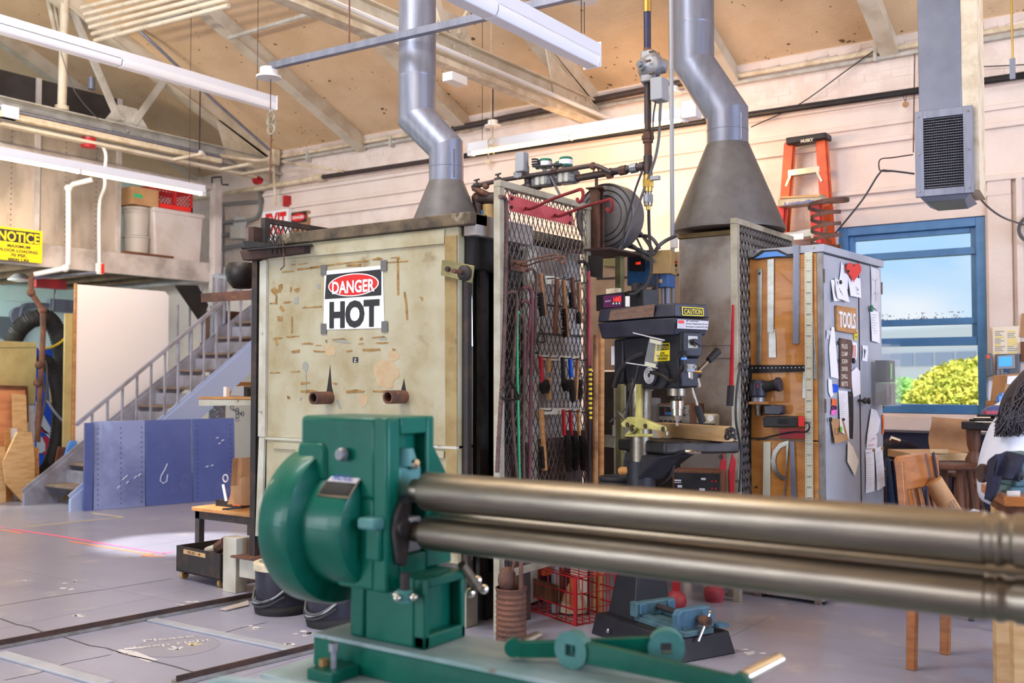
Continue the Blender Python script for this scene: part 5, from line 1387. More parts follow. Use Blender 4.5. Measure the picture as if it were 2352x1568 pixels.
# ================================================================== SECOND MESH SCREEN
M2X=-2.33
m2=thing('mesh_screen','second expanded-metal screen, edge-on between drill press and tool cabinet','screen',(M2X,5.9,0))
m2p=lambda a,b:PX(a,b,M2X)
y0=m2p(1693,800).y;z1=m2p(1690,514).z;y1=y0+.95
MB().bx((M2X-.03,y0-.02,0),(M2X+.012,y0+.025,z1)).part('frame_post','frame_metal',m2,bev=.003)
MB().bx((M2X-.03,y0-.02,z1),(M2X+.012,y1,z1+.035)).part('top_rail','frame_metal',m2,bev=.003)
MB().bx((M2X-.02,y1-.03,0),(M2X+.012,y1,z1)).part('frame_post','frame_metal',m2)
MB().bx((M2X-.02,y0,.25),(M2X+.012,y1,.29)).part('bottom_rail','frame_metal',m2)
lattice(MB(),(M2X,y0+.03,.29),Y_,Z_,y1-y0-.06,z1-.29,.05,.10,.017,.006).part('expanded_mesh','mesh_grey',m2,kind='stuff')
MB().tube(curve([PX(1712,832,M2X+.03),PX(1702,838,M2X+.03),PX(1694,880,M2X+.03),PX(1690,960,M2X+.03),PX(1702,1040,M2X+.03),PX(1698,1130,M2X+.03)],6),.008,6).solo('black_cable','cable','black cable hanging down the second mesh screen from a round clip','cable')
# ================================================================== GAS TRAIN ABOVE THE FURNACE
GY=5.0
gp=lambda a,b,o=0.:PY(a,b,GY-o)
t=thing('gas_pipe','vertical gas pipe with regulator, grey switch box and brass valve','pipe',gp(1490,480))
vx=gp(1488,300).x
def vz(b):return gp(1488,b).z
def vs(b0,b1,r,nm,m,lab=None,n=14):return MB().cyl((vx,GY,vz(b1)),(vx,GY,vz(b0)),r,n=n).part(nm,m,t,lab)
vs(-150,2,.02,'upper_pipe','pipe_dark');vs(2,28,.023,'brass_union','brass','brass union');vs(28,118,.02,'blue_pipe','pipe_blue','dark blue pipe')
vs(112,122,.026,'nut','rust',n=6);vs(180,300,.0195,'pipe','pipe_dark');vs(178,186,.024,'nut','rust',n=6)
vs(303,312,.027,'union_cap','rust');vs(312,320,.036,'union_ring','rust',n=8);vs(320,328,.029,'union_cap','rust');vs(326,360,.021,'pipe','rust');vs(358,402,.025,'tee','pipe_dark')
vs(402,414,.026,'brass_valve','brass');vs(412,430,.031,'brass_valve','brass','brass ball valve',8);vs(430,440,.024,'brass_valve','brass')
vs(438,447,.019,'fitting','steel');vs(447,465,.027,'coupler','cast_grey',None,10);vs(465,473,.023,'coupler','steel');vs(472,482,.012,'nozzle','brass')
MB().box((vx+.05,GY-.01,vz(412)),(.05,.03,.02)).part('valve_lever','elec_grey',t)
# regulator
q=gp(1491,152)
MB().lathe([(.045,-.04),(.075,-.035),(.08,0),(.08,.012),(.06,.03),(.035,.045),(.03,.06),(.018,.062),(.018,.08),(.0,.08)],q+V((0,-.0,0)),(-.35,-.93,0),22).part('regulator_body','cast_grey',t,'cast regulator with round cap')
MB().box(q+Z_*.06,(.07,.07,.05)).part('regulator_flange','cast_grey',t,bev=.008)
MB().box(q-Z_*.075,(.085,.08,.045),.3).part('regulator_flange','cast_grey',t,bev=.008)
MB().cyl(q+V((.04,.02,0)),q+V((.09,.04,-.01)),.05,.035,16).part('diaphragm_cap','cast_grey',t)
for k in range(6):
    a=k*1.047;MB().cyl(q+V((.03,-.02,0))+V((.0,math.cos(a)*.07,math.sin(a)*.07)),q+V((.055,-.02,0))+V((0,math.cos(a)*.07,math.sin(a)*.07)),.008,n=6).part('bolt','steel',t)
a,b=gp(1498,182,.03),gp(1526,229,.03)
MB().bx((a.x,GY-.06,b.z),(b.x,GY+.03,a.z)).part('switch_box','elec_grey',t,'grey electrical box',bev=.006)
MB().tube(curve([gp(1518,229,.02),gp(1516,260,.02),gp(1514,310,.02),gp(1508,350,.02),gp(1498,385,.02),gp(1470,460,.02),gp(1440,540,.02),gp(1424,572,.02)],6),.008,8).part('flexible_conduit','cable_grey',t)
MB().tube(curve([gp(1507,229,.02),gp(1501,265,.02),gp(1499,320,.02)],6),.005,6).part('cable','cable',t)
MB().tube(curve([gp(1476,390,.03),gp(1458,440,.03),gp(1436,520,.03),gp(1428,575,.03)],6),.006,6).part('cable','cable',t)
MB().tube(curve([gp(1490,482),gp(1491,530),gp(1494,575,.1),gp(1496,620,.3),gp(1484,655,.45),gp(1460,674,.5),gp(1448,676,.5)],6),.009,8).part('hose','rubber',t)
# manifold
mfd=thing('gas_manifold','rusty pipe manifold with grey and green valves running over the mesh screen','pipes',gp(1280,410))
def seg(a,b,r,m='pipe_dark',nm='pipe',o=0.,n=12):return MB().cyl(gp(*a,o),gp(*b,o),r,n=n).part(nm,m,mfd)
lowL=(1120,452);R_=(1482,381)
def ml(f):return(lowL[0]+(R_[0]-lowL[0])*f,lowL[1]+(R_[1]-lowL[1])*f)
seg((1300,414),R_,.021);seg((1175,436),(1300,414),.021)
for f in(.86,.93):seg(ml(f-.02),ml(f+.02),.028,'cast_grey' if f>.9 else 'rust','coupling',0,8)
seg(ml(.97),ml(.995),.027,'pipe_dark','coupling')
seg((1395,399),(1405,397),.03,'rust','tee');
upL=(1084,431)
U_=[gp(a,b,.05)for a,b in((1085,430),(1142,415),(1250,398),(1352,381),(1372,381),(1404,396))]
MB().tube(U_,.0135,10).part('bypass_pipe','pipe_dark',mfd)
for a,b in((1116,427),(1362,381)):MB().sph(gp(a,b,.05),.022,12,8).part('fitting','rust',mfd)
for a,b in((1144,414),(1274,391),(1095,427)):
    q=gp(a,b,.05);MB().cyl(q-X_*.018,q+X_*.018,.019,n=8).part('gas_cock','pipe_dark',mfd);MB().bar(q+Z_*.035-X_*.02,q+Z_*.04+X_*.02,.01,.008).part('lever','iron',mfd);MB().cyl(q,q+Z_*.035,.007,n=6).part('stem','iron',mfd)
def valve(a,b,s_=1.):
    q=gp(a,b);MB().box(q,(.105*s_,.085,.075)).part('valve_body','cast_grey',mfd,bev=.014)
    for dx in(-.055,.055):MB().cyl(q+X_*(dx-.012),q+X_*(dx+.012),.042,n=8).part('hex_flange','cast_grey',mfd)
    MB().box(q+Z_*.042,(.07,.06,.02)).part('bonnet','cast_grey',mfd,bev=.006)
    for dx in(-.02,.02):MB().bx((q.x+dx-.011,q.y-.046,q.z-.03),(q.x+dx+.011,q.y-.04,q.z+.03)).part('rib','cream_steel',mfd)
    return q
v1=valve(1250,415);v2=valve(1303,408)
for q,(a,b),dxx in((v1,(1253,377),-.03),(v2,(1300,373),.0)):
    p=gp(a,b);MB().cyl(q+Z_*.05,p,.012,n=8).part('valve_stem','cast_grey',mfd)
    MB().lathe([(.038,-.025),(.04,-.02),(.04,.022),(.034,.03),(.0,.032)],p,Z_,18).part('solenoid','green_cap',mfd,'green solenoid cap')
    MB().cyl(p,p-X_*.065-Z_*.006,.02,n=10).part('solenoid_hub','green_cap',mfd)
    MB().lathe([(.041,-.014),(.041,.014)],p,Z_,18).part('label_band','paper',mfd)
q=gp(1215,429);MB().sph(q,.034,14,9,(1.2,1,1)).part('check_valve','pipe_dark',mfd);MB().cyl(q+Z_*.02,q+Z_*.05,.026,.03,12).part('check_cap','pipe_dark',mfd)
seg((1178,436),(1186,434),.03,'pipe_dark','coupling');seg((1232,427),(1240,425),.027,'pipe_dark','coupling')
# pressure switch
a,b=gp(1189,352,.06),gp(1222,392,.06)
MB().bx((a.x,GY-.09,b.z),(a.x+.062,GY-.03,a.z)).part('switch_box','elec_grey',mfd,'grey pressure switch box',bev=.006)
MB().bx((a.x-.01,GY-.03,b.z-.01),(a.x+.03,GY+.02,b.z+.05)).part('switch_back','frame_olive',mfd)
q=gp(1191,402,.05);MB().cyl(q-Z_*.02,q+Z_*.04,.016,n=10).part('switch_stem','cast_grey',mfd);MB().box(q,(.06,.03,.04)).part('switch_valve','cast_grey',mfd,bev=.006)
for k in range(3):MB().tube(curve([gp(1222,366+6*k,.06),gp(1234,366+5*k,.06),gp(1243,376+2*k,.02)],5),.006,6).part('lead','cable',mfd)
MB().tube(curve([gp(1224,382,.06),gp(1255,381,.07),gp(1290,377,.05)],5),.0075,6).part('lead','cable',mfd)
MB().tube(curve([gp(1265,405,.06),gp(1282,440,.06),gp(1300,475,.06)],5),.008,8).part('flexible_conduit','cable_grey',mfd)
# left drop: big elbow and riser behind the screen top
MB().tube(curve([gp(1140,455),gp(1110,456),gp(1098,466),gp(1103,500),gp(1112,520)],6),.036,14).part('elbow','pipe_dark',mfd)
MB().sph(gp(1098,456),.042,14,9).part('elbow_boss','rust',mfd)
MB().tube([gp(1088,432,.05),gp(1110,442,.05),gp(1130,452,.0)],.018,10).part('pipe','rust',mfd)
MB().cyl(gp(1122,470),gp(1122,560),.036,n=14).part('riser','tan_box',mfd)
MB().cyl(gp(1108,483,.03),gp(1108,512,.03),.009,n=8).part('blue_tag','blue_box',mfd)
# blower on its rusty stand
bs=thing('blower','round sheet-metal blower drum standing on a rusty column behind the screen','blower',PY(1370,580,5.25))
BY=5.25;q=PY(1388,496,BY)
MB().lathe([(.0,-.012),(.10,-.012),(.125,-.006),(.18,-.003),(.192,.0),(.2,.01),(.2,.13),(.19,.14),(.0,.14)],q,Y_,40).part('drum','cone_grey',bs)
for r in(.12,.155,.19):
    MB().tube(arc(q-Y_*.006,X_,Z_,r,0,6.2832,36)[:-1],.004,6,closed=True).part('pressed_ring','steel_dark',bs)
for k in range(7):MB().bar(q+V((-.10+k*.008,-.012,.03+k*.008)),q+V((-.07+k*.008,-.012,-.02+k*.005)),.005,.004,Y_).part('intake_slot','soot',bs)
MB().cyl(q+V((.0,.14,0)),q+V((.0,.28,0)),.085,n=22).part('motor','black_metal',bs)
a,b=PY(1370,436,BY-.1),PY(1370,575,BY-.1)
MB().bx((a.x-.026,BY-.13,b.z),(a.x+.026,BY-.122,a.z)).part('column','rust',bs)
MB().bx((a.x-.004,BY-.122,b.z),(a.x+.004,BY-.06,a.z)).part('column','rust',bs)
MB().bx((a.x-.026,BY-.065,b.z),(a.x+.026,BY-.057,a.z)).part('column','rust',bs)
MB().plate([PY(1345,433,BY-.17),PY(1384,429,BY-.17),PY(1392,440,BY-.03),PY(1362,440,BY-.03)],(0,0,.006)).part('top_plate','rust',bs)
MB().cyl(a,a+Z_*.07,.01,n=8).part('hanger_rod','rust',bs);MB().tube(arc(a+Z_*.105,Y_,Z_,.032,0,6.28,14)[:-1],.007,6,closed=True).part('pipe_ring','rust',bs)
MB().bx((PY(1350,575,BY).x,BY-.2,b.z-.012),(PY(1440,575,BY).x,BY+.2,b.z)).part('shelf_plate','rust_dark',bs)
MB().plate([PY(1352,586,BY-.19),PY(1384,590,BY-.19),PY(1383,640,BY-.19),PY(1352,634,BY-.19)],(0,.008,0)).part('bracket_plate','steel_dark',bs)
MB().bx((PY(1390,590,BY).x,BY+.12,0),(PY(1402,590,BY).x,BY+.17,b.z-.012)).part('stand_post','frame_olive',bs)
# thin vertical conduit
q=PY(1543,300,5.75)
MB().cyl((q.x,5.75,PY(1543,660,5.75).z-.25),(q.x,5.75,PY(1543,-200,5.75).z),.0135,n=10).solo('conduit_riser','elec_grey','thin grey vertical conduit just left of the dark flue','conduit')
# control boxes
CYB=5.55
cbx=lambda a,b,o=0.:PY(a,b,CYB-o)
t=thing('control_box','blue control box with a red digital readout above the drill press','box',cbx(1470,650))
a,b=cbx(1440,578),cbx(1503,652)
MB().bx((a.x,CYB,b.z),(b.x,CYB+.18,a.z)).part('cabinet','blue_box',t,bev=.003)
rdo=MB().plate([cbx(1445,586,.012),cbx(1479,586,.012),cbx(1479,623,.012),cbx(1445,622,.012)],(0,.012,0)).part('readout','black_metal',t,'black readout')
MB().text('1163',cbx(1466,607,.0125),X_,Z_,.015,'CENTER',.02,.032).part('digits','led',rdo)
MB().plate([cbx(1447,588,.013),cbx(1477,588,.013),cbx(1477,597,.013),cbx(1447,597,.013)],(0,.002,0)).part('readout_window','drill_black',rdo)
q=cbx(1486,601,.005);MB().cyl(q,q-Y_*.01,.006,n=8).part('lock','steel_bright',t)
t=thing('switch_box','small blue switch box below the tan junction box','box',cbx(1522,655))
a,b=cbx(1504,627),cbx(1538,659)
MB().bx((a.x,CYB-.03,b.z),(b.x,CYB+.08,a.z)).part('case','blue_box_light',t,bev=.003)
q=cbx(1517,645,.032);MB().box(q,(.022,.002,.022)).part('label','wood_pale',t)
for a in(1524,1533):MB().cyl(PY(a,660,CYB+.03),PY(a,700,CYB+.03)-Z_*.3,.014,n=8).part('conduit','zinc',t)
t=thing('junction_box','tan painted electrical junction box above the drill press','box',cbx(1530,628))
a,b=cbx(1499,576,.06),cbx(1541,627,.06)
MB(TR((a.x,CYB-.08,b.z),math.radians(14))).bx((0,0,0),(b.x-a.x,.17,a.z-b.z)).part('case','tan_box',t,bev=.004)
T=TR((a.x,CYB-.08,b.z),math.radians(14));w_=b.x-a.x
for z,m in((.10,'red'),(.08,'black_metal'),(.05,'steel_bright')):MB(T).cyl((w_,.12,z-.02),(w_+.012,.12,z-.02),.008,n=10).part('button',m,t)
MB().plate([cbx(1540,545,-.1),cbx(1552,543,-.1),cbx(1552,568,-.1),cbx(1540,569,-.1)],(0,.03,0)).solo('wall_outlet','white_paint','small white outlet plate beside the conduit, left of the dark hood','outlet')
# bundle of cables from blower to boxes
random.seed(11)
cb_=[([(1378,545),(1420,552),(1455,566),(1480,590),(1502,600)],.012),([(1378,548),(1430,562),(1470,574),(1500,588)],.011),([(1405,552),(1430,528),(1460,526),(1490,560),(1502,585)],.011),([(1420,548),(1460,542),(1495,545),(1515,572)],.011),([(1556,540),(1530,552),(1512,566),(1505,580)],.012),([(1455,500),(1456,530),(1476,575)],.006)]
bd=thing('cable_bundle','grey cables looping from the blower to the tan and blue boxes','cables',cbx(1480,575))
for l,r in cb_:MB().tube(curve([PY(a,b,CYB-.12+.02*(i%2))for i,(a,b)in enumerate(l)],6),r,8).part('cable','cable_grey',bd)
bd2=thing('cable_bundle','two black cables dropping from the blue switch box behind the drill press','cables',cbx(1500,680))
for l in([(1506,630),(1504,655),(1490,680),(1478,697)],[(1509,630),(1508,660),(1500,690),(1490,700)]):MB().tube(curve([cbx(a,b,.05)for a,b in l],6),.010,8).part('cable','cable',bd2)

# ================================================================== DRILL PRESS
DRZ=math.radians(-24.3);DP=V((-2.42,4.58,0));T=TR(DP,DRZ)
def dl(px,py,p0,n):  # picture point on a plane of the press, in the press's own axes
    p0w=T@V(p0);nw=(T.to_3x3()@V(n));return T.inverted()@PN(px,py,p0w,nw)
dp=thing('drill_press','black floor-standing drill press with CAUTION label and worn belt cover','drill press',DP,DRZ)
P_=lambda:MB(T)
mb=P_();b0,b1=(-.17,-.17),(.47,.17)
P_().hexa([(-.18,-.185,0),(.48,-.185,0),(.48,.185,0),(-.18,.185,0),(-.165,-.165,.105),(.455,-.165,.105),(.455,.165,.105),(-.165,.165,.105)]).part('base','drill_black',dp,bev=.006)
for y0,y1 in((-.13,-.05),(.05,.13)):
    P_().bx((.12,y0,.1005),(.43,y1,.108)).part('base_slot','soot',dp)
P_().hexa([(-.13,-.12,.1),(.1,-.12,.1),(.1,.12,.1),(-.13,.12,.1),(-.075,-.075,.42),(.075,-.075,.42),(.075,.075,.42),(-.075,.075,.42)]).part('column_foot','drill_black',dp,bev=.012)
P_().cyl((0,0,.38),(0,0,1.3),.056,n=28).part('column','steel',dp)
P_().cyl((0,0,1.235),(0,0,1.275),.064,n=28).part('column_collar','steel',dp)
# head
P_().plate([(-.07,-.055,1.50),(.385,-.055,1.52),(.385,-.055,1.405),(.36,-.055,1.39),(.36,-.055,1.255),(.19,-.055,1.245),(-.02,-.055,1.25),(-.05,-.055,1.30)],(0,.12,0)).part('head','drill_black',dp,bev=.006)
P_().bx((.384,-.05,1.405),(.398,.06,1.515)).part('switch_panel','drill_navy',dp,bev=.003)
P_().bx((.36,-.045,1.26),(.375,.055,1.395)).part('nose','drill_navy',dp,bev=.004)
cvr=[(-.23,-.09),(-.19,-.13),(.26,-.135),(.385,-.095),(.395,.11),(.30,.15),(-.2,.13),(-.235,.08)]
def loft(lv,nm,m,bev=.006):
    n_=len(cvr);vs=[]
    for z,s_ in lv:vs+=[V((.09+(x-.09)*s_[0],y*s_[1],z))for x,y in cvr]
    fs=[tuple(range(n_))[::-1],tuple(range((len(lv)-1)*n_,len(lv)*n_))]
    for i in range(len(lv)-1):fs+=[(i*n_+j,i*n_+(j+1)%n_,(i+1)*n_+(j+1)%n_,(i+1)*n_+j)for j in range(n_)]
    return P_().add(vs,fs).part(nm,m,dp,bev=bev)
loft([(1.505,(.94,.9)),(1.585,(1,1))],'belt_housing','drill_navy')
loft([(1.59,(1,1)),(1.655,(.97,.94))],'belt_cover','drill_navy')
cs=lambda a,b,o=.0:dl(a,b,(0,-.136-o,0),(0,1,0))
P_().plate([cs(1402,713,.001),cs(1503,698,.001),cs(1500,727,.001),cs(1398,736,.001)],(0,.004,0)).part('worn_patch','brown_patch',dp,'brown worn patch on the belt cover')
cfn=(T.to_3x3().inverted()@V((0,0,0)))
# front facets: CAUTION and maker's plate
e0,e1=V((.385,-.095,0)),V((.395,.11,0));fd=(e1-e0).normalized();fnrm=V((fd.y,-fd.x,0))
fz_=lambda u,z,o:e0+fd*u+fnrm*o+Z_*z
ff=lambda a,b,o=.002:dl(a,b,e0+fnrm*o,fnrm)
cA,cB,cC,cD=ff(1567,705),ff(1615,708),ff(1616,725),ff(1568,723)
bd_=P_()
for p,q in((cA,cB),(cB,cC),(cC,cD),(cD,cA)):bd_.bar(p,q,.004,.001,fnrm)
bd_.part('caution_border','sign_yellow',dp,kind='stuff')
mid=(cA+cB+cC+cD)/4
hh=abs(cA.z-cD.z)
P_().text('CAUTION',V((mid.x,mid.y,0))+Z_*(mid.z-hh*.3),fd,Z_,hh*.62,'CENTER',.01,(cB-cA).length*.84).part('lettering','sign_yellow',dp)
gA,gB,gC,gD=ff(1556,733,.0),ff(1627,737,.0),ff(1625,757,.0),ff(1555,754,.0)
npl=P_().plate([gA,gB,gC,gD],fnrm*.002).part('name_plate','paper_grey',dp)
gl=gA+(gB-gA)*.04;gw=(gB-gA).length
P_().plate([ff(1558,735,.0022),ff(1571,736,.0022),ff(1571,743,.0022),ff(1558,742,.0022)],fnrm*.001).part('red_logo','red_bright',npl)
tx_=P_()
for k,(s_,wd)in enumerate((('20" Drill Press',.40),('Prensa Taladradora 51 cm',.70),('Perceuse \u00e0 colonne 51 cm',.70))):
    p=gA+(gB-gA)*.26;p.z=gA.z-.009-k*.0135;tx_.text(s_,p+fnrm*.0022,fd,Z_,.0065,'LEFT',.02,gw*wd)
tx_.part('lettering','ink',npl)
# rotary switch
sw=lambda a,b,o:dl(a,b,(.398+o,0,0),(1,0,0))
swp=P_().plate([sw(1579,771,.0),sw(1601,772,.0),sw(1601,800,.0),sw(1579,799,.0)],(.004,0,0)).part('switch_plate','alu',dp)
q=sw(1592,785,.004);P_().cyl(q,q+X_*.02,.015,n=16).part('switch_knob','black_metal',swp);P_().bar(q+X_*.02+V((0,-.016,.008)),q+X_*.022+V((0,.03,-.016)),.012,.014,X_).part('switch_lever','black_metal',swp)
# labels on the side of the head
hsd=lambda a,b,o=.001:dl(a,b,(0,-.055-o,0),(0,1,0))
cal=P_().plate([hsd(1506,788),hsd(1538,787),hsd(1538,828),hsd(1502,830)],(0,.001,0)).part('caution_label','sign_yellow',dp)
P_().plate([hsd(1509,791,.002),hsd(1536,790,.002),hsd(1536,803,.002),hsd(1508,805,.002)],(0,.001,0)).part('caution_header','sign_black',cal)
P_().text('CAUTION',hsd(1522,802,.003),X_,Z_,.018,'CENTER',.0,.085).part('lettering','sign_yellow',cal)
P_().text('EYE',hsd(1522,813,.002),X_,Z_,.01,'CENTER',.02,.03).text('PROTECTION',hsd(1522,819,.002),X_,Z_,.01,'CENTER',.02,.09).text('REQUIRED',hsd(1522,826,.002),X_,Z_,.012,'CENTER',.02,.075).part('lettering','sign_black',cal)
# depth dial, quill, chuck
q=hsd(1500,862,.02)
P_().lathe([(.058,-.03),(.066,-.02),(.066,.02),(.0,.02)],hsd(1520,862,.0),-Y_,26).part('feed_boss','drill_black',dp)
P_().lathe([(.05,0),(.05,.03),(.045,.034),(.0,.034)],q+Y_*.01,-Y_,26).part('spring_cap','drill_black',dp)
for r in(.014,.022,.030,.038):P_().tube(arc(q-Y_*.025,X_,Z_,r,0,6.28,22)[:-1],.0024,5,closed=True).part('cap_ring','paper_grey',dp)
qx=.285
P_().cyl((qx,0,1.215),(qx,0,1.25),.048,n=24).part('quill_collar','steel',dp)
P_().cyl((qx,0,1.19),(qx,0,1.22),.02,n=14).part('spindle','steel_dark',dp)
P_().lathe([(.0,1.085),(.012,1.09),(.022,1.105),(.026,1.118),(.028,1.12),(.028,1.15),(.032,1.152),(.032,1.19),(.024,1.20),(.0,1.2)],(qx,0,0),Z_,22).part('chuck','chrome',dp)
P_().cyl((qx,0,1.07),(qx,0,1.088),.008,n=8).part('chuck_jaw','steel',dp)
hub=V((.3,.1,1.325))
P_().cyl(hub-Y_*.04,hub+Y_*.02,.03,n=16).part('feed_hub','steel_dark',dp)
def fr(a,b):return dl(a,b,(.33,0,0),(1,0,0))
for p,q in(((1598,858),(1651,804)),((1588,888),(1614,970))):
    A,B=fr(*p),fr(*q);fh_=P_().cyl(A,B,.007,n=8).part('feed_handle','chrome',dp);P_().tube([lerp(A,B,.52),lerp(A,B,.56),lerp(A,B,.97),B],[.01,.0165,.02,.012],10).part('handle_grip','rubber',fh_)
P_().cyl(fr(1601,868),fr(1606,888),.01,n=8).part('lock_lever','chrome',dp)
# stop block, clamp knob, lamp arm, plastic guard
sb=lambda a,b:dl(a,b,(.376,0,0),(1,0,0))
A=sb(1583,845);P_().box(A,(.03,.05,.04)).part('stop_block','cast_grey',dp,bev=.003)
P_().cyl(sb(1585,850),sb(1586,870),.012,n=8).part('stop_rod','chrome',dp);P_().cyl(sb(1595,853),sb(1610,854),.006,n=8).part('stop_screw','brass',dp)
for a in(1576,1591):P_().cyl(sb(a,842)+X_*.015,sb(a,842)+X_*.02,.008,n=8).part('screw','chrome',dp)
A=dl(1571,815,(.33,-.08,0),(0,1,0))
star=[(math.cos(k*.524)*(.03 if k%2 else .02),math.sin(k*.524)*(.03 if k%2 else .02))for k in range(12)]
P_().prism(star,A,X_,Y_,.02).part('star_knob','black_metal',dp);P_().cyl(A-Z_*.08,A,.013,n=10).part('knob_stem','black_metal',dp);P_().cyl(A-Z_*.022,A-Z_*.012,.0145,n=10).part('blue_ring','clear_blue',dp)
lp_=lambda a,b,y=-.10:dl(a,b,(0,y,0),(0,1,0))
P_().tube(curve([lp_(1495,855),lp_(1520,860),lp_(1540,874),lp_(1552,871),lp_(1562,852),lp_(1568,838)],6),.010,8).part('guard_arm','steel_dark',dp)
P_().plate([lp_(1493,775,-.13),lp_(1524,780,-.11),lp_(1508,844,-.11),lp_(1480,838,-.13)],(0,-.003,0)).part('guard_shield','acrylic',dp,'clear plastic chuck guard')
for l in([(1494,778),(1520,784),(1518,792),(1493,786)],[(1483,830),(1507,836),(1506,845),(1481,839)]):P_().plate([lp_(a,b,-.135)for a,b in l],(0,-.002,0)).part('shield_sticker','mural_yellow' if 0 else 'ruler_cream',dp)
for l in([(1454,764),(1494,774),(1526,781)],[(1439,833),(1480,839),(1510,845)]):P_().tube([lp_(a,b,-.13)for a,b in l],.003,6).part('shield_edge','paper_grey',dp)
# rack arm and cable on the rear
P_().tube(curve([lp_(1481,812),lp_(1455,822),lp_(1425,850),lp_(1411,888)],6),.014,8).part('motor_cable','rubber',dp)
P_().tube(curve([lp_(1468,838),lp_(1460,870),lp_(1445,920),lp_(1437,960)],6),.007,8).part('cable','cable',dp)
P_().bx((-.16,-.05,1.27),(-.08,.05,1.5)).part('motor','drill_black',dp,bev=.01)
MB(T).plate([lp_(1404,795,-.02),lp_(1413,795,-.02),lp_(1413,838,-.02),lp_(1404,838,-.02)],(0,.004,0)).part('spec_label','paper_grey',dp)
MB(T).plate([lp_(1417,790,-.02),lp_(1424,790,-.02),lp_(1432,870,-.02),lp_(1420,870,-.02)],(0,.004,0)).part('yellow_strip','yellow_clamp',dp)
# table, bracket, crank
tz=.988
t0,t1,t3=[dl(a,b,(0,0,tz),(0,0,1))for a,b in((1418,1006),(1527,1014),(1700,1012))]
for q in(t0,t1,t3):q.z=0
t2=t0+(t3-t1)*.98
P_().hexa([t0+Z_*(tz-.062),t1+Z_*(tz-.062),t3+Z_*(tz-.062),t2+Z_*(tz-.062),t0+Z_*tz,t1+Z_*tz,t3+Z_*tz,t2+Z_*tz]).part('table','steel_dark',dp,bev=.012)
for f in(.3,.6):P_().hexa([lerp(t0,t2,f)+Z_*tz,lerp(t1,t3,f)+Z_*tz,lerp(t1,t3,f+.05)+Z_*tz,lerp(t0,t2,f+.05)+Z_*tz,lerp(t0,t2,f)+Z_*(tz+.0012),lerp(t1,t3,f)+Z_*(tz+.0012),lerp(t1,t3,f+.05)+Z_*(tz+.0012),lerp(t0,t2,f+.05)+Z_*(tz+.0012)]).part('table_slot','soot',dp)
tc_=(t0+t3)/2
P_().plate([V((-.05,-.06,.79)),V((.05,-.06,.79)),V((.15,-.02,.9)),V((.2,.05,tz-.063)),V((-.1,-.03,tz-.063)),V((-.08,-.06,.86))],(.03,.14,0)).part('table_arm','drill_black',dp,bev=.012)
P_().cyl((0,0,.74),(0,0,.88),.072,n=24).part('table_collar','drill_black',dp)
A,B=dl(1572,1036,(.25,0,0),(1,0,0)),dl(1608,1039,(.25,0,0),(1,0,0))
P_().tube([A,lerp(A,B,.4),B],[.007,.012,.009],10).part('crank_handle','chrome',dp);P_().cyl(A,V((.06,.02,.86)),.008,n=8).part('crank_arm','black_metal',dp)
P_().tube(curve([dl(1545,1040,(.1,.1,0),(0,1,0)),dl(1548,1070,(.1,.1,0),(0,1,0)),dl(1535,1100,(.1,.1,0),(0,1,0)),dl(1500,1118,(.1,.1,0),(0,1,0))],6),.006,8).part('cable','cable',dp)
# controller with 1445 readout on top of the belt cover
t=thing('temperature_controller','black controller box with purple face reading 1445, on the drill press cover','controller',T@V((-.1,0,1.656)),DRZ)
ccs=lambda a,b,o=0.:dl(a,b,(0,-.06-o,0),(0,1,0))
x0,x1,x2=ccs(1369,690).x,ccs(1434,690).x,ccs(1468,690).x;z1=ccs(1400,674).z
P_().bx((x0,-.06,1.657),(x1,.06,z1)).part('box','black_metal',t,bev=.003)
fcp=P_().plate([ccs(1387,679,.0),ccs(1430,676,.0),ccs(1429,704,.0),ccs(1387,707,.0)],(0,-.003,0)).part('face','purple',t,'purple front panel')
P_().text('1445',ccs(1418,693,.004),X_,Z_,.027,'CENTER',.02,.062).part('digits','led',fcp)
P_().text('BARTLETT',ccs(1397,693,.004),X_,Z_,.008,'CENTER',.0,.05).part('lettering','paper',fcp)
for a in(1409,1416,1423):q=ccs(a,697-(a-1409)*.05,.003);P_().cyl(q,q-Y_*.002,.005,n=8).part('button','led_dot',fcp)
t=thing('black_box','small black box with white label and round cap beside the controller','box',T@V((.1,0,1.656)),DRZ)
P_().bx((x1+.004,-.05,1.657),(x2+.02,.05,z1+.004)).part('case','black_metal',t,bev=.003)
P_().plate([ccs(1436,680,-.008),ccs(1447,680,-.008),ccs(1447,704,-.008),ccs(1436,704,-.008)],(0,-.002,0)).part('label','paper',t)
q=V((x1+.03,0,z1+.004));P_().cyl(q,q+Z_*.04,.03,n=18).part('cap','rubber',t)
P_().bx((x0+.05,-.03,z1+.001),(x0+.13,.01,z1+.03)).solo('tape_roll','cream_paint','little cream plastic piece lying on the controller','part')
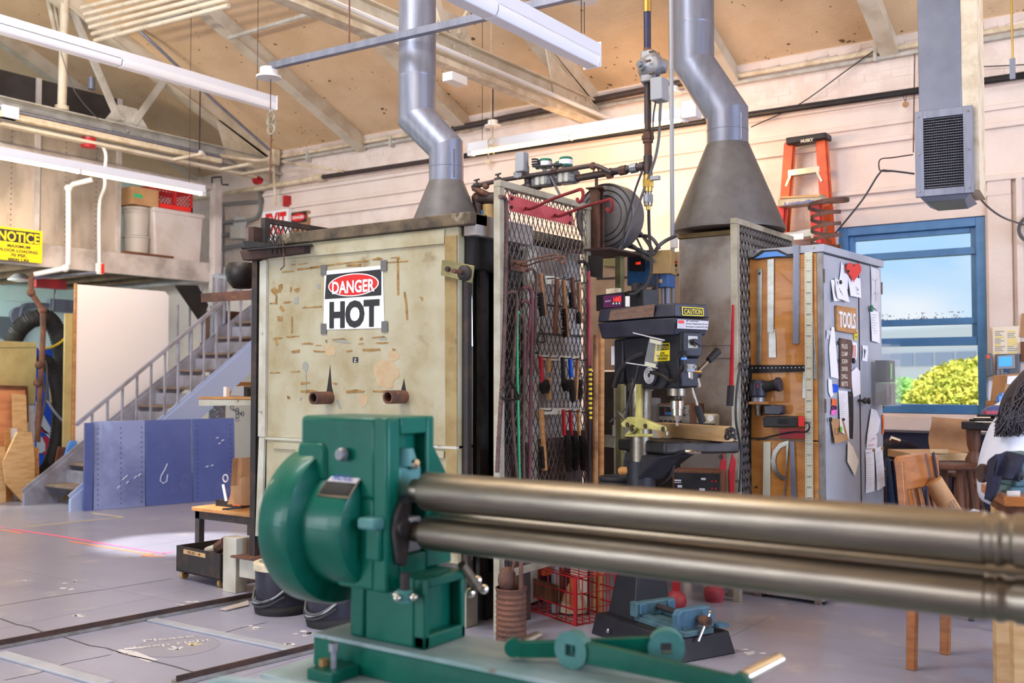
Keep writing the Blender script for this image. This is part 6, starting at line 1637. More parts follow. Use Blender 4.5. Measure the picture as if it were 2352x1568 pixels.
# yellow F clamp standing on the table
cl=lambda a,b,o=0.:dl(a,b,(0,-.05-o,0),(0,1,0))
t=thing('bench_clamp','pale yellow lever clamp with upright bar standing on the drill table','clamp',T@V((0,.02,tz)),DRZ)
P_().hexa([tuple(cl(1436,1003,.04)),tuple(cl(1500,1003,.04)),tuple(cl(1500,1003,-.02)),tuple(cl(1436,1003,-.02)),tuple(cl(1436,996,.04)),tuple(cl(1500,996,.04)),tuple(cl(1500,996,-.02)),tuple(cl(1436,996,-.02))]).part('foot','yellow_clamp',t,bev=.003)
P_().plate([cl(1466,882),cl(1477,882),cl(1476,997),cl(1465,997)],(0,-.016,0)).part('upright_bar','yellow_clamp',t,bev=.002)
P_().plate([cl(1436,972,.02),cl(1452,957,.02),cl(1475,957,.02),cl(1502,968,.02),cl(1532,980,.02),cl(1532,990,.02),cl(1498,985,.02),cl(1478,986,.02),cl(1462,974,.02),cl(1450,982,.02),cl(1440,980,.02)],(0,-.03,0)).part('jaw_lever','yellow_clamp',t,bev=.004)
P_().plate([cl(1452,985,.03),cl(1468,975,.03),cl(1464,986,.03),cl(1450,998,.03),cl(1440,998,.03)],(0,-.014,0)).part('link','yellow_clamp',t,bev=.003)
for a,b in((1442,975),(1483,978),(1524,985),(1452,986)):q=cl(a,b,.05);P_().cyl(q,q-Y_*.006,.012,n=12).part('rivet','iron',t)
P_().cyl(cl(1440,968,.03),cl(1419,944,.03),.009,n=8).part('screw','steel',t);P_().cyl(cl(1402,968,.03),cl(1440,936,.03),.005,n=8).part('tommy_bar','steel_bright',t)
q=cl(1533,990,.03);P_().cyl(q,q-Z_*.02,.008,n=8).part('pad','steel',t)
# wooden block with wires on the table behind
w0,w1=dl(1505,990,(0,.22,0),(0,1,0)),dl(1660,990,(0,.22,0),(0,1,0))
t=thing('wood_block','pale squared timber lying across the back of the drill table','timber',T@V((w0.x,.22,tz)),DRZ)
P_().bx((w0.x,.23,tz+.001),(w1.x,.29,dl(1600,976,(0,.22,0),(0,1,0)).z)).part('timber','wood_pale',t,bev=.003)
q=dl(1675,995,(0,.24,0),(0,1,0));
kn=P_();random.seed(2)
for k in range(5):kn.tube(curve([q+V((random.uniform(-.03,.03),random.uniform(-.02,.02),random.uniform(-.03,.03)))for _ in range(5)],5),.006,6)
kn.solo('cable_knot','cable','tangle of black cable at the right end of the timber','cable')
# handwheel-like coil and wooden handle behind the column
q=PD(1418,1098,5.35)
MB().tube(arc(q,X_,Y_,.085,0,6.28,22)[:-1],.014,8,closed=True).tube(arc(q-Z_*.025,X_,Y_,.085,0,6.28,22)[:-1],.014,8,closed=True).solo('hose_coil','rubber','coiled grey hose hanging behind the drill press column','hose',ang=60)
MB().cyl(PD(1426,1081,5.2),PD(1462,1080,5.1),.02,n=12).solo('wooden_dowel','wood','round wooden handle behind the drill press column','handle')
# machine vise on the base
vb=lambda a,b,z=.12:PZ(a,b,z)
t=thing('machine_vise','blue drill press vise resting on the drill press base','vise',T@V((.25,0,.11)),DRZ)
x0,x1=.03,.45
P_().bx((.06,-.115,.109),(.47,.06,.135)).part('bed','vise_teal',t,bev=.005)
for y in(-.10,.03):P_().bx((.1,y,.135),(.44,y+.03,.15)).part('bed_rail','vise_teal',t)
P_().bx((.07,-.13,.13),(.13,.11,.205)).part('fixed_jaw','vise_teal',t,bev=.008)
P_().bx((.129,-.115,.15),(.145,-.075,.2)).part('jaw_boss','vise_blue',t,bev=.003);P_().bx((.129,.06,.15),(.145,.1,.2)).part('jaw_boss','vise_blue',t,bev=.003)
P_().plate([(.38,-.12,.125),(.38,.10,.125),(.38,.10,.20),(.38,.07,.225),(.38,-.10,.225),(.38,-.12,.20)],(.05,0,0)).part('moving_jaw','vise_blue',t,bev=.006)
P_().cyl((.13,0,.175),(.50,0,.175),.015,n=12).part('lead_screw','iron',t)
P_().cyl((.455,0,.175),(.50,0,.175),.024,n=14).part('screw_head','rust',t)
P_().cyl((.485,.02,.21),(.485,-.05,.09),.0065,n=8).part('vise_handle','steel_bright',t);P_().sph((.485,.023,.216),.011,8,6).part('handle_ball','steel',t)
P_().bx((.40,.10,.125),(.46,.16,.14)).part('clamp_lug','vise_blue',t)
q=PZ(1397,1448,.05);MB().sph(q,.012,8,6).solo('base_bolt','steel_bright','small bright bolt in the drill press base slot','bolt')

# wire crate, can etc. on the floor behind
c0,c1,c2=PZ(1322,1437),PZ(1290,1392),PZ(1424,1420)
t=thing('wire_crate','red wire crate with odds and ends, on the floor left of the drill press','crate',c0)
ux=(c2-c0);ux.z=0;ux*=.92;uy=(c1-c0);uy.z=0;uy=V((-ux.y,ux.x,0)).normalized()*uy.length*1.1;ch=PD(1322,1328,c0.dot(FW)).z
cr=MB()
for z in(.005,ch*.33,ch*.66,ch):cr.tube([c0+Z_*z,c0+ux+Z_*z,c0+ux+uy+Z_*z,c0+uy+Z_*z],.0045,6,closed=True)
cr.part('rim_wires','red',t,kind='stuff')
gw_=MB()
for f in[k/6 for k in range(1,6)]:
    for o in(V((0,0,0)),uy):gw_.cyl(c0+ux*f+o,c0+ux*f+o+Z_*ch,.003,n=5)
    gw_.cyl(c0+ux*f,c0+ux*f+uy,.003,n=5)
    gw_.cyl(c0+ux*f+Z_*ch,c0+ux*f+uy+Z_*ch,.003,n=5)
for f in[k/6 for k in range(1,6)]:
    for o in(V((0,0,0)),ux):gw_.cyl(c0+uy*f+o,c0+uy*f+o+Z_*ch,.003,n=5)
    gw_.cyl(c0+uy*f,c0+uy*f+ux,.003,n=5)
gw_.part('wires','red',t,kind='stuff')
for o in(V((0,0,0)),ux,uy,ux+uy):MB().box(c0+o+Z_*ch/2,(.016,.016,ch)).part('corner_strip','red',t)
MB().hexa([c0+uy*.3+Z_*ch*.35-ux*.01,c0+uy*.8+Z_*ch*.35-ux*.01,c0+uy*.8+Z_*ch*.35,c0+uy*.3+Z_*ch*.35,c0+uy*.3+Z_*ch*.75-ux*.01,c0+uy*.8+Z_*ch*.75-ux*.01,c0+uy*.8+Z_*ch*.75,c0+uy*.3+Z_*ch*.75]).part('tag_plate','wood_dark',t)
q=c0+ux*.62+uy*.5
MB().lathe([(.0,.0),(.085,.0),(.08,.03),(.03,.14),(.022,.15),(.0,.15)],q+Z_*.01,Z_,20).solo('funnel','cream_paint','white funnel-shaped shade inside the red wire crate','shade')
MB().cyl(c0+ux*.25+uy*.55+Z_*.01,c0+ux*.25+uy*.55+Z_*.26,.022,n=12).solo('steel_tube','elec_grey','grey tube standing in the red wire crate','tube')
MB().cyl(c0+ux*.38+uy*.6+Z_*.01,c0+ux*.38+uy*.6+Z_*.25,.024,n=12).solo('brown_tube','wood_dark','brown tube standing in the red wire crate beside the grey tube','tube')
MB().cyl(c0+ux*.46+uy*.4+Z_*.01,c0+ux*.46+uy*.4+Z_*.2,.014,n=10).solo('orange_tube','orange','slim orange tube in the red wire crate','tube')
# red kettle-ball feet and others under the rolls
q=PZ(1640,1380);MB().lathe([(.0,0),(.05,.0),(.052,.012),(.055,.02),(.062,.04),(.058,.07),(.035,.092),(.0,.098)],(q.x,q.y,0),Z_,22).solo('red_dome','red_faded','round dark red dome on the floor right of the drill press','dome')
q=PZ(1553,1405)
t=thing('red_weight','red ball weight on an upright arm behind the machine vise','weight',(q.x,q.y,0))
MB().sph((q.x,q.y,.062),.06,18,12).part('ball','red_faded',t)
MB().bx((q.x-.016,q.y-.016,.11),(q.x+.016,q.y+.016,.23)).part('arm','red',t)
MB().bx((q.x-.14,q.y-.012,.20),(q.x+.016,q.y+.012,.23)).part('cross_arm','red',t)
for a,b in((1688,1366),(1742,1368),(1880,1388)):
    q=PZ(a,b);MB().box(q+Z_*.025,(.035,.035,.05)).solo('wood_chock','tread',{1688:'small wooden chock on the floor, first right of the red dome',1742:'small chock on the floor, second right of the red dome',1880:'small dark block on the floor, last right of the red dome'}[a],'block','small blocks on the floor')
MB().box(PY(1230,1300,4.9),(.26,.2,.05)).solo('orange_case','orange','orange case edge showing low behind the mesh screen','case')
# ================================================================== TOOL CABINET
A=PD(1887,560,5.8);CT=TR((A.x,A.y,0),math.radians(-2.8));C3=CT.to_3x3()
cX,cY=C3@X_,C3@Y_
def cd_(px,py,o=0.):return PN(px,py,CT@V((o,0,0)),cX)  # on the doors
def cp_(px,py,o=0.):return PN(px,py,CT@V((0,-o,0)),cY)  # on the plywood side
li=lambda p:CT.inverted()@p
ZC=A.z;DL=li(cd_(2027,800)).y;DPT=-li(cp_(1722,800)).x;SP=li(cd_(1974,850)).y
tcb=thing('tool_cabinet','tall grey steel tool cabinet with plywood side full of rulers, doors full of notes','cabinet',CT@V((0,0,0)),math.radians(-2.8))
C_=lambda:MB(CT)
C_().bx((-DPT,.022,.02),(-.022,DL-.002,ZC-.03)).part('body','cab_frame',tcb)
C_().bx((-DPT,.0,ZC-.045),(.012,DL+.01,ZC)).part('top','cab_grey',tcb,bev=.003)
for z0,z1 in((li(cp_(1800,1010)).z+.004,ZC-.05),(.1,li(cp_(1800,1010)).z-.004)):
    C_().bx((-DPT-.0,.0,z0),(-.03,.021,z1)).part('plywood_panel','plywood',tcb,bev=.006)
C_().bx((-.029,.0,.05),(-.0,.03,ZC-.05)).part('corner_post','cab_frame',tcb)
for y0,y1 in((.032,SP-.004),(SP+.004,DL-.012)):
    d=C_().bx((-.021,y0,.08),(0,y1,ZC-.055)).part('door','cab_grey',tcb,bev=.003)
    q=li(cd_(1965 if y0<.1 else 1985,920));y=SP-.035 if y0<.1 else SP+.035
    C_().lathe([(.008,0),(.008,.03),(.02,.04),(.022,.05),(.0,.055)],(0,y,q.z),X_,12).part('knob','steel_dark',d)
    for z in(.4,1.1,1.85):
        yy=y0-.006 if y0<.1 else y1+.004
        C_().cyl((.002,yy,z),(.002,yy,z+.08),.007,n=8).part('hinge','steel',tcb)
C_().bx((-.02,SP-.0035,.08),(.004,SP+.0035,ZC-.055)).part('door_edge','rust_dark',tcb)
for a,b in((1733,577),(1868,568),(1882,1022),(1738,1118),(1877,1128)):q=cp_(a,b,.001);MB().cyl(q,q-cY*.004,.008,n=8).part('screw','steel',tcb)
for x in(-DPT+.02,-.06):
    for y in(.04,DL-.08):C_().bx((x,y,0),(x+.04,y+.04,.02)).part('foot','iron',tcb)
# rulers and squares on the plywood
def onp(l,nm,m,label,cat,group=None,o=.004,th=.003,ext=None):
    t=thing(nm,label,cat,cp_(*l[-1],o),group=group)
    MB().plate([cp_(a,b,o)for a,b in l],cY*-th).part('blade',m,t,bev=.0008)
    return t
G_='rulers on the plywood side'
t=onp([(1739,617),(1751,617),(1748,836),(1738,836)],'ruler','alu','thin steel ruler, leftmost on the plywood','ruler',G_)
MB().cyl(cp_(1744,628,.007),cp_(1744,628,.012),.008,n=8).part('hanging_nail','iron',t)
onp([(1766,756),(1781,756),(1783,821),(1766,821)],'ruler','alu','broad steel ruler end showing below the T-square','ruler',G_,.004)
t=onp([(1763,596),(1778,594),(1777,763),(1763,763)],'t_square','alu','T-square with blue and black head on the plywood','square',None,.009)
MB().plate([cp_(a,b,.012)for a,b in((1720,596),(1730,592),(1750,575),(1788,573),(1810,584),(1822,586),(1820,592),(1770,592),(1742,597))],cY*-.012).part('head','black_metal',t,bev=.002)
MB().plate([cp_(a,b,.0245)for a,b in((1733,594),(1757,579),(1784,577),(1808,588),(1786,588),(1758,591))],cY*-.004).part('head_face','clear_blue',t,'blue face of the head')
onp([(1822,563),(1835,562),(1834,789),(1821,790)],'ruler','zinc','long steel ruler reaching over the cabinet top','ruler',G_,.009)
onp([(1832,562),(1837,562),(1836,787),(1832,788)],'ruler','alu','second long ruler edge behind the overtopping one','ruler',G_,.004)
for k,(l,lb,o)in enumerate((([(1848,580),(1866,578),(1868,1170),(1850,1170)],'long cream graduated rule running the height of the plywood',.014),)):
    t=onp(l,'long_rule','ruler_cream',lb,'ruler',None,o)
    tk=MB()
    for i in range(92):
        b=590+i*6.2;q0,q1=cp_(1849.5+i*.02,b,o+.0034),cp_(1852.5+i*.02,b,o+.0034);tk.bar(q0,q1,.0012,.003,cY)
        q0,q1=cp_(1862.5+i*.02,b,o+.0034),cp_(1865.5+i*.02,b,o+.0034);tk.bar(q0,q1,.0012,.003,cY)
    for i in range(23):
        b=596+i*24.8
        for a in(1854.5,1859.5):tk.text(str((i*7+3)%59+1),cp_(a+i*.08,b+4,o+.0032),cX,Z_,.010,'CENTER',.0)
    tk.part('graduations','ink',t,kind='stuff')
onp([(1867,720),(1874,818),(1877,870),(1868,870)],'ruler','alu','tilted metal ruler behind the long cream rule, its end to the right','ruler',G_,.004)
onp([(1845,840),(1852,838),(1852,914),(1843,914)],'ruler','alu','short ruler end left of the long cream rule','ruler',G_,.004)
t=onp([(1711,838),(1850,838),(1850,853),(1727,856),(1724,1064),(1707,1063)],'carpenter_square','black_metal','large black carpenter square with white holes','square',None,.008)
dots=MB()
for i in range(14):q=cp_(1728+9*i,845-i*.1,.0115);dots.cyl(q,q-cY*.001,.0035,n=6)
for i in range(20):q=cp_(1713,862+10*i,.0115);dots.cyl(q,q-cY*.001,.0035,n=6)
dots.part('holes','paper',t,kind='stuff')
t=onp([(1754,1014),(1770,1014),(1769,1170),(1752,1170)],'straightedge','ruler_cream','cream straightedge low on the plywood beside the protractor','ruler',None,.006)
t=thing('protractor','metal protractor with two arms hung low on the plywood','protractor',cp_(1800,1150,.006))
ou=[cp_(a,b,.006)for a,b in((1808,1012),(1790,1018),(1776,1035),(1771,1058),(1774,1078),(1786,1096),(1800,1102),(1806,1102),(1806,1094),(1798,1092),(1786,1080),(1781,1060),(1784,1042),(1794,1028),(1808,1022))]
MB().plate(ou,cY*-.003).part('arc','alu',t)
MB().plate([cp_(a,b,.01)for a,b in((1807,1012),(1812,1012),(1806,1110),(1800,1170),(1792,1170),(1804,1105))],cY*-.003).part('arm','alu',t)
MB().plate([cp_(a,b,.014)for a,b in((1814,1013),(1824,1014),(1831,1170),(1818,1170))],cY*-.003).part('arm','zinc',t)
# cordless drill on its bracket, battery, charger
t=thing('bracket_shelf','small wooden bracket holding the cordless drill nose down','shelf',cp_(1740,925,.0))
MB().hexa([cp_(a,b,o)for b,o in((928,.001),(928,.11))for a in(1719,1765)][:2]+[cp_(1765,928,.11),cp_(1719,928,.11)]+[cp_(1719,922,.001),cp_(1765,922,.001),cp_(1765,922,.11),cp_(1719,922,.11)]).part('ledge','wood',t)
t=thing('cordless_drill','dark blue-grey cordless drill hanging nose down on the plywood','drill',cp_(1740,970,.05))
MB().tube([cp_(1741,872,.05),cp_(1741,880,.05),cp_(1741,908,.05),cp_(1741,912,.05)],[.035,.05,.05,.042],14).part('motor_body','drill_navy',t)
MB().cyl(cp_(1741,911,.05),cp_(1741,922,.05),.038,n=14).part('gearbox','cast_grey',t)
MB().tube([cp_(1750,888,.05),cp_(1770,886,.05),cp_(1785,883,.05)],[.034,.03,.034],12).part('grip','rubber',t)
MB().cyl(cp_(1785,883,.05),cp_(1792,882,.05),.042,n=12).part('grip_end','drill_navy',t)
MB().cyl(cp_(1743,929,.05),cp_(1743,954,.05),.026,.02,12).part('chuck','steel',t);MB().box(cp_(1736,887,.095),(.03,.006,.02)).part('red_badge','red',t)
t=thing('battery_pack','dark battery pack resting on the charger','battery',cp_(1785,951,.06))
MB().plate([cp_(a,b,.02)for a,b in((1765,931),(1770,929),(1805,930),(1806,948),(1800,952),(1766,951))],cY*-.07).part('case','drill_navy',t,bev=.006)
t=thing('charger','black and red battery charger on a red bracket','charger',cp_(1800,980,.05))
MB().plate([cp_(a,b,.02)for a,b in((1766,959),(1772,955),(1838,955),(1848,958),(1847,979),(1768,980))],cY*-.09).part('case','black_metal',t,bev=.006)
MB().plate([cp_(a,b,.112)for a,b in((1834,956),(1848,957),(1847,979),(1834,979))],cY*-.003).part('red_end','red_bright',t)
for k in range(10):MB().bar(cp_(1788+2.4*k,962,.111),cp_(1788+2.4*k,974,.111),.003,.002,cY).part('vent_slot','soot',t)
MB().plate([cp_(a,b,.003)for a,b in((1792,984),(1850,984),(1850,1006),(1794,1006))],cY*-.02).part('bracket','red',t,'red wall bracket')
MB().tube(curve([cp_(1848,970,.06),cp_(1858,973,.05),cp_(1858,985,.04),cp_(1848,992,.03),cp_(1820,992,.04),cp_(1770,1002,.01),cp_(1738,1010,.01)],6),.005,6).part('cord','cable',t)

# papers and magnets on the doors
PG='notes on the cabinet doors'
def sheet_(l,m,label,o=.002,curl=0.,group=PG,nm='paper_note',cat='paper'):
    t=thing(nm,label,cat,cd_(*l[-1],o),group=group);P4=[cd_(a,b,o)for a,b in l]
    if len(l)==4:
        MB().sheet(lambda u,v:lerp(lerp(P4[3],P4[2],u),lerp(P4[0],P4[1],u),v)+cX*(curl*((1-v)**2)+.004*math.sin(u*6+v*3)),6,6,.0012).part('sheet',m,t)
    else:MB().plate(P4,cX*.0012).part('sheet',m,t)
    return t
def scrib(t,l,m='ink',o=.008,wd=.002):
    mb=MB()
    for(a,b,c,d)in l:mb.bar(cd_(a,b,o),cd_(c,d,o),.0012,wd,cX)
    mb.part('print',m,t,kind='stuff')
def mag(a,b,m,label,r=.014,o=.012):
    q=cd_(a,b,o);return MB().cyl(q,q+cX*.01,r,n=12).solo('magnet',m,label,'magnet','magnets on the cabinet doors')
t=sheet_([(1931,600),(1948,622),(1948,664),(1926,650)],'paper','white folded sheet high on the left door behind the heart',.003)
t=sheet_([(1908,644),(1915,642),(1924,690),(1908,692)],'paper','white drawing at the left edge, half covered',.003,.02)
t=sheet_([(1917,637),(1943,652),(1944,694),(1916,686)],'paper','white drawing held by a black magnet, upper left door',.008,.02);scrib(t,[(1928,662,1932,672),(1931,668,1936,678)],'purple',.02)
t=sheet_([(1947,634),(1975,640),(1973,684),(1948,680)],'paper','white drawing under the red heart',.005,.015);scrib(t,[(1966,658,1973,668),(1967,668,1972,662),(1968,672,1973,676)],'ink',.016)
hp=[]
for k in range(28):
    a_=2*math.pi*k/28;hx=16*math.sin(a_)**3;hy=13*math.cos(a_)-5*math.cos(2*a_)-2*math.cos(3*a_)-math.cos(4*a_)
    hp.append((1961+hx*1.08,622-hy*1.55+hx*.1))
t=thing('paper_heart','red paper heart high on the left cabinet door','heart',cd_(1961,648,.02));MB().plate([cd_(a,b,.018)for a,b in hp],cX*.0015).part('sheet','red_bright',t)
t=thing('tools_sign','wooden sign reading TOOLS in white letters on the cabinet door','sign',cd_(1940,765,.004))
sl_=[cd_(1917,701,.003),cd_(1962,708,.003),cd_(1962,767,.003),cd_(1918,760,.003)]
MB().plate(sl_,cX*.014).part('plaque','wood',t,bev=.002)
w_=(sl_[1]-sl_[0]).length;hh=sl_[0].z-sl_[3].z;mid=sum(sl_,V((0,0,0)))/4
MB().text('TOOLS',V((mid.x,mid.y,sl_[3].z+hh*.17))+cX*.0075,cY,Z_,hh*.62,'CENTER',.02,w_*.82,ext=.01).part('lettering','sign_white',t)
t=sheet_([(1999,609),(2018,622),(2022,718),(2001,703)],'paper_grey','grey pencil drawing pinned high on the right door',.003);scrib(t,[(2003,640,2012,645),(2012,645,2020,632),(2003,680,2010,672),(2010,672,2017,676),(2011,645,2011,690)],'smoke_grey',.007)
t=sheet_([(1998,712),(2017,716),(2018,788),(1999,783)],'paper','typed page below the grey drawing on the right door',.004,.01)
scrib(t,[(2002,722+6*k,2014-(k%3)*2,724+6*k)for k in range(8)],'ink',.012,.0015)
mag(2000,708,'green_cap','round green button magnet on the right cabinet door',.022)
t=thing('smiley_sticker','yellow smiling round sticker beside the TOOLS sign','sticker',cd_(1965,772,.003));q=cd_(1964.5,768,.003)
MB().lathe([(.036,0),(.036,.003),(.0,.003)],q,cX,24).part('disc','yellow',t);f_=lambda u,v:q+cX*.0036+cY*u+Z_*v
sm=MB()
for u in(-.012,.012):sm.tube([f_(u,.006),f_(u,.016)],.003,5)
sm.tube([f_(-.02,-.006),f_(-.01,-.017),f_(0,-.02),f_(.01,-.017),f_(.02,-.006)],.002,5);sm.part('face','ink',t)
t=thing('label_sign','dark brown hand-lettered tool list sign on the left door','sign',cd_(1940,890,.003))
MB().plate([cd_(1927,776,.003),cd_(1953,781,.003),cd_(1953,893,.003),cd_(1927,889,.003)],cX*.008).part('board','brown_sign',t)
tx_=MB()
for k,s_ in enumerate(('FILES','CLAMP','SCREW','DRIVER','DRILL','BITS')):q=cd_(1940,800+17.2*k,.0115);tx_.text(s_,q,cY,Z_,.026,'CENTER',.01,.10)
tx_.part('lettering','paper_warm',t)
t=sheet_([(1957,785),(1967,787),(1967,826),(1957,824)],'paper','white label with two orange arrows on the left door',.003);scrib(t,[(1960,792,1960,820),(1964,793,1964,821)],'orange',.0085,.006)
t=sheet_([(1980,792),(1992,794),(1992,830),(1980,828)],'paper','small white card with a skull-like ink drawing, right door',.003);scrib(t,[(1984,804,1989,806),(1985,800,1986,818),(1988,803,1985,822)],'ink',.0085,.004)
sheet_([(1910,750),(1916,752),(1920,800),(1926,870),(1908,865),(1904,800),(1906,780)],'paper','tall torn white drawing left of the brown sign',.006)
mag(1925,787,'black_metal','black clip magnet at the upper corner of the brown sign');mag(1927,828,'black_metal','black round magnet beside the middle of the brown sign');mag(1947,623,'iron','tiny dark magnet on the red heart',.008,.022);mag(1929,648,'black_metal','black magnet on the upper left drawing',.012,.022)
sheet_([(1897,757),(1909,760),(1909,780),(1897,778)],'paper_grey','small pale sticker at the left door edge',.002)
sheet_([(1902,870),(1910,872),(1914,908),(1908,912),(1903,900)],'paper','small folded white note at the left door edge, lower',.006)
t=sheet_([(1912,881),(1924,883),(1924,901),(1912,901)],'mural_blue','tiny colourful picture card on the left door',.005)
sheet_([(1955,854),(1967,843),(1975,852),(1976,905),(1960,912),(1957,890)],'paper','white note torn at the corners beside the door gap',.008)
mag(1959,828,'black_metal','black rectangular magnet above the torn note',.018)
sheet_([(1909,914),(1921,917),(1921,932),(1909,930)],'orange','orange sticky note on the left door',.003);sheet_([(1909,931),(1921,932),(1921,941),(1909,941)],'purple','dark magenta sticky note on the left door',.003);sheet_([(1908,940),(1921,941),(1920,953),(1908,952)],'pink','bright pink sticky note on the left door',.004)
t=sheet_([(1925,896),(1946,898),(1947,1010),(1926,990)],'paper','long white list sheet in the middle of the left door',.004,.01);scrib(t,[(1928,904+5*k,1943-(k%4)*2,905+5*k)for k in range(12)],'smoke_grey',.014,.0012)
t=sheet_([(1947,898),(1958,900),(1959,1008),(1947,1006)],'black_metal','narrow black printed strip beside the long white list',.003);scrib(t,[(1949,907,1955,908),(1949,962,1955,963)],'orange',.009,.004)
t=sheet_([(1907,960),(1936,963),(1944,1010),(1912,1018)],'cardboard','brown paper bag drawing pinned to the left door',.008,.015);scrib(t,[(1918,983,1924,983),(1924,983,1925,998),(1925,998,1918,998),(1918,998,1918,983)],'purple',.02,.003)
q=cd_(1932,986,.02);MB().lathe([(.014,0),(.018,.001),(.018,.002),(.014,.002)],q,cX,14).part('green_ring','green_bright',t)
mag(1906,963,'black_metal','black square clip on the brown bag drawing',.013,.016);mag(1936,963,'iron','small dark magnet on the right corner of the bag drawing',.008,.016)
t=sheet_([(1947,1012),(1958,1025),(1972,1058),(1968,1075),(1963,1092),(1954,1075),(1946,1060)],'paper_warm','diamond-shaped printed card curling off the left door',.012)
sheet_([(2001,938),(2013,942),(2022,965),(2018,990),(1990,1025),(1992,1000)],'paper','large white sheet curling on the right door',.012)
t=sheet_([(1997,1000),(2013,1000),(2013,1030),(1989,1030)],'paper','photo print with red corner under the curled sheet',.004);scrib(t,[(1996,1012,2010,1006),(1994,1022,2010,1020)],'mural_red',.01,.008)
t=sheet_([(1987,1032),(2006,1031),(2008,1128),(1988,1132)],'paper','left of two printed forms low on the right door',.004);scrib(t,[(1989,1052+5*k,2005-(k%3)*3,1051+5*k)for k in range(15)],'smoke_grey',.0095,.0012);scrib(t,[(1990,1040,1999,1039)],'ink_blue',.0095,.006)
t=sheet_([(2008,1030),(2024,1024),(2033,1116),(2014,1126)],'paper','right of two printed forms low on the right door',.006);scrib(t,[(2010+.3*k,1040+5*k,2024+.4*k-(k%3)*2,1036+5*k)for k in range(14)],'smoke_grey',.012,.0012)
mag(2006,1033,'tan_box','small brown magnet between the two printed forms',.01);mag(2025,1029,'tan_box','small brown magnet at the upper right form corner',.01)
sheet_([(2025,952),(2029,952),(2030,997),(2026,997)],'orange','orange strip sticker on the right door edge',.003)
# clear acrylic box with printed packs, fixed to the right door
t=thing('acrylic_holder','clear acrylic box with green and grey packets on the right cabinet door','holder',cd_(2015,930,.003))
y0,y1=li(cd_(1997,860)).y,li(cd_(2022,860)).y;z0,z1=li(cd_(2000,932)).z,li(cd_(2000,790)).z
for a,b in(((.004,y0,z0),(.13,y0+.004,z1)),((.004,y1,z0),(.13,y1+.004,z1)),((.126,y0+.004,z0),(.13,y1,z1-.1)),((.004,y0+.004,z0),(.126,y1,z0+.004))):C_().bx(a,b).part('wall','acrylic',t)
C_().bx((.03,y0+.02,z0+.15),(.10,y1-.02,z0+.29)).solo('packet','black_metal','black and green packet in the acrylic box, upper','packet','packets in the acrylic box')
pk=C_().bx((.03,y0+.02,z0+.008),(.10,y1-.02,z0+.145)).solo('packet','cab_frame','grey packet in the acrylic box, lower','packet','packets in the acrylic box')
C_().bx((.1005,y0+.1,z0+.17),(.102,y0+.13,z0+.27)).solo('packet_label','green_bright','green stripe label on the upper packet','label')
C_().bx((.1005,y0+.08,z0+.02),(.102,y0+.1,z0+.13)).solo('packet_label','ink','dark stripe label on the lower packet','label')

# things on top: steel spring coil
sp0=PD(1897,552,6.05);pts_=[]
for k in range(100):
    f=k/99;a_=f*2*math.pi*4.3;r=.085 if f<.78 else .085+(f-.78)*.30
    pts_.append(V((sp0.x-.0+r*math.cos(a_),sp0.y+r*math.sin(a_),ZC+.012+f*.30)))
t=MB()
for i in range(99):t.bar(pts_[i],pts_[i+1]+(pts_[i+1]-pts_[i])*.12,.006,.022,(pts_[i]-V((sp0.x,sp0.y,pts_[i].z))).cross(pts_[i+1]-pts_[i]))
t.solo('strip_coil','rust','rusty flat-strip spiral coil standing on the cabinet top','coil',ang=60)

# ================================================================== LADDERS AGAINST THE WALL
def ladder(y,capl,rails,m,label,capm,steps,bottoms):
    t=thing('step_ladder',label,'ladder',PY(1850,900,y)*1,group='ladders against the back wall')
    P=lambda a,b,o=0.:PY(a,b,y-o)
    for(a0,b0),(a1,b1)in rails:
        p,q=P(a0,b0),P(a1,b1);q=p+(q-p)*((p.z)/(p.z-q.z))*.999
        for o,wd,h in((0,.075,.012),(-.03,.012,.06),(.03,.012,.06)):
            s_=X_*o;MB().bar(p+s_,q+s_,h if o else .07,wd if not o else .012,X_).part('rail',m,t)if not o else MB().bar(p+s_,q+s_,.05,.012,Y_).part('rail_flange',m,t)
    MB().plate([P(a,b,.10)for a,b in capl],(0,.16,0)).part('cap',capm,t,bev=.01)
    for(a0,b0),(a1,b1),hh in steps:
        p,q=P(a0,b0,.04),P(a1,b1,.04);MB().hexa([p,q,q+Y_*.08,p+Y_*.08,p-Z_*hh,q-Z_*hh,q-Z_*hh+Y_*.08,p-Z_*hh+Y_*.08]).part('step','alu',t)
        MB().bar(p-Z_*hh+X_*.02,p-Z_*(hh+.09)-X_*.02,.01,.02).part('brace','alu',t);MB().bar(q-Z_*hh-X_*.02,q-Z_*(hh+.09)+X_*.02,.01,.02).part('brace','alu',t)
    return t
LY=WY-.14
t=ladder(LY,[(1804,316),(1897,303),(1898,317),(1805,332)],[((1815,328),(1798,560)),((1887,318),(1905,560))],'ladder_orange','tall orange step ladder with black cap leaning on the wall','black_metal',[((1810,391),(1882,381),.05),((1800,534),(1900,520),.05)],None)
q=PY(1851,321,LY-.1035);MB().text('HUSKY',q-Z_*.02+X_*.01,(PY(1897,310,LY)-PY(1804,323,LY)),Z_,.028,'CENTER',.02,.11).part('lettering','paper_warm',t)
t=ladder(LY-.2,[(1786,458),(1887,446),(1888,464),(1786,475)],[((1795,474),(1788,560)),((1874,466),(1880,560))],'ladder_red','shorter red ladder with a taped wooden cap in front of the orange one','frame_metal',[((1797,535),(1870,528),.05)],None)
MB().plate([PY(a,b,LY-.31)for a,b in((1787,452),(1887,446),(1880,452),(1800,455))],(0,.12,0)).part('cap_top','wood_pale',t)
q=PY(1836,468,LY-.3035);MB().text('Louisville',q,(PY(1887,455,LY)-PY(1786,466,LY)),Z_,.03,'CENTER',.01,.26).part('lettering','ink_blue',t)
